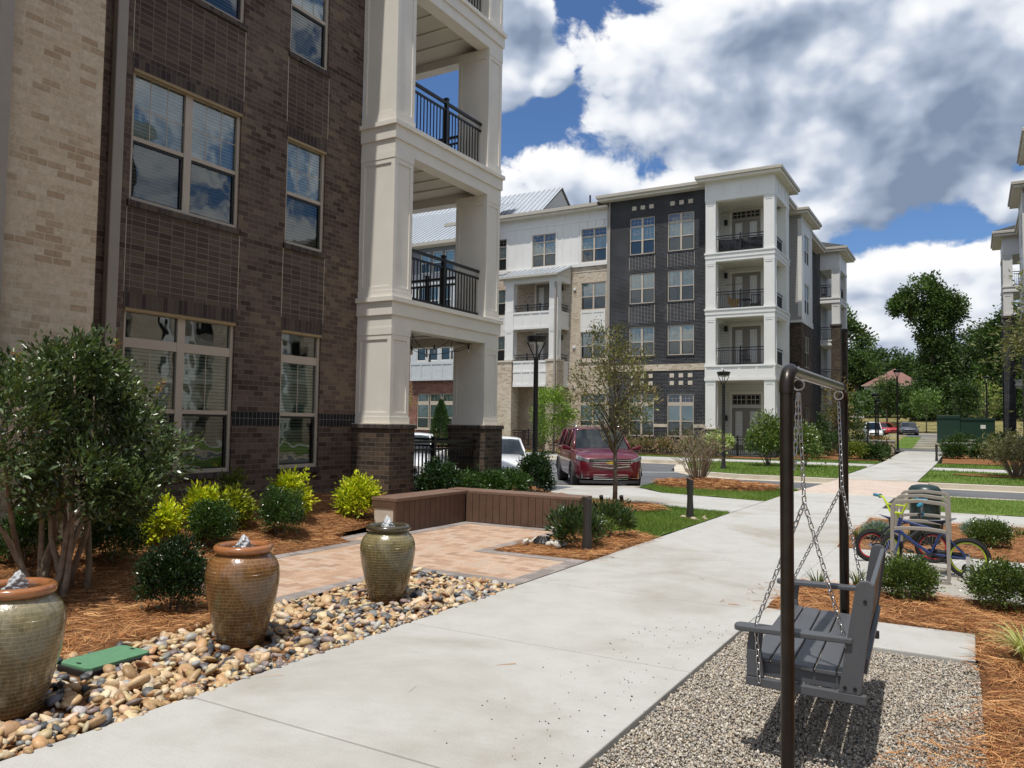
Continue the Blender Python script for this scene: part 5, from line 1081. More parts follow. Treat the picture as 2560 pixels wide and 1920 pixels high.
# L-shaped seat wall
M['deck'] = plain('brown composite decking', (0.135, 0.075, 0.048), 0.62, var=0.22, scale=5, bump=0.15, bscale=50, c2=(0.092, 0.052, 0.034)); M['deck_top'] = plain('brown composite seat board', (0.20, 0.125, 0.09), 0.55, var=0.1, scale=6, bump=0.1, c2=(0.165, 0.10, 0.07))
sb = thing('seat_wall', 'L shaped brown timber seat wall around the paver court', 'bench', (-7.0, 10.6, 0), world=True)
mb = MB(); bw = 0.134
y = 9.3
while y < 11.05: mb.box(-7.43, -7.392, y, min(y+bw-0.009, 11.08), 0.012, 0.474); y += bw
x = -7.385
while x < -5.36: mb.box(x, min(x+bw-0.009, -5.31), 11.102, 11.14, 0.012, 0.474); x += bw
y = 9.3
while y < 11.5: mb.box(-7.84, -7.80, y, min(y+bw-0.009, 11.54), -0.1, 0.474); y += bw
x = -7.83
while x < -5.36: mb.box(x, min(x+bw-0.009, -5.31), 11.51, 11.548, -0.1, 0.474); x += bw
mb.build('cladding', M['deck'], sb)
mb = MB(); mb.box(-7.80, -7.435, 9.3, 11.5, -0.1, 0.47); mb.box(-7.43, -5.36, 11.145, 11.505, -0.1, 0.47); mb.build('core', M['black_plastic'], sb)
mb = MB()
for k in range(3): x0 = -7.86+k*0.165; mb.box(x0, x0+0.16, 9.22, 11.11, 0.475, 0.525)
for k in range(3): y0 = 11.075+k*0.165; mb.box(-7.86 if k else -7.36, -5.27, y0+(0.04 if k == 0 else 0), y0+0.16, 0.4755, 0.5255)
mb.build('seat_board', M['deck_top'], sb, bevel=0.006)
mb = MB(); mb.box(-7.80, -7.43, 9.235, 9.295, -0.1, 0.36); mb.box(-5.35, -5.29, 11.16, 11.5, -0.1, 0.36); mb.build('end_block', M['stone'], sb)
mb = MB(); mb.box(-7.84, -7.39, 9.225, 9.296, 0.362, 0.474); mb.box(-7.43, -7.385, 9.226, 9.297, 0.0, 0.361); mb.box(-5.355, -5.285, 11.1, 11.55, 0.362, 0.474); mb.box(-5.354, -5.284, 11.101, 11.15, 0.0, 0.361); mb.build('end_trim', M['deck'], sb)
# bollards
def bollard(x, y, lab, h=0.70):
    t = thing('bollard_light', lab, 'bollard', (x, y, T(y)), rz=rad(20), group='dark bollard lights beside the walk')
    mb = MB(); p = [(0.064, -0.05), (0.064, 0.02), (0.058, 0.15), (0.049, 0.33), (0.049, 0.40), (0.056, 0.54), (0.062, h-0.03), (0.064, h)]
    n = 24; vs = []
    for r, z in p:
        for k in range(n):
            a = 2*math.pi*k/n; tw = z*1.1; rx = r*(1+0.10*math.cos(2*(a+tw))); vs.append((rx*math.cos(a), rx*math.sin(a), z-(0.02*math.cos(a) if z > h-0.01 else 0)))
    m = len(p); mb.add(vs, [(i*n+k, i*n+(k+1) % n, (i+1)*n+(k+1) % n, (i+1)*n+k) for i in range(m-1) for k in range(n)]+[tuple(range((m-1)*n, m*n))])
    mb.build('body', M['bronze_matt'], t, smooth=True)
    MB().lathe([(0.085, 0.0), (0.085, 0.018), (0.066, 0.022)], n=24, cap1=False).build('base_plate', M['bronze_matt'], t, smooth=True)
M['bronze_matt'] = plain('matt dark bronze', (0.030, 0.027, 0.025), 0.5, var=0.12, scale=10)
bollard(-4.36, 9.42, 'dark bronze bollard standing in pine straw at the end of the seat wall'); bollard(-4.42, 13.95, 'dark bronze bollard on the lawn corner beside the walk')
bollard(-1.62, 46.6, 'far dark bollard at the right side of the walk across the street', 0.85)
# drain dome with white stones
dr = thing('drain_grate', 'small black dome drain grate ringed by white stones in pine straw', 'drain', (-5.08, 9.55, 0.03))
mb = MB(); mb.lathe([(0.13, 0.0), (0.13, 0.02), (0.11, 0.05), (0.06, 0.085), (0.02, 0.09)], n=20); mb.build('dome', M['black_plastic'], dr)
mb = MB()
for k in range(10): a = k*0.628; mb.tube([(0.132*math.cos(a), 0.132*math.sin(a), 0.01), (0.118*math.cos(a), 0.118*math.sin(a), 0.055), (0.06*math.cos(a), 0.06*math.sin(a), 0.095)], 0.008, 5)
mb.build('rib', M['black_metal'], dr)
E_ = np.array([(-5.30, 9.50), (-5.25, 9.36), (-4.93, 9.42), (-4.88, 9.5), (-4.85, 9.62), (-5.27, 9.62), (-5.1, 9.77), (-4.8, 9.45)]); stones('drain_stones', E_, np.full(8, 0.05), rng.uniform(0.045, 0.07, 8), tp2, np.tile([(0.62, 0.59, 0.52)], (8, 1))*rng.uniform(0.85, 1.1, (8, 1)), M['pebble'])
E_ = np.array([(-4.18, 13.7), (-4.12, 13.9), (-4.3, 13.75), (-4.2, 14.0), (-4.25, 13.62), (-4.55, 13.95)]); stones('bollard_stones', E_, np.full(6, 0.01), rng.uniform(0.03, 0.06, 6), tp2, np.tile([(0.50, 0.41, 0.30)], (6, 1))*rng.uniform(0.85, 1.15, (6, 1)), M['pebble'])
# uplights at the young tree
for (x, y, lab) in ((-6.45, 14.6, 'black spike uplight left of the young tree trunk'), (-6.12, 14.85, 'black spike uplight right of the young tree trunk')):
    t = thing('spotlight', lab, 'spotlight', (x, y, 0.05), group='uplights at the young tree'); MB().cyl((0, 0, 0), (0, 0, 0.09), 0.014).build('stake', M['black_metal'], t); mb = MB(); mb.cyl((0, 0.03, 0.07), (0.0, -0.02, 0.19), 0.035, 0.042, n=14); mb.build('head', M['black_metal'], t, smooth=True)
# lamp posts
def lamp_post(x, y, lab, h=3.85, sc=1.0):
    t = thing('street_lamp', lab, 'street lamp', (x, y, Tz(x, y)), group='black street lamps')
    mb = MB(); mb.lathe([(0.13, -0.3), (0.13, 0.05), (0.085, 0.12), (0.072, 0.5), (0.058, h-0.62), (0.062, h-0.60), (0.062, h-0.55)], n=20); mb.build('pole', M['black_metal'], t, smooth=True)
    mb = MB()
    for k in range(4):
        a = k*math.pi/2+0.5; c, s = math.cos(a), math.sin(a); mb.tube([(0.03*c, 0.03*s, h-0.57), (0.08*c, 0.08*s, h-0.46), (0.22*c, 0.22*s, h-0.16)], 0.016, 6)
    mb.build('arm', M['black_metal'], t)
    mb = MB(); mb.lathe([(0.15, h-0.165), (0.215, h-0.16), (0.265, h-0.035), (0.262, h-0.015), (0.20, h), (0.03, h+0.005)], n=32, cap0=True); mb.build('lamp_head', M['black_metal'], t, smooth=True)
    MB().lathe([(0.16, h-0.20), (0.18, h-0.166)], n=24).build('lens', M['curtain'], t, smooth=True)
    MB().cyl((0, 0, h), (0, 0, h+0.06), 0.028).build('photo_cell', M['black_metal'], t)
lamp_post(-9.30, 17.0, 'black street lamp behind the seat wall in front of the white porch'); lamp_post(-8.45, 30.9, 'black street lamp on the lawn in front of the white corner balconies', 3.85)
lamp_post(-4.45, 60.4, 'tall black lamp pole at the left end of the far walk', 5.6); lamp_post(-5.75, 59.6, 'far short black street lamp left of the tall pole', 3.9)
lamp_post(-6.3, 67.0, 'farthest short black street lamp, just behind another', 3.7); lamp_post(1.05, 74, 'black lamp pole close to the right charcoal pillar', 5.4)
# ---- swing
sw = thing('swing_stand', 'dark bronze pipe swing frame beside the walk', 'swing stand', (-0.745, 4.73, 0), world=True)
bx, by0, by1, bz, pr = -0.745, 3.80, 5.66, 1.925, 0.0305
for y, s in ((by0, 1), (by1, -1)):
    mb = MB(); mb.cyl((bx, y, -0.1), (bx, y, bz-0.105), pr, n=20); mb.build('post', M['bronze'], sw, smooth=True)
    mb = MB(); mb.tube([(bx, y, bz-0.11)]+[(bx, y+s*0.095*(1-math.cos(a)), bz-0.095+0.095*math.sin(a)) for a in np.linspace(0, math.pi/2, 9)]+[(bx, y+s*0.10, bz)], 0.0335, 20); mb.build('elbow', M['bronze'], sw, smooth=True)
mb = MB(); mb.cyl((bx, by0+0.098, bz), (bx, by1-0.098, bz), 0.028, n=20); mb.build('beam', M['steel_brown'] if 'steel_brown' in M else plain('worn bronze steel', (0.20, 0.185, 0.165), 0.28, metal=0.9, var=0.25, scale=20), sw, smooth=True)
HK = [4.10, 5.46]
for y in HK:
    mb = MB(); mb.torus((bx, y, bz-0.056), 0.027, 0.0045, 'y', 20, 6); mb.cyl((bx, y, bz-0.03), (bx, y, bz+0.035), 0.006); mb.build('eye_bolt', M['steel'], sw, smooth=True)
M['poly_grey'] = plain('grey poly lumber', (0.088, 0.092, 0.10), 0.42, var=0.06, scale=14, bump=0.06, bscale=90)
bs = thing('swing_bench', 'grey slatted swing bench hanging on chains over gravel', 'swing bench', (-0.51, 4.86, 0.0), rz=rad(3.0))
# local: +x towards the back, y along the bench
HL = 0.70
def slat(mb, x0, x1, y0, y1, z0, z1): return mb.box(x0, x1, y0, y1, z0, z1)
seatprof = [(-0.53, 0.483), (-0.425, 0.478), (-0.32, 0.470), (-0.215, 0.464), (-0.11, 0.462)]
for i, (x, z) in enumerate(seatprof):
    mb = MB(); z2 = seatprof[i+1][1] if i < 4 else 0.466
    mb.hexa([(x, -HL+0.03, z-0.024), (x+0.098, -HL+0.03, z2-0.024), (x+0.098, HL-0.03, z2-0.024), (x, HL-0.03, z-0.024)], [(x, -HL+0.03, z), (x+0.098, -HL+0.03, z2), (x+0.098, HL-0.03, z2), (x, HL-0.03, z)]); mb.build('seat_slat', M['poly_grey'], bs, bevel=0.005)
for y in (-HL+0.045, HL-0.075, -0.015):
    mb = MB(); mb.hexa([(-0.50, y, 0.385), (-0.02, y, 0.375), (-0.02, y+0.03, 0.375), (-0.50, y+0.03, 0.385)], [(-0.50, y, 0.455), (-0.02, y, 0.436), (-0.02, y+0.03, 0.436), (-0.50, y+0.03, 0.455)]); mb.build('seat_rail', M['poly_grey'], bs)
for s in (-1, 1):
    y = s*HL; a, b = (y-0.035, y) if s > 0 else (y, y+0.035)
    mb = MB(); mb.hexa([(-0.545, a, 0.34), (0.02, a, 0.325), (0.02, b, 0.325), (-0.545, b, 0.34)], [(-0.545, a, 0.385), (0.02, a, 0.372), (0.02, b, 0.372), (-0.545, b, 0.385)]); mb.build('bottom_rail', M['poly_grey'], bs, bevel=0.005)
    mb = MB(); mb.hexa([(-0.54, a, 0.3865), (-0.455, a, 0.3845), (-0.455, b, 0.3845), (-0.54, b, 0.3865)], [(-0.54, a, 0.52), (-0.47, a, 0.52), (-0.47, b, 0.52), (-0.54, b, 0.52)]); mb.hexa([(-0.54, a, 0.5201), (-0.47, a, 0.5201), (-0.47, b, 0.5201), (-0.54, b, 0.5201)], [(-0.528, a, 0.612), (-0.46, a, 0.612), (-0.46, b, 0.612), (-0.528, b, 0.612)]); mb.build('front_post', M['poly_grey'], bs, bevel=0.004)
    mb = MB(); o = -0.012*s
    pts = [(-0.60, -0.02), (-0.585, -0.045), (-0.50, -0.05), (-0.04, -0.035), (-0.04, 0.035), (-0.50, 0.05), (-0.585, 0.045), (-0.60, 0.02)]; mb.prism([(x, (a+b)/2+q) for x, q in pts], 0.613, 0.640); mb.build('arm', M['poly_grey'], bs, bevel=0.005)
    # back post leans back: rounded top
    mb = MB(); pr_ = [(-0.105, 0.374), (-0.005, 0.3725), (0.062, 0.86), (0.055, 0.90), (0.03, 0.918), (-0.002, 0.915), (-0.022, 0.895), (-0.028, 0.865)]
    n = len(pr_); vs = [(x, a, z) for x, z in pr_]+[(x, b, z) for x, z in pr_]; mb.add(vs, [tuple(range(n)), tuple(range(2*n-1, n-1, -1))]+[(i, n+i, n+(i+1) % n, (i+1) % n) for i in range(n)]); mb.build('back_post', M['poly_grey'], bs, bevel=0.004)
    mb = MB(); yb = a-0.004 if s < 0 else b+0.004
    for x, z in ((-0.075, 0.40), (-0.03, 0.40), (0.018, 0.82)): mb.cyl((x, yb, z), (x, (a+b)/2, z), 0.009, n=10)
    mb.build('bolt', M['black_metal'], bs)
for k in range(11):
    y0 = -HL+0.06+k*(2*HL-0.12)/11; mb = MB(); mb.hexa([(-0.022, y0, 0.47), (-0.004, y0, 0.465), (-0.004, y0+0.082, 0.465), (-0.022, y0+0.082, 0.47)], [(0.028, y0, 0.845), (0.046, y0, 0.842), (0.046, y0+0.082, 0.842), (0.028, y0+0.082, 0.845)]); mb.build('back_slat', M['poly_grey'], bs, bevel=0.004)
mb = MB(); mb.hexa([(0.024, -HL+0.036, 0.846), (0.05, -HL+0.036, 0.843), (0.05, HL-0.036, 0.843), (0.024, HL-0.036, 0.846)], [(0.034, -HL+0.036, 0.90), (0.058, -HL+0.036, 0.897), (0.058, HL-0.036, 0.897), (0.034, HL-0.036, 0.90)]); mb.build('top_rail', M['poly_grey'], bs, bevel=0.005)
mb = MB(); mb.hexa([(0.0, -HL+0.036, 0.47), (0.022, -HL+0.036, 0.467), (0.022, HL-0.036, 0.467), (0.0, HL-0.036, 0.47)], [(0.01, -HL+0.036, 0.54), (0.032, -HL+0.036, 0.537), (0.032, HL-0.036, 0.537), (0.01, HL-0.036, 0.54)]); mb.build('lower_rail', M['poly_grey'], bs)
def chain(p0, p1, name='chain', L=0.042, r=0.0034, w=0.0095):
    p0 = Vector(p0); p1 = Vector(p1); d = (p1-p0); n = max(2, round(d.length/(L*0.80))); d.normalize(); a0 = d.orthogonal().normalized(); b0 = d.cross(a0); mb = MB(); step = (p1-p0).length/n
    for i in range(n):
        c = p0+d*(step*(i+0.5)); a = a0 if i % 2 else b0; half = L/2-w
        ring = [c+d*(half+w*math.cos(t))+a*(w*math.sin(t)) for t in np.linspace(-math.pi/2, math.pi/2, 5)]+[c-d*(half+w*math.cos(t))-a*(w*math.sin(t)) for t in np.linspace(-math.pi/2, math.pi/2, 5)]
        mb.tube(ring, r, 5, closed=True)
    return mb
Mi = (Matrix.Translation(bs.location) @ Matrix.Rotation(rad(3.0), 4, 'Z')).inverted()
for s, y in ((-1, HK[0]), (1, HK[1])):
    top = Mi @ Vector((bx, y, bz-0.10)); sp_ = Mi @ Vector((bx+0.02, y+0.02*-s, 1.28)); yl = s*(HL-0.05)
    chain(top, sp_).build('chain', M['steel'], bs, smooth='all')
    fr_ = Vector((-0.475, s*(HL+0.006), 0.36)); fa = Vector((-0.49, s*(HL-0.01), 0.66))
    chain(sp_, fa).build('chain', M['steel'], bs, smooth='all'); chain(Vector((-0.49, s*(HL+0.008), 0.655)), fr_).build('chain', M['steel'], bs, smooth='all')
    chain(sp_, Vector((-0.06, s*(HL-0.04), 0.56))).build('chain', M['steel'], bs, smooth='all')
    chain(Vector((-0.06, s*(HL-0.045), 0.565)), Vector((-0.055, s*(HL-0.05), 0.48)), L=0.06, w=0.013).build('chain', M['steel'], bs, smooth='all')
mb = chain(Mi @ Vector((bx, HK[0]-0.03, bz-0.10)), Mi @ Vector((bx-0.015, HK[0]-0.03, 1.45))); mb.build('spare_chain', M['steel'], bs, smooth='all')
# ---- bike racks
M['rack'] = plain('warm grey powder coat', (0.30, 0.27, 0.23), 0.4, var=0.06, scale=10)
rl = ['front grey hoop bike rack with blue bicycle leaning on it', 'middle grey hoop bike rack', 'rear grey hoop bike rack by the dark green bin']
rk0 = thing('bike_rack', rl[0], 'bike rack', (-0.51, 9.72, 0), rz=rad(1), group='grey hoop bike racks')
mb = MB()
def flatbar(mb, pts, w=0.05, t=0.019):
    n = len(pts); vs = []
    for i, (x, z) in enumerate(pts):
        a = Vector(pts[min(i+1, n-1)])-Vector(pts[max(i-1, 0)]); a.normalize(); nx_, nz_ = -a.y, a.x
        for sx, sy in ((-1, -1), (1, -1), (1, 1), (-1, 1)): vs.append((x+nx_*t*sx, w*sy*0.5, z+nz_*t*sx))
    return mb.add(vs, [(i*4+k, i*4+(k+1) % 4, (i+1)*4+(k+1) % 4, (i+1)*4+k) for i in range(n-1) for k in range(4)]+[(0, 1, 2, 3), (4*n-1, 4*n-2, 4*n-3, 4*n-4)])
arc = lambda cx, cz, r, a0, a1, n=6: [(cx+r*math.cos(a), cz+r*math.sin(a)) for a in np.linspace(a0, a1, n)]
flatbar(mb, [(-0.13, 0.012)]+[(-0.2, 0.012)]+arc(-0.225, 0.06, 0.05, -math.pi/2, -math.pi, 5)+[(-0.275, 0.2), (-0.27, 0.6)]+arc(-0.195, 0.79, 0.07, math.pi, math.pi*0.62, 6)+[(0.0, 0.875)]+arc(0.195, 0.79, 0.07, math.pi*0.38, 0, 6)+[(0.27, 0.6), (0.275, 0.2)]+arc(0.225, 0.06, 0.05, 0, -math.pi/2, 5)+[(0.13, 0.012)]); mb.build('hoop', M['rack'], rk0, bevel=0.004)
mb = MB(); flatbar(mb, [(-0.262, 0.555)]+[(x, 0.555+0.02*(1-(x/0.26)**2)) for x in np.linspace(-0.2, 0.2, 5)]+[(0.262, 0.555)], t=0.018); mb.build('cross_bar', M['rack'], rk0, bevel=0.004)
mb = MB(); flatbar(mb, [(-0.30, 0.006), (0.30, 0.006)], w=0.07, t=0.006); mb.build('foot_bar', M['rack'], rk0)
for i, y in ((1, 10.52), (2, 11.32)):
    c = copy_tree(rk0); c.location = (-0.53+0.0*i, y, 0); c['label'] = rl[i]
# ---- bin
tc_ = thing('litter_bin', 'dark green dome topped litter bin behind the bike racks', 'litter bin', (-0.60, 12.75, 0.02))
M['bin'] = plain('dark green plastic', (0.012, 0.032, 0.030), 0.35, var=0.15, scale=10)
MB().lathe([(0.17, 0.0), (0.195, 0.05), (0.20, 0.60)], n=32).build('body', M['bin'], tc_, smooth=True); MB().lathe([(0.215, 0.60), (0.215, 0.74), (0.205, 0.79), (0.17, 0.83), (0.10, 0.85), (0.01, 0.855)], n=32).build('lid', M['bin'], tc_, smooth=True); MB().box(-0.12, 0.12, -0.225, -0.2, 0.63, 0.73).build('flap', M['black_plastic'], tc_, bevel=0.01)
# ---- bicycles
M['tyre'] = plain('black rubber', (0.014, 0.014, 0.014), 0.8, var=0.2, scale=30); M['chrome'] = plain('chrome', (0.72, 0.73, 0.74), 0.15, metal=1.0, var=0.05)
def paint(name, c, rough=0.25, coat=0.5): M[name] = plain(name, c, rough, var=0.05, coat=coat); return M[name]
paint('navy paint', (0.018, 0.035, 0.14)); paint('lime paint', (0.50, 0.62, 0.02)); paint('teal grip', (0.05, 0.22, 0.34), 0.5, 0); paint('red rim', (0.45, 0.012, 0.025)); paint('black paint', (0.012, 0.012, 0.014)); paint('sky blue', (0.03, 0.36, 0.55))
def wheel(root, R, rim, prefix='wheel', at=(0, 0, 0), steer=0.0):
    w = MB(); w.torus((0, 0, 0), R-0.024, 0.024, 'y', 36, 8)
    for k in range(60):
        a = k*2*math.pi/60; c, s = math.cos(a), math.sin(a); w.hexa([((R-0.004)*math.cos(a-0.025), -0.018, (R-0.004)*math.sin(a-0.025)), ((R-0.004)*math.cos(a+0.025), -0.018, (R-0.004)*math.sin(a+0.025)), ((R-0.004)*math.cos(a+0.025), 0.018, (R-0.004)*math.sin(a+0.025)), ((R-0.004)*math.cos(a-0.025), 0.018, (R-0.004)*math.sin(a-0.025))], [((R+0.004)*math.cos(a-0.025), -0.018, (R+0.004)*math.sin(a-0.025)), ((R+0.004)*math.cos(a+0.025), -0.018, (R+0.004)*math.sin(a+0.025)), ((R+0.004)*math.cos(a+0.025), 0.018, (R+0.004)*math.sin(a+0.025)), ((R+0.004)*math.cos(a-0.025), 0.018, (R+0.004)*math.sin(a-0.025))])
    Mx = Matrix.Translation(at) @ Matrix.Rotation(steer, 4, 'Z'); w.xf(Mx)
    o = w.build('wheel', M['tyre'], root, smooth=True)
    r = MB(); r.torus((0, 0, 0), R-0.052, 0.012, 'y', 36, 8); r.xf(Mx); r.build('rim', M[rim], o, smooth='all')
    s_ = MB()
    for k in range(20):
        a = k*2*math.pi/20; b = a+(0.5 if k % 2 else -0.5); s_.cyl((0.016*math.cos(b), 0.016*(1 if k % 4 < 2 else -1), 0.016*math.sin(b)), ((R-0.06)*math.cos(a), 0, (R-0.06)*math.sin(a)), 0.0016, n=4)
    s_.cyl((0, -0.045, 0), (0, 0.045, 0), 0.014, n=10); s_.xf(Mx); s_.build('spokes', M['chrome'], o)
    return o
def bicycle(name, lab, loc, rz, R, steer, frame, rim, bar, grip, trainers=False, pad=None, lean=0.0):
    t = thing(name, lab, 'bicycle', loc, rz=rz, group='children\'s bicycles at the racks'); t.rotation_euler = (lean, 0, rz)
    k = R/0.225; fx = 0.84*k; bb = (0.37*k, 0, 0.235*k); ht = (0.665*k, 0, 0.60*k); hb = (0.70*k, 0, 0.485*k); st = (0.255*k, 0, 0.50*k); piv = Vector((0.72*k, 0, 0.42*k))
    wheel(t, R, rim, at=(0, 0, R))
    S = Matrix.Translation((0.735*k, 0, 0)) @ Matrix.Rotation(steer, 4, 'Z') @ Matrix.Translation((-0.735*k, 0, 0))
    fc = S @ Vector((fx, 0, R)); wheel(t, R, rim, at=fc, steer=steer)
    f_ = MB(); f_.tube([hb, (0.55*k, 0, 0.36*k), bb], 0.019*k, 10); f_.tube([ht, st], 0.017*k, 10); f_.tube([st, bb], 0.016*k, 10); f_.tube([(0.67*k, 0, 0.63*k), (0.71*k, 0, 0.46*k)], 0.021*k, 10)
    for s in (-1, 1): f_.tube([bb, (0, s*0.05, R)], 0.010*k, 8); f_.tube([st, (0, s*0.05, R)], 0.009*k, 8)
    f_.build('frame', M[frame], t, smooth=True)
    g = MB(); 
    for s in (-1, 1): g.tube([(0.71*k, s*0.045, 0.46*k), (0.75*k, s*0.055, 0.36*k), (fx, s*0.055, R)], 0.013*k, 8)
    g.tube([(0.71*k, -0.045, 0.46*k), (0.71*k, 0.045, 0.46*k)], 0.016*k, 8); g.xf(S); g.build('fork', M[frame], t, smooth=True)
    b = MB(); b.tube([(0.665*k, 0, 0.62*k), (0.655*k, 0, 0.67*k), (0.70*k, 0, 0.68*k)], 0.017, 8)
    for s in (-1, 1): b.tube([(0.70*k, 0, 0.68*k), (0.70*k, s*0.07, 0.68*k), (0.70*k, s*0.13, 0.80*k), (0.685*k, s*0.17, 0.845*k), (0.64*k, s*0.26, 0.85*k)], 0.0125, 8)
    b.tube([(0.70*k, -0.115, 0.77*k), (0.70*k, 0.115, 0.77*k)], 0.009, 8); b.xf(S); b.build('handlebar', M[bar], t, smooth=True)
    for s in (-1, 1): g = MB(); g.tube([(0.655*k, s*0.225, 0.85*k), (0.615*k, s*0.325, 0.852*k)], 0.018, 10); g.cyl((0.655*k, s*0.222, 0.85*k), (0.653*k, s*0.228, 0.85*k), 0.027, n=12); g.xf(S); g.build('grip', M[grip], t, smooth=True)
    s_ = MB(); s_.add([(0.40*k, -0.02, 0.62*k), (0.40*k, 0.02, 0.62*k), (0.26*k, 0.045, 0.63*k), (0.14*k, 0.085, 0.65*k), (0.10*k, 0.06, 0.665*k), (0.10*k, -0.06, 0.665*k), (0.14*k, -0.085, 0.65*k), (0.26*k, -0.045, 0.63*k), (0.26*k, 0, 0.585*k)], [(0, 7, 6, 5, 4, 3, 2, 1), (0, 1, 8), (1, 2, 8), (2, 3, 8), (3, 4, 8), (4, 5, 8), (5, 6, 8), (6, 7, 8), (7, 0, 8)]); sd_ = s_.build('saddle', M['black paint'] if frame != 'black paint' else M['navy paint'], t, smooth=True, bevel=0.012)
    MB().cyl(st, (0.245*k, 0, 0.60*k), 0.012, n=10).build('seat_post', M['black paint'], t, smooth=True)
    c = MB(); c.cyl((bb[0], -0.055, bb[2]), (bb[0], -0.045, bb[2]), 0.055*k, n=20); c.cyl((bb[0], -0.07, bb[2]), (bb[0]+0.11*k, -0.075, bb[2]-0.05*k), 0.009, n=8); c.cyl((bb[0], 0.07, bb[2]), (bb[0]-0.11*k, 0.075, bb[2]+0.05*k), 0.009, n=8); c.cyl((bb[0], -0.08, bb[2]), (bb[0], 0.08, bb[2]), 0.02, n=10)
    c.build('crank', M['black paint'], t, smooth=True)
    p = MB(); p.box(bb[0]+0.07*k, bb[0]+0.15*k, -0.16, -0.078, bb[2]-0.065*k, bb[2]-0.04*k); p.box(bb[0]-0.15*k, bb[0]-0.07*k, 0.078, 0.16, bb[2]+0.04*k, bb[2]+0.065*k); p.build('pedal', M['black_plastic'], t)
    ch = MB(); ch.hexa([(0, -0.062, R-0.03), (bb[0], -0.062, bb[2]-0.055*k), (bb[0], -0.045, bb[2]-0.055*k), (0, -0.045, R-0.03)], [(0, -0.062, R+0.035), (bb[0], -0.062, bb[2]+0.055*k), (bb[0], -0.045, bb[2]+0.055*k), (0, -0.045, R+0.035)]); ch.build('chain_guard', M['black_plastic'], t)
    if trainers:
        for s in (-1, 1):
            q = MB(); q.box(-0.02, 0.02, s*0.075-0.006, s*0.075+0.006, R-0.13, R+0.03); q.hexa([(-0.02, s*0.075-0.004, R-0.14), (0.02, s*0.075-0.004, R-0.14), (0.02, s*0.15-0.004, 0.055), (-0.02, s*0.15-0.004, 0.055)], [(-0.02, s*0.075+0.006, R-0.12), (0.02, s*0.075+0.006, R-0.12), (0.02, s*0.15+0.006, 0.075), (-0.02, s*0.15+0.006, 0.075)]); q.build('stabiliser_bracket', M['chrome'], t)
            q = MB(); q.torus((0, s*0.165, 0.066), 0.056, 0.011, 'y', 24, 8); o = q.build('stabiliser_wheel', M['tyre'], t, smooth='all'); q = MB(); q.cyl((0, s*0.165-0.012, 0.066), (0, s*0.165+0.012, 0.066), 0.05, n=24); q.build('hub_cap', M['chrome'], o, smooth=True)
    if pad: q = MB(); q.box(0.69*k, 0.715*k, -0.11, 0.11, 0.66*k, 0.78*k); q.xf(S); q.build('bar_pad', M[pad], t, bevel=0.01)
    return t
bicycle('bicycle', 'navy child bicycle with lime rims, lime handlebar and stabiliser wheels', (-0.06, 10.26, 0), rad(180), 0.225, rad(64), 'navy paint', 'lime paint', 'lime paint', 'teal grip', True, lean=rad(-3))
bicycle('bicycle', 'black child bicycle with red rims parked behind the navy one', (-1.12, 10.86, 0), rad(28), 0.20, rad(-20), 'black paint', 'red rim', 'black paint', 'sky blue', False, pad='teal grip', lean=rad(4))
# ---- far side objects
tr = thing('transformer_box', 'dark green electrical transformer cabinet near the far steps', 'transformer', (-0.6, 73.5, T(73.5)), rz=rad(2))
M['trans'] = plain('dark green enamel', (0.012, 0.040, 0.026), 0.45, var=0.08, scale=2)
MB().box(-1.9, -0.25, -0.8, 0.8, 0, 2.25).build('cabinet', M['trans'], tr, bevel=0.03); MB().box(-0.24, 2.15, -0.75, 0.75, 0, 2.05).build('low_cabinet', M['trans'], tr, bevel=0.03); MB().box(1.15, 1.5, -0.78, -0.755, 1.2, 1.5).build('warning_label', M['white2'], tr); MB().box(-1.95, 2.2, -0.85, -0.805, 2.0, 2.04).build('lid_edge', M['trans'], tr)
M['planter'] = plain('tan rendered wall', (0.38, 0.30, 0.22), 0.85, var=0.1, scale=2)
def low_wall(x0, x1, y0, y1, h, lab):
    t = thing('planter_wall', lab, 'wall', ((x0+x1)/2, (y0+y1)/2, T(y0)), group='low planter walls by the far drive', world=True); z = T(y0)
    MB().box(x0, x1, y0, y1, z-0.3, z+h-0.08).build('wall', M['planter'], t); MB().box(x0-0.04, x1+0.04, y0-0.04, y1+0.04, z+h-0.079, z+h).build('coping', M['concrete'], t)
low_wall(-7.3, -4.35, 56.6, 57.1, 0.75, 'low tan planter wall left of the far end of the walk'); low_wall(-1.5, 0.15, 55.6, 56.1, 0.7, 'short tan planter wall right of the far end of the walk'); low_wall(-0.2, 4.0, 53.2, 53.7, 0.55, 'longer brown planter wall set nearer on the right'); low_wall(-1.2, 0.1, 66.9, 67.3, 0.75, 'pale planter wall at the right foot of the far steps')
st_ = thing('steps', 'long flight of shallow pale concrete steps rising to the far car park', 'steps', (-3.7, 73, 0.2), world=True)
mb = MB()
for i in range(6): y0 = 66.9+i*2.25; z = 0.22+i*0.145; mb.box(-3.92, -1.33, y0, y0+1.5, z-0.3, z+0.12)
mb.build('tread', M['concrete'], st_)
pd = thing('utility_pedestal', 'small grey utility pedestal near the right pillar', 'utility box', (1.3, 97, 1.05)); MB().box(-0.55, 0.55, -0.3, 0.3, 0, 1.5).build('cabinet', M['siding_grey'], pd, bevel=0.05); MB().box(-0.6, 0.6, -0.35, 0.35, 1.5, 1.6).build('cap', M['siding_grey'], pd)
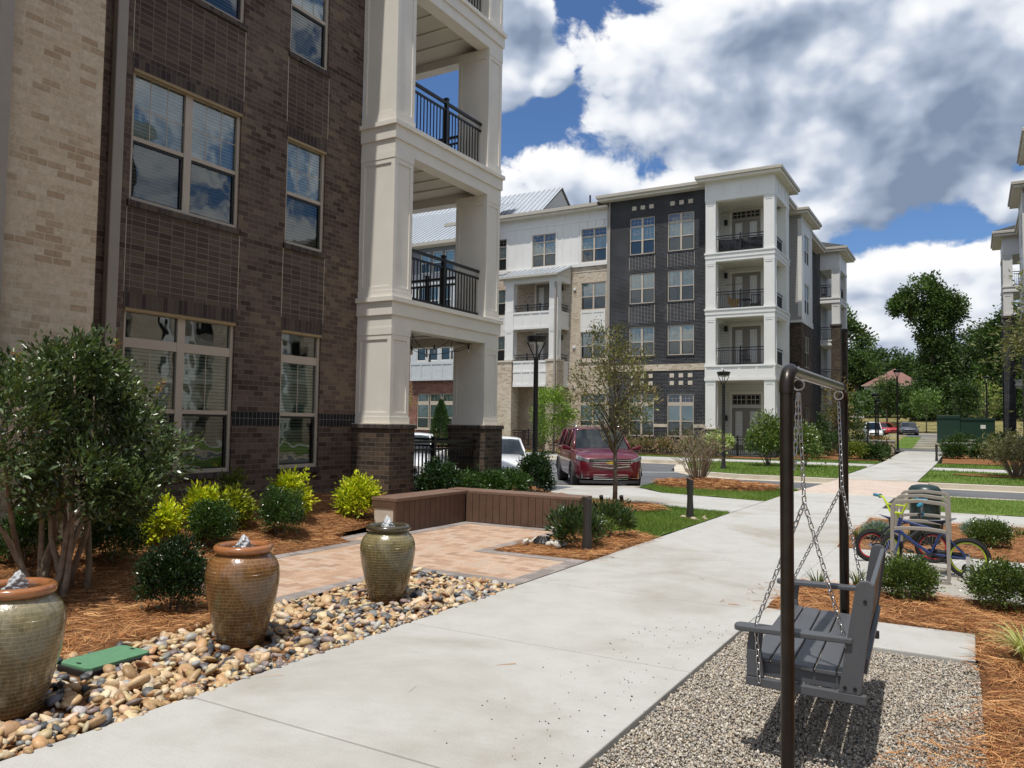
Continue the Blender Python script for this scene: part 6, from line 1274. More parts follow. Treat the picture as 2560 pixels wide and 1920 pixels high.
# a second swing bench and bicycles by the far left bed
fs = thing('swing_stand', 'small far swing frame by the left bed across the street', 'swing stand', (-4.9, 46.8, 0.1), rz=rad(5)); mb = MB()
for y in (-0.9, 0.9): mb2 = MB(); mb2.cyl((0, y, -0.2), (0, y, 1.95), 0.03, n=8); mb2.build('post', M['bronze'], fs)
MB().cyl((0, -0.95, 1.93), (0, 0.95, 1.93), 0.03, n=8).build('beam', M['bronze'], fs)
fb_ = thing('swing_bench', 'far grey swing bench hanging in the frame across the street', 'swing bench', (-4.9, 46.8, 0.1), rz=rad(5)); MB().box(-0.5, 0, -0.65, 0.65, 0.40, 0.46).build('seat', M['poly_grey'], fb_); mb = MB(); mb.hexa([(0, -0.65, 0.45), (0.03, -0.65, 0.45), (0.03, 0.65, 0.45), (0, 0.65, 0.45)], [(0.1, -0.65, 0.92), (0.13, -0.65, 0.92), (0.13, 0.65, 0.92), (0.1, 0.65, 0.92)]); mb.build('backrest', M['poly_grey'], fb_); mb = MB()
for y in (-0.6, 0.6): mb.cyl((-0.5, y, 0.42), (-0.02, y*0.9, 1.35), 0.012, n=5); mb.cyl((0.08, y, 0.7), (-0.02, y*0.9, 1.35), 0.012, n=5); mb.cyl((-0.02, y*0.9, 1.35), (0, y*0.9, 1.93), 0.012, n=5)
mb.build('chain', M['steel'], fb_)
bicycle('bicycle', 'far dark bicycle parked left of the far swing', (-5.6, 49.4, 0.1), rad(10), 0.32, rad(20), 'black paint', 'black paint', 'black paint', 'black paint'); bicycle('bicycle', 'far dark bicycle parked behind the far swing', (-5.2, 50.0, 0.12), rad(-6), 0.32, rad(-30), 'black paint', 'black paint', 'black paint', 'black paint')
# balcony furniture
hm = thing('hammock_chair', 'tan hanging hammock chair on the second balcony of the corner tower', 'hammock chair', (-11.75, 45.2, 8.29)); MB().cyl((0, 0, 2.0), (0, 0, 2.75), 0.012, n=6).build('rope', M['tan'], hm); MB().cyl((-0.5, 0, 1.62), (0.5, 0, 1.62), 0.02, n=8).build('spreader_bar', M['deck_top'], hm); mb = MB(); 
for s in (-1, 1): mb.cyl((0, 0, 2.0), (s*0.5, 0, 1.62), 0.01, n=5); mb.cyl((s*0.5, 0, 1.62), (s*0.3, 0, 0.7), 0.01, n=5)
mb.build('cord', M['tan'], hm); mb = MB(); mb.add([(-0.45, 0.1, 1.2), (-0.35, -0.1, 0.6), (-0.1, -0.12, 0.25), (0.12, -0.1, 0.25), (0.35, 0.0, 0.6), (0.45, 0.1, 1.2), (0.2, 0.3, 0.8), (-0.2, 0.3, 0.8)], [(0, 1, 7), (1, 2, 7), (2, 3, 6, 7), (3, 4, 6), (4, 5, 6)]); mb.build('sling', plain('ochre canvas', (0.36, 0.23, 0.09), 0.8), hm)
tb = thing('balcony_cover', 'black tarpaulin draped inside the top balcony railing of the corner tower', 'tarpaulin', (-11.1, 44.0, 11.5)); V = []; nxx = 40
for j in range(12):
    for i in range(nxx): u = i/(nxx-1); v = j/11; V.append((-1.22+2.44*u, 0.02*math.sin(7*u+9*v*(0.4+u))+0.02*math.sin(23*u+5*v), 0.08+0.72*v-0.05*math.sin(math.pi*u)*v))
npmesh('sheet', V, [(j*nxx+i, j*nxx+i+1, (j+1)*nxx+i+1, (j+1)*nxx+i) for j in range(11) for i in range(nxx-1)], plain('black tarpaulin', (0.012, 0.012, 0.014), 0.25, var=0.1), tb, smooth=True)
def patio_chair(x, y, z, rz, lab):
    t = thing('patio_chair', lab, 'chair', (x, y, z), rz=rz); MB().box(-0.25, 0.25, -0.25, 0.25, 0.40, 0.44).build('seat', M['black_metal'], t); mb = MB()
    for i in range(6): mb.box(-0.24+i*0.09, -0.21+i*0.09, 0.23, 0.25, 0.44, 0.92)
    mb.box(-0.26, 0.26, 0.225, 0.255, 0.90, 0.95); mb.build('backrest', M['black_metal'], t)
    for sx in (-1, 1):
        for sy in (-1, 1): MB().cyl((sx*0.22, sy*0.22, 0.4), (sx*0.24, sy*0.24, 0), 0.014, n=6).build('leg', M['black_metal'], t)
        MB().box(sx*0.25-0.02, sx*0.25+0.02, -0.25, 0.24, 0.62, 0.65).build('arm', M['black_metal'], t)
patio_chair(-24.4, 43.6, 0.3, rad(150), 'black iron patio chair behind the railing of the beige portico'); patio_chair(-9.75, 63.6, 11.5, rad(200), 'black chair on the top balcony of the farther tower'); patio_chair(3.2, 63.6, 11.5, rad(160), 'black chair on the balcony at the right edge'); patio_chair(-10.6, 45.4, 8.29, rad(200), 'dark chair beside the hammock on the second tower balcony'); patio_chair(-11.2, 45.5, 5.12, rad(170), 'dark chair on the first tower balcony behind the railing')
pt = thing('patio_table', 'small dark round table on the second tower balcony', 'table', (-11.15, 45.3, 8.29)); MB().cyl((0, 0, 0.68), (0, 0, 0.72), 0.3, n=20).build('top', M['black_metal'], pt); MB().cyl((0, 0, 0), (0, 0, 0.68), 0.03, n=8).build('leg', M['black_metal'], pt)
gr = thing('patio_fence', 'black railing around the ground floor patio of the corner tower', 'railing', (-11, 43.0, 0), world=True); mb = MB(); railing(mb, (-12.3, 43.2), (-9.8, 43.2), 0.1, 1.05, post=(0.02, 0.5, 0.98)); mb.build('rail_panel', M['black_metal'], gr)
# ------------------------------------------------------------------ plants
def leaves(P, D, size, asp, fold=0.22, up=0.3, jit=0.7):
    """diamond leaves at P, growing along D (with jitter); returns verts (4 per leaf) and faces"""
    n = len(P); d = D+rng.normal(0, jit, (n, 3))+np.array([0, 0, up]); d /= np.linalg.norm(d, axis=1)[:, None]+1e-9
    r = rng.normal(0, 1, (n, 3))+np.array([0, 0, 1.2]); s = np.cross(d, r); s /= np.linalg.norm(s, axis=1)[:, None]+1e-9; nn = np.cross(s, d)
    L = size*rng.uniform(0.65, 1.3, (n, 1)); w = L*asp*0.5*rng.uniform(0.8, 1.2, (n, 1)); h = L*fold*rng.uniform(-0.2, 1.0, (n, 1))
    V = np.stack([P, P+d*L*0.5+s*w+nn*h*0.5, P+d*L-nn*h*0.4, P+d*L*0.5-s*w+nn*h*0.5], 1).reshape(-1, 3)
    i = np.arange(n)*4; F = np.concatenate([np.stack([i, i+1, i+2], 1), np.stack([i, i+2, i+3], 1)]); return V, F
def leafcol(n, cols, var=0.25):
    c = np.array(cols); k = len(c); return c[rng.integers(0, k, n)]*rng.uniform(1-var, 1+var, (n, 1))*rng.uniform(0.93, 1.07, (n, 3))
def tufts(R, n, lo=0.45, flat=None, zmin=-0.6):
    v = rng.normal(0, 1, (n*3, 3)); v /= np.linalg.norm(v, axis=1)[:, None]; v = v[v[:, 2] > zmin][:n]
    return v*np.array(R)*(rng.uniform(lo, 1.0, (len(v), 1))**0.6)*(1+0.16*np.sin(v[:, :1]*5.1+v[:, 1:2]*4.3+rng.uniform(0, 6))), v
def shrub(name, lab, cat, loc, R, cz, nt_, nl, tr, size, asp, cols, mat='leaf', up=0.3, lo=0.45, stems=7, stem_r=0.006, group=None, rz=0.0, zmin=-0.55, jit=0.7, accent=None, bark='bark', fol='foliage'):
    t = thing(name, lab, cat, loc, rz=rz, group=group)
    C_, v = tufts(R, nt_, lo, zmin=zmin); C_ = C_+np.array([0, 0, cz]); C_[:, 2] = np.maximum(C_[:, 2], 0.03)
    k = rng.integers(0, len(C_), nl); off = rng.normal(0, tr, (nl, 3)); P = C_[k]+off; P[:, 2] = np.maximum(P[:, 2], 0.012)
    D = v[k]*0.8+off/tr*0.35; V, F = leaves(P, D, size, asp, up=up, jit=jit)
    col = leafcol(nl, cols)*rng.uniform(0.8, 1.2, (len(C_), 1))[k]
    if accent is not None:
        cnt, ac = accent; top = np.argsort(-(C_[:, 2]+0.15*rng.random(len(C_))))[:cnt]; m = np.isin(k, top); col[m] = leafcol(m.sum(), ac)
    npmesh(fol, V, F, M[mat], t, col=np.repeat(col, 4, 0))
    mb = MB(); r_ = random.Random(int(nl))
    for i in range(stems):
        q = C_[r_.randrange(len(C_))]; b = (q[0]*0.12+r_.uniform(-0.03, 0.03), q[1]*0.12+r_.uniform(-0.03, 0.03), -0.05)
        mb.tube([b, (q[0]*0.45, q[1]*0.45, q[2]*0.45+0.03), tuple(q)], [stem_r, stem_r*0.75, stem_r*0.35], 5)
    if stems: mb.build('stem', M[bark], t)
    return t
BOX = [(0.030, 0.070, 0.014), (0.046, 0.10, 0.02), (0.075, 0.135, 0.028), (0.036, 0.080, 0.018)]
BOXN = [(0.016, 0.040, 0.012), (0.024, 0.055, 0.015), (0.034, 0.072, 0.02)]
YEL = [(0.50, 0.53, 0.02), (0.60, 0.60, 0.035), (0.42, 0.47, 0.018), (0.26, 0.33, 0.018)]
OLV = [(0.055, 0.09, 0.028), (0.075, 0.115, 0.036), (0.10, 0.135, 0.05), (0.045, 0.075, 0.022)]
gz0 = lambda x, y: bedz(x, y)
G1 = 'small round boxwood shrubs in the left bed'
def box(x, y, w, h, lab, n=3600, cols=BOX, size=0.026, asp=0.55, g=G1, acc=None, mat='leaf_gloss', up=0.55, lo=0.55):
    return shrub('boxwood', lab, 'shrub', (x, y, gz0(x, y)), (w/2*0.92, w/2*0.92, h*0.5), h*0.48, 260, int(n*2.6), 0.034, size*1.12, asp, cols, mat, up=up, lo=0.35, group=g, accent=acc, rz=rng.random()*6)
box(-5.95, 4.42, 0.60, 0.60, 'dark leaved boxwood nearest the pots', 4200, [(0.010, 0.026, 0.008), (0.016, 0.038, 0.011), (0.026, 0.055, 0.015)], up=0.9, lo=0.5)
box(-7.95, 6.40, 0.60, 0.56, 'boxwood with yellow tips below the large window', acc=None); box(-7.92, 7.50, 0.66, 0.62, 'boxwood below the narrow window with yellow shrub behind')
box(-7.85, 5.10, 0.62, 0.62, 'shaded boxwood behind the big shrub, right of its stems', 3400); box(-8.2, 4.40, 0.58, 0.55, 'shaded boxwood glimpsed between the stems of the big shrub', 3000)
def yellow(x, y, w, h, lab, n=1100, cols=YEL, nt_=34, size=0.062):
    return shrub('golden_privet', lab, 'shrub', (x, y, gz0(x, y)), (w/2*0.85, w/2*0.85, h*0.40), h*0.42, nt_, int(n*2.0), 0.055, size*1.05, 0.46, cols, 'leaf', up=0.4, lo=0.55, stems=10, group='yellow leaved shrubs along the brick wall', rz=rng.random()*6, bark='bark_pale')
yellow(-8.22, 5.95, 0.50, 0.58, 'yellow shrub with two tall shoots right of the big dark shrub', 800, nt_=14); yellow(-8.28, 6.55, 0.46, 0.66, 'yellow shrub peeping over the boxwood below the large window')
yellow(-8.45, 7.15, 0.48, 0.55, 'dull yellow shrub between two boxwoods by the wall', 900, [(0.16, 0.19, 0.02), (0.24, 0.27, 0.025), (0.38, 0.41, 0.03)]); yellow(-8.40, 8.15, 0.50, 0.86, 'tall yellow shrub below the narrow window', 1300); yellow(-8.14, 9.25, 0.60, 0.70, 'bright yellow shrub beside the brick pier of the porch', 1700, nt_=46)
yellow(-8.7, 7.35, 0.3, 0.72, 'slender dark olive shoot against the brick wall', 300, [(0.10, 0.125, 0.02), (0.14, 0.16, 0.025)], nt_=8)
shrub('holly', 'round glossy dark holly against the porch railing', 'shrub', (-8.45, 11.75, 0.2), (0.36, 0.36, 0.36), 0.38, 90, 5200, 0.055, 0.055, 0.55, BOXN, 'leaf_gloss', group='dark glossy shrubs behind the seat wall'); shrub('holly', 'tall rounded dark holly at the corner of the parking sidewalk', 'shrub', (-7.98, 14.6, 0.12), (0.37, 0.37, 0.46), 0.45, 110, 7000, 0.055, 0.05, 0.55, BOXN, 'leaf_gloss', group='dark glossy shrubs behind the seat wall')
for i, (x, y, lab) in enumerate(((-8.42, 12.45, 'low laurel behind the seat wall, left of three'), (-8.30, 13.15, 'low laurel behind the seat wall, middle of three'), (-8.18, 13.85, 'low laurel behind the seat wall, beside the rounded holly'))): shrub('laurel', lab, 'shrub', (x, y, 0.2), (0.42, 0.36, 0.2), 0.25, 70, 3600, 0.06, 0.07, 0.36, BOX, 'leaf_gloss', up=0.5, group='low laurel hedge behind the seat wall')
# big multi-stemmed evergreen at the left
def evergreen():
    x0, y0 = -7.35, 4.35; t = thing('evergreen_shrub', 'big multi stemmed dark evergreen shrub in front of the cream brick', 'shrub', (x0, y0, 0.0))
    cl = [((-0.05, -0.45, 1.55), (0.62, 0.62, 0.62)), ((0.10, 0.15, 1.66), (0.58, 0.54, 0.58)), ((-0.25, -0.05, 1.95), (0.55, 0.62, 0.42)), ((0.28, 0.50, 1.30), (0.40, 0.40, 0.42)), ((0.30, -0.85, 1.50), (0.55, 0.6, 0.62)), ((0.42, -0.25, 1.10), (0.42, 0.45, 0.36)), ((-0.25, 0.42, 1.80), (0.38, 0.36, 0.38)), ((0.1, -1.35, 1.35), (0.5, 0.55, 0.65)), ((0.5, 0.15, 0.95), (0.30, 0.3, 0.26)), ((0.2, -0.1, 2.10), (0.34, 0.4, 0.28))]
    Cs = []; Vs = []
    for c, R in cl:
        a, v = tufts(R, 62, 0.4, zmin=-0.85); Cs.append(a+np.array(c)); Vs.append(v)
    C_ = np.vstack(Cs); v = np.vstack(Vs); n = 23000; k = rng.integers(0, len(C_), n); off = rng.normal(0, 0.055, (n, 3)); P = C_[k]+off
    V, F = leaves(P, v[k]*0.8+off*6, 0.066, 0.42, up=0.45, jit=0.6, fold=0.3); col = leafcol(n, [(0.055, 0.088, 0.030), (0.085, 0.122, 0.044), (0.125, 0.165, 0.062), (0.062, 0.098, 0.034)])*rng.uniform(0.75, 1.3, (len(C_), 1))[k]
    npmesh('foliage', V, F, M['leaf_gloss'], t, col=np.repeat(col, 4, 0))
    # new reddish and yellow shoots
    S = MB()
    for (a, b, h) in ((0.05, -0.95, 2.72), (-0.15, -1.05, 2.35), (0.02, 0.35, 2.42), (0.1, -0.62, 2.2), (0.15, 0.78, 2.05)):
        p = [(a*0.6, b*0.8, 1.7), (a*0.9, b*0.95, (1.7+h)/2), (a, b, h)]; q = MB(); q.tube(p, [0.007, 0.005, 0.003], 5); Pn = []; Dn = []
        for u in np.linspace(0.2, 1.0, 8):
            for s in range(3): Pn.append(tuple(Vector(p[1]).lerp(Vector(p[2]), u))); Dn.append((rng.normal(), rng.normal(), 0.3))
        V, F = leaves(np.array(Pn), np.array(Dn), 0.055, 0.36, up=0.3, jit=0.2); c4 = leafcol(len(Pn), [(0.30, 0.22, 0.03), (0.26, 0.12, 0.03), (0.22, 0.24, 0.03)])
        nv = len(q.v); Fa = [tuple(f) for f in q.f]+[tuple(int(x)+nv for x in f) for f in F]
        npmesh('new_shoot', np.vstack([np.array(q.v), V]), Fa, M['leaf'], t, col=np.vstack([np.tile([(0.16, 0.13, 0.06)], (nv, 1)), np.repeat(c4, 4, 0)]))
    r_ = random.Random(5)
    for i in range(13):
        a = r_.uniform(0, 6.28); b = (0.16*math.cos(a)+0.05, 0.24*math.sin(a)-0.12, -0.08); q = C_[r_.randrange(len(C_))]
        tgt = cl[i % len(cl)][0]; m = (b[0]+(tgt[0]-b[0])*0.35+r_.uniform(-.08, .08), b[1]+(tgt[1]-b[1])*0.38+r_.uniform(-.08, .08), 0.52+r_.uniform(0, .2)); e = (tgt[0]+r_.uniform(-.15, .15), tgt[1]+r_.uniform(-.15, .15), tgt[2]+0.2)
        S.tube([b, ((b[0]+m[0])/2+r_.uniform(-.03, .03), (b[1]+m[1])/2+r_.uniform(-.03, .03), 0.24), m, ((m[0]+e[0])/2, (m[1]+e[1])/2, (m[2]+e[2])/2), e], [0.033, 0.029, 0.024, 0.016, 0.006], 8)
        for j in range(5):
            q = Vector(m).lerp(Vector(e), r_.uniform(0.1, 0.9)); w = C_[r_.randrange(len(C_))]
            w = Vector(w); 
            if (w-q).length < 0.9: S.tube([q, q.lerp(w, 0.5)+Vector((0, 0, 0.03)), w], [0.009, 0.006, 0.003], 5)
    S.build('stem', M['bark_pale'], t, smooth='all')
evergreen()
# plants by the near bollard
for (x, y, lab) in ((-4.72, 9.78, 'low spreading laurel left of the near bollard'), (-4.66, 10.75, 'low spreading laurel behind the near bollard')):
    shrub('spreading_laurel', lab, 'shrub', (x, y, 0.02), (0.34, 0.34, 0.20), 0.22, 40, 1900, 0.055, 0.085, 0.30, [(0.030, 0.062, 0.022), (0.05, 0.09, 0.03), (0.085, 0.12, 0.035)], 'leaf_gloss', up=0.75, lo=0.6, group='low spreading shrubs beside the seat wall', jit=0.45)
# right bed
G2 = 'rounded yaupon shrubs in the right beds'
GRN = [(0.055, 0.095, 0.02), (0.085, 0.132, 0.028), (0.13, 0.175, 0.042), (0.06, 0.10, 0.02)]
for (x, y, w, h, lab) in ((-0.55, 8.55, 0.56, 0.42, 'rounded shrub in pine straw in front of the bike rack'), (0.20, 8.70, 0.58, 0.43, 'rounded shrub in pine straw by the right edge'), (0.18, 13.05, 0.54, 0.38, 'rounded shrub behind the bike pad beside the blue grey juniper')):
    box(x, y, w, h, lab, 3400, GRN, 0.024, 0.55, G2)
JUN = [(0.20, 0.27, 0.25), (0.27, 0.34, 0.32), (0.15, 0.21, 0.18), (0.33, 0.40, 0.38)]
def spiky(name, lab, cat, loc, R, cz, n, L, w, cols, mat='leaf', up=0.4, droop=0.0, grp=None):
    t = thing(name, lab, cat, loc, group=grp); v = rng.normal(0, 1, (n, 3)); v[:, 2] = np.abs(v[:, 2])*0.8; v /= np.linalg.norm(v, axis=1)[:, None]
    P = v*np.array(R)*rng.uniform(0.2, 0.75, (n, 1))*0.6; P[:, 2] += cz; V, F = leaves(P, v, L, w, up=up, jit=0.35, fold=0.1); npmesh('foliage', V, F, M[mat], t, col=np.repeat(leafcol(n, cols), 4, 0)); return t
spiky('juniper', 'blue grey juniper left of the bike racks', 'shrub', (-1.25, 13.1, 0), (0.36, 0.36, 0.26), 0.06, 2200, 0.13, 0.09, JUN, grp='blue grey junipers'); spiky('juniper', 'wide blue grey juniper at the right side of the bike pad', 'shrub', (0.15, 14.35, 0), (0.6, 0.42, 0.24), 0.06, 3200, 0.14, 0.09, JUN, grp='blue grey junipers')
def strappy(name, lab, loc, n, L, w, cols, grp, arch=0.6):
    t = thing(name, lab, 'grass clump', loc, group=grp); V = []; F = []; Cc = []
    for i in range(n):
        a = rng.uniform(0, 6.28); l = L*rng.uniform(0.6, 1.15); ar = arch*rng.uniform(0.5, 1.3); pr = None; c = leafcol(1, cols)[0]; b = np.array([0.04*math.cos(a), 0.04*math.sin(a), 0.0]); s = np.array([-math.sin(a), math.cos(a), 0])*w*0.5
        for j in range(6):
            u = j/5; p = b+np.array([math.cos(a), math.sin(a), 0])*l*(0.12*u+ar*u*u*0.7)+np.array([0, 0, l*(u*0.95-ar*0.62*u**2.2)]); ww = s*(1-u**2*0.9)
            V += [p-ww, p+ww]; Cc += [c, c]
            if j: k = len(V); F.append((k-4, k-3, k-1, k-2))
    npmesh('foliage', V, F, M['leaf'], t, col=np.array(Cc)); return t
LIR = [(0.05, 0.085, 0.022), (0.085, 0.12, 0.03), (0.14, 0.17, 0.05)]
for x, y, lab, n in ((-1.48, 12.75, 'lily turf clump at the corner of the bike pad', 60), (-1.2, 13.75, 'lily turf clump behind the blue grey juniper', 50), (-0.85, 12.9, 'lily turf clump between juniper and litter bin', 60), (-1.40, 8.68, 'lily turf clump with flower spikes behind the swing frame', 60), (-1.05, 8.95, 'lily turf clump beside the rounded shrub at the bike pad', 60), (0.62, 14.6, 'purple brown lily turf clump at the far right', 50)):
    strappy('lily_turf', lab, (x, y, 0.02), n, 0.26, 0.010, LIR, 'lily turf clumps'); 
strappy('striped_grass', 'cream striped ornamental grass cut by the right edge', (0.32, 6.75, 0.02), 110, 0.40, 0.013, [(0.50, 0.50, 0.22), (0.36, 0.40, 0.12), (0.58, 0.56, 0.32), (0.22, 0.27, 0.07)], 'striped grass', 0.85)
# ---- trees
def tree(name, lab, loc, h, clear, R, n, size, asp, cols, mat='leaf', limbs=14, trunk_r=0.05, bark='bark', tuft=None, tr=0.12, up=0.35, cen=None, grp=None, lo=0.35, rz=0.0, narrow=False, extra=None, upright=0.5, jit=0.7):
    t = thing(name, lab, 'tree', loc, rz=rz, group=grp); nt_ = tuft or 90
    ch = (h-clear)/2; C_, v = tufts((R, R, ch), nt_, lo, zmin=-0.9)
    if narrow: s_ = 1-0.55*np.clip((C_[:, 2]+ch)/(2*ch), 0, 1); C_[:, :2] *= s_[:, None]*1.25
    C_ += np.array([0, 0, clear+ch]); 
    if extra is not None: C_ = np.vstack([C_]+[np.array(c)+tufts(r, q, 0.4)[0] for c, r, q in extra]); v = np.vstack([v]+[tufts(r, q, 0.4)[1] for c, r, q in extra]); v = v[:len(C_)] if len(v) >= len(C_) else np.vstack([v, v[:len(C_)-len(v)]])
    k = rng.integers(0, len(C_), n); off = rng.normal(0, tr, (n, 3)); P = C_[k]+off; V, F = leaves(P, v[k]*0.7+off/tr*0.3, size, asp, up=up, jit=jit); col = leafcol(n, cols)*rng.uniform(0.75, 1.25, (len(C_), 1))[k]
    npmesh('crown', V, F, M[mat], t, col=np.repeat(col, 4, 0))
    mb = MB(); r_ = random.Random(int(n)+int(h*10)); top = h*0.9
    tp = [(0, 0, -0.3), (r_.uniform(-.02, .02), r_.uniform(-.02, .02), clear*0.5), (r_.uniform(-.03, .03), r_.uniform(-.03, .03), clear), (0.03*R, -0.02*R, clear+ch), (0, 0, top)]; mb.tube(tp, [trunk_r*1.25, trunk_r, trunk_r*0.85, trunk_r*0.5, trunk_r*0.12], 10); mb.build('trunk', M[bark], t, smooth='all')
    mb = MB()
    for i in range(limbs):
        q = Vector(C_[r_.randrange(nt_)]); z0 = max(clear*0.92, min(q.z-upright*math.hypot(q.x, q.y)-0.1*h*0.3, top*0.85)); u = (z0-clear)/max(top-clear, .01); b = Vector((0, 0, z0)); rr = trunk_r*(0.5-0.35*u)
        mb.tube([b, b.lerp(q, 0.5)+Vector((0, 0, 0.06*h*0.3)), q], [rr, rr*0.6, rr*0.15], 6)
        for j in range(2): q2 = Vector(C_[r_.randrange(len(C_))]); m = b.lerp(q, 0.55); 
        if (q2-m).length < R*0.9: mb.tube([m, q2], [rr*0.4, rr*0.1], 5)
    if limbs: mb.build('limb', M[bark], t, smooth='all')
    return t
tree('young_tree', 'young tree with thin olive crown on the lawn in front of the red SUV', (-6.25, 14.8, 0.06), 3.45, 1.10, 0.82, 5200, 0.072, 0.38, [(0.12, 0.125, 0.045), (0.17, 0.17, 0.06), (0.21, 0.19, 0.075), (0.10, 0.125, 0.04), (0.21, 0.15, 0.075)], limbs=46, trunk_r=0.045, tr=0.085, tuft=120, upright=1.3, narrow=False, lo=0.35, extra=[((-0.32, -0.18, 3.3), (0.08, 0.08, 0.40), 8)])
tree('young_tree', 'small bright green feathery tree in front of the beige brick', (-20.6, 39.8, 0), 3.9, 0.9, 1.3, 5200, 0.17, 0.30, [(0.16, 0.26, 0.03), (0.22, 0.32, 0.045), (0.12, 0.20, 0.03)], trunk_r=0.05, tr=0.16, limbs=20)
tree('young_tree', 'light green feathery tree behind the porch by the red brick wing', (-31.9, 39.2, 0), 4.9, 1.2, 1.1, 4000, 0.18, 0.26, [(0.20, 0.27, 0.04), (0.26, 0.33, 0.05), (0.15, 0.22, 0.035)], trunk_r=0.05, tr=0.18)
cy = thing('cypress', 'dark green conical cypress in front of the red brick wing', 'tree', (-27.6, 38.6, 0)); n = 3600; zz = rng.random(n)**0.8; a = rng.uniform(0, 6.28, n); r0 = 0.85*(1-zz)**0.75*(0.78+0.25*rng.random(n)); P = np.stack([r0*np.cos(a), r0*np.sin(a), 0.15+zz*2.75], 1); V, F = leaves(P, np.stack([np.cos(a)*0.4, np.sin(a)*0.4, np.ones(n)], 1), 0.22, 0.28, up=0.6, jit=0.25); npmesh('foliage', V, F, M['leaf'], cy, col=np.repeat(leafcol(n, [(0.025, 0.06, 0.015), (0.04, 0.085, 0.02), (0.06, 0.11, 0.028)]), 4, 0)); MB().cyl((0, 0, -0.1), (0, 0, 2.4), 0.06, 0.02).build('trunk', M['bark'], cy)
# twiggy island shrub
def twiggy(loc, lab, R, h, n, cols, ns=60, size=0.06):
    t = thing('twiggy_shrub', lab, 'shrub', loc); mb = MB(); tips = []; r_ = random.Random(9)
    for i in range(ns):
        a = r_.uniform(0, 6.28); b = Vector((0.10*math.cos(a), 0.10*math.sin(a), -0.05)); rr = R*r_.uniform(0.25, 1.0); e = Vector((rr*math.cos(a), rr*math.sin(a), h*r_.uniform(0.45, 1.0)*(1-0.25*rr/R))); m = b.lerp(e, 0.5)+Vector((0, 0, 0.1*h)); mb.tube([b, m, e], [0.014, 0.009, 0.004], 5)
        tips += [e, m.lerp(e, .5)]
        for j in range(4): q = m.lerp(e, r_.uniform(.1, .9)); e2 = q+Vector((r_.uniform(-.25, .25), r_.uniform(-.25, .25), r_.uniform(0, .3))); mb.tube([q, e2], [0.006, 0.003], 4); tips.append(e2)
    mb.build('stem', M['bark_pale'], t); T_ = np.array([tuple(q) for q in tips]); k = rng.integers(0, len(T_), n); off = rng.normal(0, 0.07, (n, 3)); V, F = leaves(T_[k]+off, off*4, size, 0.38, up=0.2); npmesh('foliage', V, F, M['leaf'], t, col=np.repeat(leafcol(n, cols), 4, 0)); return t
twiggy((-6.55, 21.4, 0.15), 'sparse twiggy shrub with pale stems on the straw mound of the lawn', 0.85, 1.75, 1500, [(0.12, 0.12, 0.05), (0.17, 0.15, 0.07), (0.10, 0.14, 0.04), (0.22, 0.16, 0.09)])
twiggy((1.35, 33.3, 0.05), 'olive twiggy shrub on the lawn at the right edge', 1.25, 1.75, 3600, [(0.13, 0.13, 0.055), (0.18, 0.165, 0.075), (0.10, 0.12, 0.045), (0.24, 0.21, 0.11)], 90, 0.11)
tree('maple_tree', 'leafy olive green tree leaning in at the right edge', (2.6, 30.8, 0), 7.6, 1.6, 1.75, 5200, 0.20, 0.30, [(0.12, 0.125, 0.045), (0.17, 0.165, 0.065), (0.22, 0.20, 0.09), (0.085, 0.10, 0.03)], trunk_r=0.09, tr=0.22, limbs=34, tuft=110, up=0.0, lo=0.3)
# far lawn shrubs
BR = [(0.10, 0.16, 0.035), (0.15, 0.21, 0.05), (0.20, 0.26, 0.07), (0.07, 0.11, 0.025)]
shrub('camellia', 'bright green shrub on the far lawn in front of the corner tower', 'shrub', (-7.55, 34.6, 0.05), (0.75, 0.75, 0.95), 1.05, 110, 5200, 0.14, 0.12, 0.5, BR, 'leaf_gloss', stems=10, stem_r=0.02); shrub('camellia', 'smaller bright green shrub behind the near swing post', 'shrub', (-6.2, 35.3, 0.05), (0.55, 0.55, 0.8), 0.9, 90, 3400, 0.14, 0.12, 0.5, BR, 'leaf_gloss', stems=8, stem_r=0.02)
PK = [(0.10, 0.12, 0.04), (0.15, 0.15, 0.06), (0.34, 0.22, 0.16), (0.42, 0.29, 0.21)]
pl = ['pink tinged shrub below the charcoal wall, half behind the red car', 'second pink tinged shrub below the charcoal wall', 'third pink tinged shrub below the charcoal wall', 'pink tinged shrub below the charcoal wall nearest the white tower']
for i, x in enumerate((-17.4, -16.35, -15.2, -13.9)): shrub('abelia', pl[i], 'shrub', (x, 43.2, 0.05), (0.55, 0.5, 0.42), 0.45, 70, 2200, 0.11, 0.12, 0.45, PK, group='pink tinged shrubs along the charcoal wall', stems=4)
shrub('hydrangea', 'pale green hydrangea by the patio railing of the white tower', 'shrub', (-11.9, 42.6, 0.05), (0.6, 0.5, 0.5), 0.75, 40, 700, 0.14, 0.20, 0.8, [(0.42, 0.50, 0.22), (0.55, 0.60, 0.34), (0.12, 0.2, 0.04)], stems=4)
DG = [(0.028, 0.055, 0.016), (0.045, 0.08, 0.022), (0.065, 0.11, 0.03)]
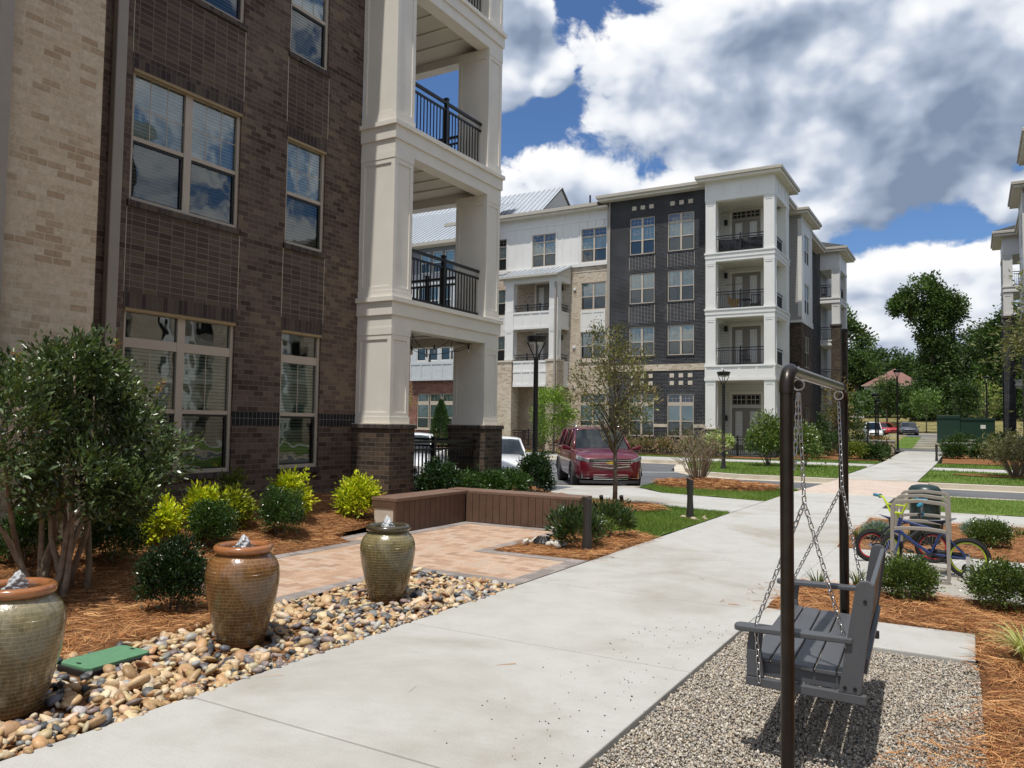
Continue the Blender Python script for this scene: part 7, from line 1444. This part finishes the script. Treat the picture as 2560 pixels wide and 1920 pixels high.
lst = [(-7.4, 45.2, .8, 1.5, 'dark shrub in the far left bed beside the brick recess'), (-6.7, 47.8, .75, 1.3, 'second dark shrub in the far left bed'), (-7.9, 49.4, .9, 1.9, 'taller dark shrub by the brown brick bay'), (-5.3, 45.1, .55, .75, 'yellow green mounded shrub in the far left bed'), (-6.3, 51.5, 1.0, 2.6, 'large dark shrub behind the far bicycles'), (-7.6, 53.5, 1.1, 3.0, 'largest dark shrub by the far tower'), (-4.5, 45.3, .45, .7, 'small dark ball shrub left of the far walk'), (-4.35, 47.6, .4, .65, 'small dark ball shrub behind the far swing'), (-0.9, 48.9, .5, .75, 'small dark ball shrub right of the far walk'), (0.35, 49.5, .42, .62, 'second small dark ball shrub on the right bed'), (1.3, 49.2, .5, .65, 'third small dark ball shrub on the right bed'), (-1.0, 59.0, .7, .9, 'mounded green shrub by the right planter wall'), (-0.6, 68.5, .9, 1.0, 'mounded green shrub at the foot of the far steps'), (-5.6, 57.8, .9, .8, 'orange flowered shrub on the left planter wall'), (-6.6, 58.2, .9, .8, 'dark shrub on the left planter wall'), (1.6, 58, 1.0, 1.2, 'green mound beside the transformer'), (0.3, 55.0, .8, .5, 'grey green ground plant on the right planter')]
for i, (x, y, r, h, lab) in enumerate(lst):
    c = DG if i not in (3, 13) else ([(0.14, 0.17, 0.03), (0.19, 0.22, 0.04)] if i == 3 else [(0.10, 0.13, 0.03), (0.40, 0.13, 0.05), (0.07, 0.1, 0.03)])
    shrub('shrub', lab, 'shrub', (x, y, T(y)+0.03), (r, r*0.9, h*0.5), h*0.5, 90, 2400, 0.11*max(1, r), 0.14, 0.42, c, stems=4, group='far shrubs across the street')
tree('young_tree', 'small bronze leaved tree by the brown brick bay', (-6.9, 50.2, 0.1), 4.6, 1.4, 0.8, 900, 0.16, 0.4, [(0.20, 0.15, 0.05), (0.26, 0.19, 0.07), (0.15, 0.14, 0.04)], trunk_r=0.05, tr=0.16, limbs=24, upright=1.2)
shrub('shrub', 'leafy upright shrub beside the beige portico pier', 'shrub', (-22.4, 41.9, 0.05), (0.35, 0.35, 0.8), 0.9, 30, 700, 0.12, 0.14, 0.45, BR, stems=5); shrub('shrub', 'reddish low shrub beside the beige portico pier', 'shrub', (-21.2, 41.7, 0.05), (0.6, 0.5, 0.3), 0.35, 30, 500, 0.1, 0.12, 0.4, [(0.10, 0.03, 0.025), (0.15, 0.05, 0.035)], stems=4); shrub('shrub', 'yellow green shrubbery left of the beige portico', 'shrub', (-26.9, 41.8, 0.05), (0.8, 0.5, 0.6), 0.6, 30, 700, 0.14, 0.15, 0.4, YEL+BR, stems=4)
# ---- wooded bank behind
DT = [(0.034, 0.066, 0.018), (0.052, 0.094, 0.024), (0.075, 0.125, 0.032), (0.10, 0.155, 0.042)]
def bigtree(name, lab, loc, clumps, n, size, tr, cols=DT, trunk_r=0.4, per=70):
    t = thing(name, lab, 'tree', loc, group='trees on the wooded bank'); Cs = []; Vs = []
    for c, R in clumps: a, v = tufts(R, per, 0.55, zmin=-0.8); Cs.append(a+np.array(c)); Vs.append(v)
    C_ = np.vstack(Cs); v = np.vstack(Vs); n = int(n*2.6); size *= 0.58; k = rng.integers(0, len(C_), n); off = np.clip(rng.normal(0, tr*0.85, (n, 3)), -1.7*tr, 1.7*tr); V, F = leaves(C_[k]+off, v[k]*0.6+off/tr*0.3, size, 0.6, up=0.1); col = leafcol(n, cols)*rng.uniform(0.7, 1.3, (len(C_), 1))[k]; npmesh('crown', V, F, M['leaf'], t, col=np.repeat(col, 4, 0))
    mb = MB(); z1 = max(c[2] for c, R in clumps); mb.tube([(0, 0, -1), (0.1, 0, z1*0.4), (0, 0, z1)], [trunk_r*1.3, trunk_r, trunk_r*0.25], 10)
    for c, R in clumps: mb.tube([(0, 0, c[2]*0.55), (c[0]*0.5, c[1]*0.5, c[2]*0.8), c], [trunk_r*0.5, trunk_r*0.35, trunk_r*0.1], 6)
    mb.build('trunk', M['bark'], t); return t
bigtree('vine_tree', 'tall top heavy tree smothered in vines behind the far car park', (-4.6, 119, 3.0), [((-1.0, 0, 17.0), (2.6, 2.4, 2.4)), ((-3.2, 0, 15.6), (1.7, 1.8, 1.3)), ((2.2, 0, 14.8), (2.0, 2.0, 2.3)), ((0.2, 0, 14.0), (3.0, 2.6, 2.4)), ((0.6, 0, 11.0), (2.5, 2.4, 2.6)), ((0.8, 0, 8.2), (2.1, 2.2, 2.4)), ((0.6, 0, 5.0), (2.7, 2.5, 3.0)), ((1.5, -1, 2.0), (3.4, 2.6, 2.6)), ((-1.2, -1, 2.4), (2.6, 2.6, 2.6))], 15000, 0.62, 0.42)
bigtree('oak_tree', 'broad dark tree rising behind the left far tower', (-24.5, 154, 5.0), [((0, 0, 16.0), (5.6, 5, 4.2)), ((4.4, 0, 12.4), (4.2, 5, 4.4)), ((-3, 0, 11.0), (6, 5, 5.5)), ((4.2, 0, 7.0), (4.6, 5, 4.4)), ((0.6, 0, 18.6), (3.2, 3.2, 2.3)), ((4.4, 0, 3.2), (4.4, 4, 3.6))], 12000, 1.0, 0.7)
bigtree('oak_tree', 'big dark vine hung tree right of the tall top heavy one', (6.5, 118, 3.2), [((0, 0, 12.6), (3.6, 3, 2.6)), ((-2.6, 0, 10.0), (3.2, 3, 3.2)), ((2.4, 0, 10.0), (3.4, 3, 3)), ((-2.5, 0, 6.0), (3.6, 3, 3.4)), ((1.5, 0, 5.5), (4.0, 3, 3.4)), ((-1.6, -1, 2.2), (4.4, 2.5, 2.8)), ((4, 0, 2.5), (3.6, 3, 3))], 12000, 0.66, 0.5)
bigtree('oak_tree', 'pale crowned tree at the back right of the bank', (2.2, 140, 5.0), [((0, 0, 9.0), (4.2, 4, 3.4)), ((-3.2, 0, 6.5), (3.5, 3, 3)), ((3, 0, 7), (3.6, 3, 3.2)), ((0, 0, 3), (5, 3, 3.2))], 6500, 0.8, 0.6, [(0.05, 0.085, 0.03), (0.07, 0.11, 0.036), (0.09, 0.13, 0.045)])
bigtree('oak_tree', 'dark tree filling the gap behind the right far pillar', (14, 122, 3.5), [((0, 0, 11), (5, 4, 4)), ((-3, 0, 7), (4, 4, 4)), ((3, 0, 6), (5, 4, 4)), ((0, 0, 2.5), (5, 3, 3))], 7000, 0.8, 0.6)
bigtree('oak_tree', 'round green tree on the skyline behind the house', (-15, 168, 5.6), [((0, 0, 8), (5.5, 4, 3.2)), ((4, 0, 6), (4, 4, 3)), ((-4.5, 0, 6), (5, 4, 3))], 5000, 1.0, 0.7, [(0.05, 0.09, 0.03), (0.075, 0.12, 0.04)]); bigtree('oak_tree', 'second skyline tree right of the house roof', (-8, 172, 5.6), [((0, 0, 7.6), (4.6, 4, 2.8)), ((3.6, 0, 6.4), (4, 4, 2.8)), ((-3.6, 0, 5.4), (4, 4, 2.8))], 4500, 1.0, 0.7, [(0.05, 0.09, 0.03), (0.075, 0.12, 0.04)])
bigtree('pine_tree', 'thin topped pine on the skyline left of the tall vine tree', (-17.5, 150, 5.2), [((0, 0, 8.6), (2.4, 2.4, 1.4)), ((1, 0, 6.8), (2.8, 2.6, 1.5)), ((-1.4, 0, 5.4), (2.6, 2.6, 1.4))], 2600, 0.7, 0.45)
tree('young_tree', 'dark upright young maple beside the transformer', (-0.35, 79, 0.95), 4.9, 1.7, 0.95, 2000, 0.26, 0.5, DG, trunk_r=0.06, tr=0.2, limbs=16); tree('young_tree', 'light yellow green young tree right of the transformer', (1.1, 90, 1.05), 5.6, 1.8, 1.3, 1500, 0.28, 0.4, [(0.17, 0.24, 0.05), (0.23, 0.29, 0.07), (0.26, 0.22, 0.08)], trunk_r=0.06, tr=0.25, limbs=14); tree('young_tree', 'young green tree on the bank behind the grey car', (-4.5, 101.5, 1.4), 4.8, 1.9, 1.4, 1500, 0.3, 0.45, [(0.09, 0.16, 0.035), (0.12, 0.20, 0.045)], trunk_r=0.06, tr=0.25, limbs=14); tree('young_tree', 'dark young tree in front of the pale house', (-10.0, 118, 2.4), 6.4, 1.6, 1.6, 3200, 0.34, 0.5, DT, trunk_r=0.12, tr=0.4, limbs=14)
# undergrowth along the foot of the wood: one mass
n = 15000; P = np.column_stack([rng.uniform(-32, 30, n), rng.uniform(124, 136, n), np.zeros(n)]); hgt = 1.6+1.6*np.abs(np.sin(P[:, 0]*0.31))*np.abs(np.cos(P[:, 0]*0.13+1))+0.8*rng.random(n); P[:, 2] = np.array([T(y) for y in P[:, 1]])+hgt*rng.random(n)*np.clip((P[:, 1]-123.2)/2, 0.3, 1); V, F = leaves(P, rng.normal(0, 1, (n, 3)), 0.75, 0.5, up=0.3)
npmesh('undergrowth', V, F, M['leaf'], col=np.repeat(leafcol(n, [(0.04, 0.08, 0.02), (0.065, 0.12, 0.028), (0.10, 0.16, 0.04), (0.028, 0.055, 0.016)]), 4, 0))['kind'] = 'stuff'
n = 26000; x = rng.uniform(-70, 70, n); y = rng.uniform(178, 205, n); z = np.array([T(q) for q in y])+(5+2.6*np.abs(np.sin(x*0.17))+1.6*np.sin(x*0.41))*rng.random(n)**0.7; V, F = leaves(np.column_stack([x, y, z]), rng.normal(0, 1, (n, 3)), 1.3, 0.55, up=0.2)
npmesh('distant_wood', V, F, M['leaf'], col=np.repeat(leafcol(n, [(0.045, 0.08, 0.03), (0.065, 0.105, 0.036), (0.035, 0.065, 0.024)]), 4, 0))['kind'] = 'stuff'
# ------------------------------------------------------------------ cars
def carpaint(name, c, flake=0.0):
    m, t, b = newmat(name); setb(b, Roughness=0.32, Metallic=flake); b.inputs['Base Color'].default_value = (*c, 1); b.inputs['Coat Weight'].default_value = 1.0; b.inputs['Coat Roughness'].default_value = 0.04; M[name] = m; return m
carpaint('dark red car paint', (0.115, 0.003, 0.010), 0.15); carpaint('white car paint', (0.72, 0.73, 0.74)); carpaint('grey car paint', (0.075, 0.085, 0.10), 0.5); carpaint('bright red car paint', (0.42, 0.012, 0.014))
M['lens'] = plain('clear headlamp lens', (0.50, 0.53, 0.56), 0.1, metal=0.3, scale=9, coat=1.0, c2=(0.06, 0.065, 0.07)); M['gold_badge'] = plain('gold badge', (0.62, 0.42, 0.06), 0.3, metal=0.6); M['under'] = plain('dark grey bumper plastic', (0.05, 0.047, 0.047), 0.6)
def loft(mb, st, nring):
    b = len(mb.v)
    for ring in st: mb.v += [tuple(map(float, p)) for p in ring]
    for i in range(len(st)-1):
        for k in range(nring-1): a = b+i*nring+k; c = a+nring; mb.f.append((a, a+1, c+1, c))
    return mb
def car(name, lab, loc, rz, paintname, L=5.17, Wd=1.99, H=1.78, suv=True, face='suv', group=None):
    """x forward, front at +L/2, ground at z=0"""
    t = thing(name, lab, 'car', loc, rz=rz, group=group); P = M[paintname]; h = L/2; w = Wd/2; k = H/1.78
    # body shell: stations (x, bottom, shoulder z, centre-top z, half width)
    if suv: ST = [(h, .38, .72, .76, .62), (h-.06, .28, .83, .88, .82), (h-.22, .25, .94, 1.00, .94), (h-.55, .24, 1.03, 1.10, .985), (h-1.25, .24, 1.09, 1.18, 1.0), (h-1.55, .24, 1.11, 1.14, 1.0), (0, .25, 1.13, 1.13, 1.0), (-h+.9, .25, 1.17, 1.17, 1.0), (-h+.25, .28, 1.17, 1.19, .97), (-h, .42, 1.10, 1.12, .86)]
    else: ST = [(h, .36, .60, .63, .60), (h-.07, .25, .66, .72, .80), (h-.25, .20, .73, .81, .92), (h-.6, .19, .80, .89, .98), (h-1.35, .19, .87, .95, 1.0), (h-1.6, .19, .89, .92, 1.0), (0, .2, .92, .92, 1.0), (-h+1.0, .2, .95, .96, 1.0), (-h+.25, .24, .93, .98, .95), (-h, .40, .86, .92, .82)]
    rings = []
    for x, zb, zs, zt, hw in ST:
        hw *= w; pr = [(0, zb), (hw*.82, zb), (hw*.955, zb+.05), (hw*.99, zb+.25*(zs-zb)), (hw, zb+.55*(zs-zb)), (hw*.985, zb+.8*(zs-zb)), (hw*.94, zs-.03), (hw*.86, zs+(zt-zs)*.35), (hw*.55, zs+(zt-zs)*.9), (0, zt)]
        rings.append([(x-(0.05*(y/max(hw, .01))**2 if abs(x-h) < .3 else 0)*w, y, z) for y, z in pr]+[(x-(0.05*(y/max(hw, .01))**2 if abs(x-h) < .3 else 0)*w, -y, z) for y, z in reversed(pr[:-1])])
    nr = len(rings[0]); mb = loft(MB(), rings, nr); mb.f.append(tuple(range(nr))); mb.f.append(tuple(range((len(rings)-1)*nr, len(rings)*nr))[::-1]); body = mb.build('body', P, t, smooth=True)
    ss = body.modifiers.new('sub', 'SUBSURF'); ss.levels = 1; ss.render_levels = 2
    # greenhouse
    belt = 1.09 if suv else .87; x_ws, x_wt = (h-1.38, h-2.15) if suv else (h-1.5, h-2.3); x_rt, x_rb = (-h+.62, -h+.2) if suv else (-h+1.45, -h+.75); hb, ht = w*.90, w*.70
    G = [(x_ws, belt, hb*.93), (x_wt, H-.045, ht), (x_rt, H-.06, ht), (x_rb, belt+.05, hb*.93)]
    def roofline(f): return None
    rf = MB(); rs = []
    for x, z, q in ((x_wt+.06, H-.075, ht*.99), (x_wt-.25, H-.02, ht*1.0), ((x_wt+x_rt)/2, H, ht), (x_rt+.3, H-.03, ht), (x_rt-.05, H-.085, ht*.98)): rs.append([(x, y*q, z-.035*abs(y)**4-.0) for y in (-1.03, -.9, -.5, 0, .5, .9, 1.03)])
    loft(rf, rs, 7); r2 = rf.build('roof', P, t, smooth='all'); sm = r2.modifiers.new('solid', 'SOLIDIFY'); sm.thickness = 0.05
    def pillar(mb, a, b, wd): mb.tube([a, b], wd, 6)
    pm = MB()
    for s in (-1, 1):
        pm.tube([(x_ws+.02, s*hb*.96, belt-.02), (x_wt+.03, s*ht*1.0, H-.09)], .036, 8); pm.tube([(x_rb, s*hb*.96, belt), (x_rt-.02, s*ht, H-.10)], .06, 8)
        for q in (.36, .70): xx = x_ws+(x_rb-x_ws)*q; pm.tube([(xx, s*hb*.965, belt), (xx+.05, s*ht*1.01, H-.08)], .03, 6)
        pm.tube([(x_wt+.03, s*ht*1.01, H-.085), (x_rt, s*ht*1.01, H-.095)], .03, 6)
    pm.build('pillar', P, t, smooth='all')
    gl = MB(); gl.quad((x_ws, -hb*.95, belt-.03), (x_ws+.16, 0, belt-.02), (x_wt+.10, 0, H-.06), (x_wt+.02, -ht*.97, H-.085)); gl.quad((x_ws+.16, 0, belt-.02), (x_ws, hb*.95, belt-.03), (x_wt+.02, ht*.97, H-.085), (x_wt+.10, 0, H-.06)); gl.build('windscreen', M['car_glass'], t, smooth='all')
    gl = MB()
    for s in (-1, 1): gl.quad((x_ws-.05, s*hb*.955, belt-.01), (x_wt-.02, s*ht*1.0, H-.09), (x_rt+.1, s*ht*1.0, H-.10), (x_rb+.1, s*hb*.955, belt))
    gl.quad((x_rb, -hb*.9, belt+.05), (x_rt, -ht*.95, H-.1), (x_rt, ht*.95, H-.1), (x_rb, hb*.9, belt+.05)); gl.build('side_window', M['car_glass'], t)
    it = MB(); it.box(x_rb+.3, x_ws-.25, -hb*.88, hb*.88, .5, belt-.04); it.box(x_ws-.5, x_ws-.1, -hb*.85, hb*.85, belt-.10, belt-.025)
    for s in (-1, 1):
        it.box(x_wt-.35, x_wt-.20, s*.42-.24, s*.42+.24, belt-.1, belt+.30); it.box(x_wt-.32, x_wt-.22, s*.42-.12, s*.42+.12, belt+.30, belt+.50)
    it.build('interior', M['dark_void'], t); s_ = MB(); s_.torus((x_ws-.55, .40, belt+.02), .18, .014, 'x', 20, 6); s_.build('steering_wheel', M['under'], t)
    # wheels
    wr = .365 if suv else .325; ax = (h-.96, -h+1.13) if suv else (h-.92, -h+1.0)
    for x in ax:
        for s in (-1, 1):
            y = s*(w-.12); q = MB(); q.lathe([(wr*.62, -.115), (wr*.93, -.115), (wr, -.08), (wr, .08), (wr*.93, .115), (wr*.62, .115)], n=28, cap0=False, cap1=False); q.xf(Matrix.Translation((x, y, wr)) @ Matrix.Rotation(rad(90), 4, 'X')); o = q.build('wheel', M['tyre'], t, smooth=True)
            q = MB(); q.cyl((x, y, wr), (x, y+s*.06, wr), wr*.20, n=16); 
            for i in range(10): a = i*.628; q.hexa([(x+.03*math.sin(a), y+s*.04, wr-.03*math.cos(a)), (x-.03*math.sin(a), y+s*.04, wr+.03*math.cos(a)), (x+wr*.62*math.cos(a)-.03*math.sin(a), y+s*.07, wr+wr*.62*math.sin(a)+.03*math.cos(a)), (x+wr*.62*math.cos(a)+.03*math.sin(a), y+s*.07, wr+wr*.62*math.sin(a)-.03*math.cos(a))], [(x+.03*math.sin(a), y+s*.07, wr-.03*math.cos(a)), (x-.03*math.sin(a), y+s*.07, wr+.03*math.cos(a)), (x+wr*.62*math.cos(a)-.03*math.sin(a), y+s*.095, wr+wr*.62*math.sin(a)+.03*math.cos(a)), (x+wr*.62*math.cos(a)+.03*math.sin(a), y+s*.095, wr+wr*.62*math.sin(a)-.03*math.cos(a))])
            q.torus((x, y+s*.085, wr), wr*.64, .018, 'y', 28, 6); q.build('rim', M['chrome'], o, smooth=True); q = MB(); q.cyl((x, y-s*.02, wr), (x, y+s*.012, wr), wr*.62, n=20); q.build('brake_disc', M['under'], o)
            q = MB(); q.torus((x, s*(w*.995-.005), wr), wr+.045, .03, 'y', 22, 6, a0=0.0, a1=math.pi); q.cyl((x, s*(w-.30), wr+.02), (x, s*(w*.985), wr+.02), wr+.04, n=26); q.build('wheel_arch', M['under'], t, smooth=True)
    fx = h+.005
    def nose(y): return float(np.interp(abs(y)/w, [0, .5, .62, .82, .92, .97], [h-.01, h-.03, h-.06, h-.13, h-.24, h-.38]))-.02
    if face == 'suv':
        g = MB(); n_ = 14
        def strip(mb, y0, y1, z0, z1, z0b=None, z1b=None, d=.012, n=8):
            z0b = z0 if z0b is None else z0b; z1b = z1 if z1b is None else z1b
            for i in range(n):
                a = y0+(y1-y0)*i/n; b = y0+(y1-y0)*(i+1)/n; fa = i/n; fb = (i+1)/n; A0 = z0+(z0b-z0)*fa; B0 = z0+(z0b-z0)*fb; A1 = z1+(z1b-z1)*fa; B1 = z1+(z1b-z1)*fb
                mb.hexa([(nose(a)-.10, a, A0), (nose(b)-.10, b, B0), (nose(b)-.10, b, B1), (nose(a)-.10, a, A1)], [(nose(a)+d, a, A0), (nose(b)+d, b, B0), (nose(b)+d, b, B1), (nose(a)+d, a, A1)])
            return mb
        strip(g, -.60, 0, .70, .87, .63, .89, .008); strip(g, 0, .60, .63, .89, .70, .87, .008); g.build('grille', M['black_plastic'], t)
        g = MB()
        for z in (.71, .77, .83): strip(g, -.57, .57, z, z+.024, d=.022, n=14)
        strip(g, -.60, 0, .665, .69, .605, .632, .02); strip(g, 0, .60, .605, .632, .665, .69, .02)
        for s in (-1, 1): strip(g, s*.585, s*.615, .67, .87, n=1, d=.02)
        g.build('grille_bar', M['chrome'], t)
        bd_ = MB(); X = nose(0)+.03; bd_.box(X-.02, X, -.135, .135, .745, .785); bd_.hexa([(X-.021, -.06, .725), (X-.021, .045, .725), (X-.021, .055, .805), (X-.021, -.05, .805)], [(X+.004, -.06, .725), (X+.004, .045, .725), (X+.004, .055, .805), (X+.004, -.05, .805)]); bd_.build('badge', M['gold_badge'], t, bevel=.006)
        for s in (-1, 1):
            g = MB(); strip(g, s*.62, s*.93, .745, .86, .85, .965, .012, 8); g.build('headlight', M['lens'], t, bevel=.012)
            g = MB(); strip(g, s*.64, s*.88, .545, .575, .555, .59, .012, 5); strip(g, s*.78, s*.82, .34, .52, n=1, d=.018); strip(g, s*.60, s*.78, .45, .468, d=.016, n=4); strip(g, s*.60, s*.78, .39, .408, d=.016, n=4); strip(g, s*.60, s*.82, .325, .34, d=.016, n=4); g.build('fog_light_trim', M['chrome'], t)
            g = MB(); strip(g, s*.60, s*.86, .34, .53, .36, .53, d=.008, n=5); g.build('fog_light', M['black_plastic'], t)
        g = MB(); strip(g, -.50, .50, .30, .45, d=.008, n=10); g.build('lower_grille', M['black_plastic'], t); g = MB(); 
        for z in (.30, .36, .42): strip(g, -.49, .49, z, z+.018, d=.018, n=10)
        g.build('lower_grille_bar', M['chrome'], t)
        g = MB(); strip(g, -.84, .84, .19, .27, d=.012, n=14); g.build('front_valance', M['under'], t)
    else:
        zz = 0 if not suv else .25; g = MB(); g.box(h-.2, h-.01, -.40, .40, .42+zz, .56+zz); g.build('grille', M['black_plastic'], t); g = MB(); g.box(h-.2, h+.0, -.70, .70, .24+zz*.5, .36+zz*.5); g.build('lower_grille', M['black_plastic'], t)
        for s in (-1, 1): g = MB(); g.hexa([(h-.28, s*.50, .56+zz), (h-.06, s*.50, .56+zz), (h-.30, s*.86, .62+zz), (h-.5, s*.86, .62+zz)], [(h-.3, s*.50, .66+zz), (h-.12, s*.50, .66+zz), (h-.38, s*.84, .74+zz), (h-.55, s*.84, .74+zz)]); g.build('headlight', M['lens'], t, bevel=.01)
    for s in (-1, 1):
        g = MB(); g.hexa([(x_ws-.20, s*(w*.93), belt-.03), (x_ws-.08, s*(w*.93), belt-.03), (x_ws-.06, s*(w+.20), belt+.0), (x_ws-.16, s*(w+.20), belt+.0)], [(x_ws-.20, s*(w*.93), belt+.06), (x_ws-.08, s*(w*.93), belt+.06), (x_ws-.06, s*(w+.20), belt+.16), (x_ws-.16, s*(w+.20), belt+.16)]); g.build('wing_mirror', P, t, bevel=.03)
        g = MB(); 
        for q in (.30, .60): xx = x_ws+(x_rb-x_ws)*q; g.box(xx-.11, xx+.08, s*(w*1.0-.01), s*(w*1.0+.022), belt-.16, belt-.13)
        g.build('door_handle', M['chrome'], t)
        if suv: g = MB(); g.tube([(x_wt-.1, s*ht*.95, H-.02), (x_wt-.25, s*ht*.95, H+.05), (x_rt+.4, s*ht*.95, H+.05), (x_rt+.2, s*ht*.95, H-.02)], .018, 8); g.build('roof_rail', M['chrome'], t, smooth='all')
    return t
fwd = (math.sin(rad(34)), -math.cos(rad(34))); RZ = math.atan2(fwd[1], fwd[0])
def stall(s, back, L, off=0): q = kp(s, 0.35+back+L/2); return (q[0], q[1], -0.16)
car('suv', 'dark red chrome grilled SUV parked facing the walk behind the young tree', stall(1.33-0.62, 0.25, 5.17), RZ, 'dark red car paint', group=None)
car('sedan', 'white sedan beside the black lamp post, right of the porch pier', stall(-2.35, 0.15, 4.8), RZ, 'white car paint', 4.8, 1.84, 1.44, False, 'sedan'); car('sedan', 'white car behind the porch railing between the two piers', stall(-5.1, 0.2, 4.8), RZ, 'white car paint', 4.8, 1.84, 1.52, False, 'sedan')
car('sedan', 'bright red car partly hidden behind the left porch pier', stall(-8.6, 1.0, 4.6), RZ, 'bright red car paint', 4.6, 1.82, 1.45, False, 'sedan')
car('sedan', 'dark grey sedan parked in the far upper car park', (-6.1, 97.5, T(97)+0.04), rad(-84), 'grey car paint', 4.8, 1.86, 1.46, False, 'sedan'); car('sedan', 'white car parked on the low ground behind the far lamp', (-9.1, 91.5, Tz(-9.1, 91.5)+0.02), rad(-82), 'white car paint', 4.8, 1.86, 1.75, False, 'sedan'); car('sedan', 'red car parked behind the far white car', (-9.0, 104, Tz(-9, 104)), rad(-60), 'bright red car paint', 4.6, 1.82, 1.5, False, 'sedan')
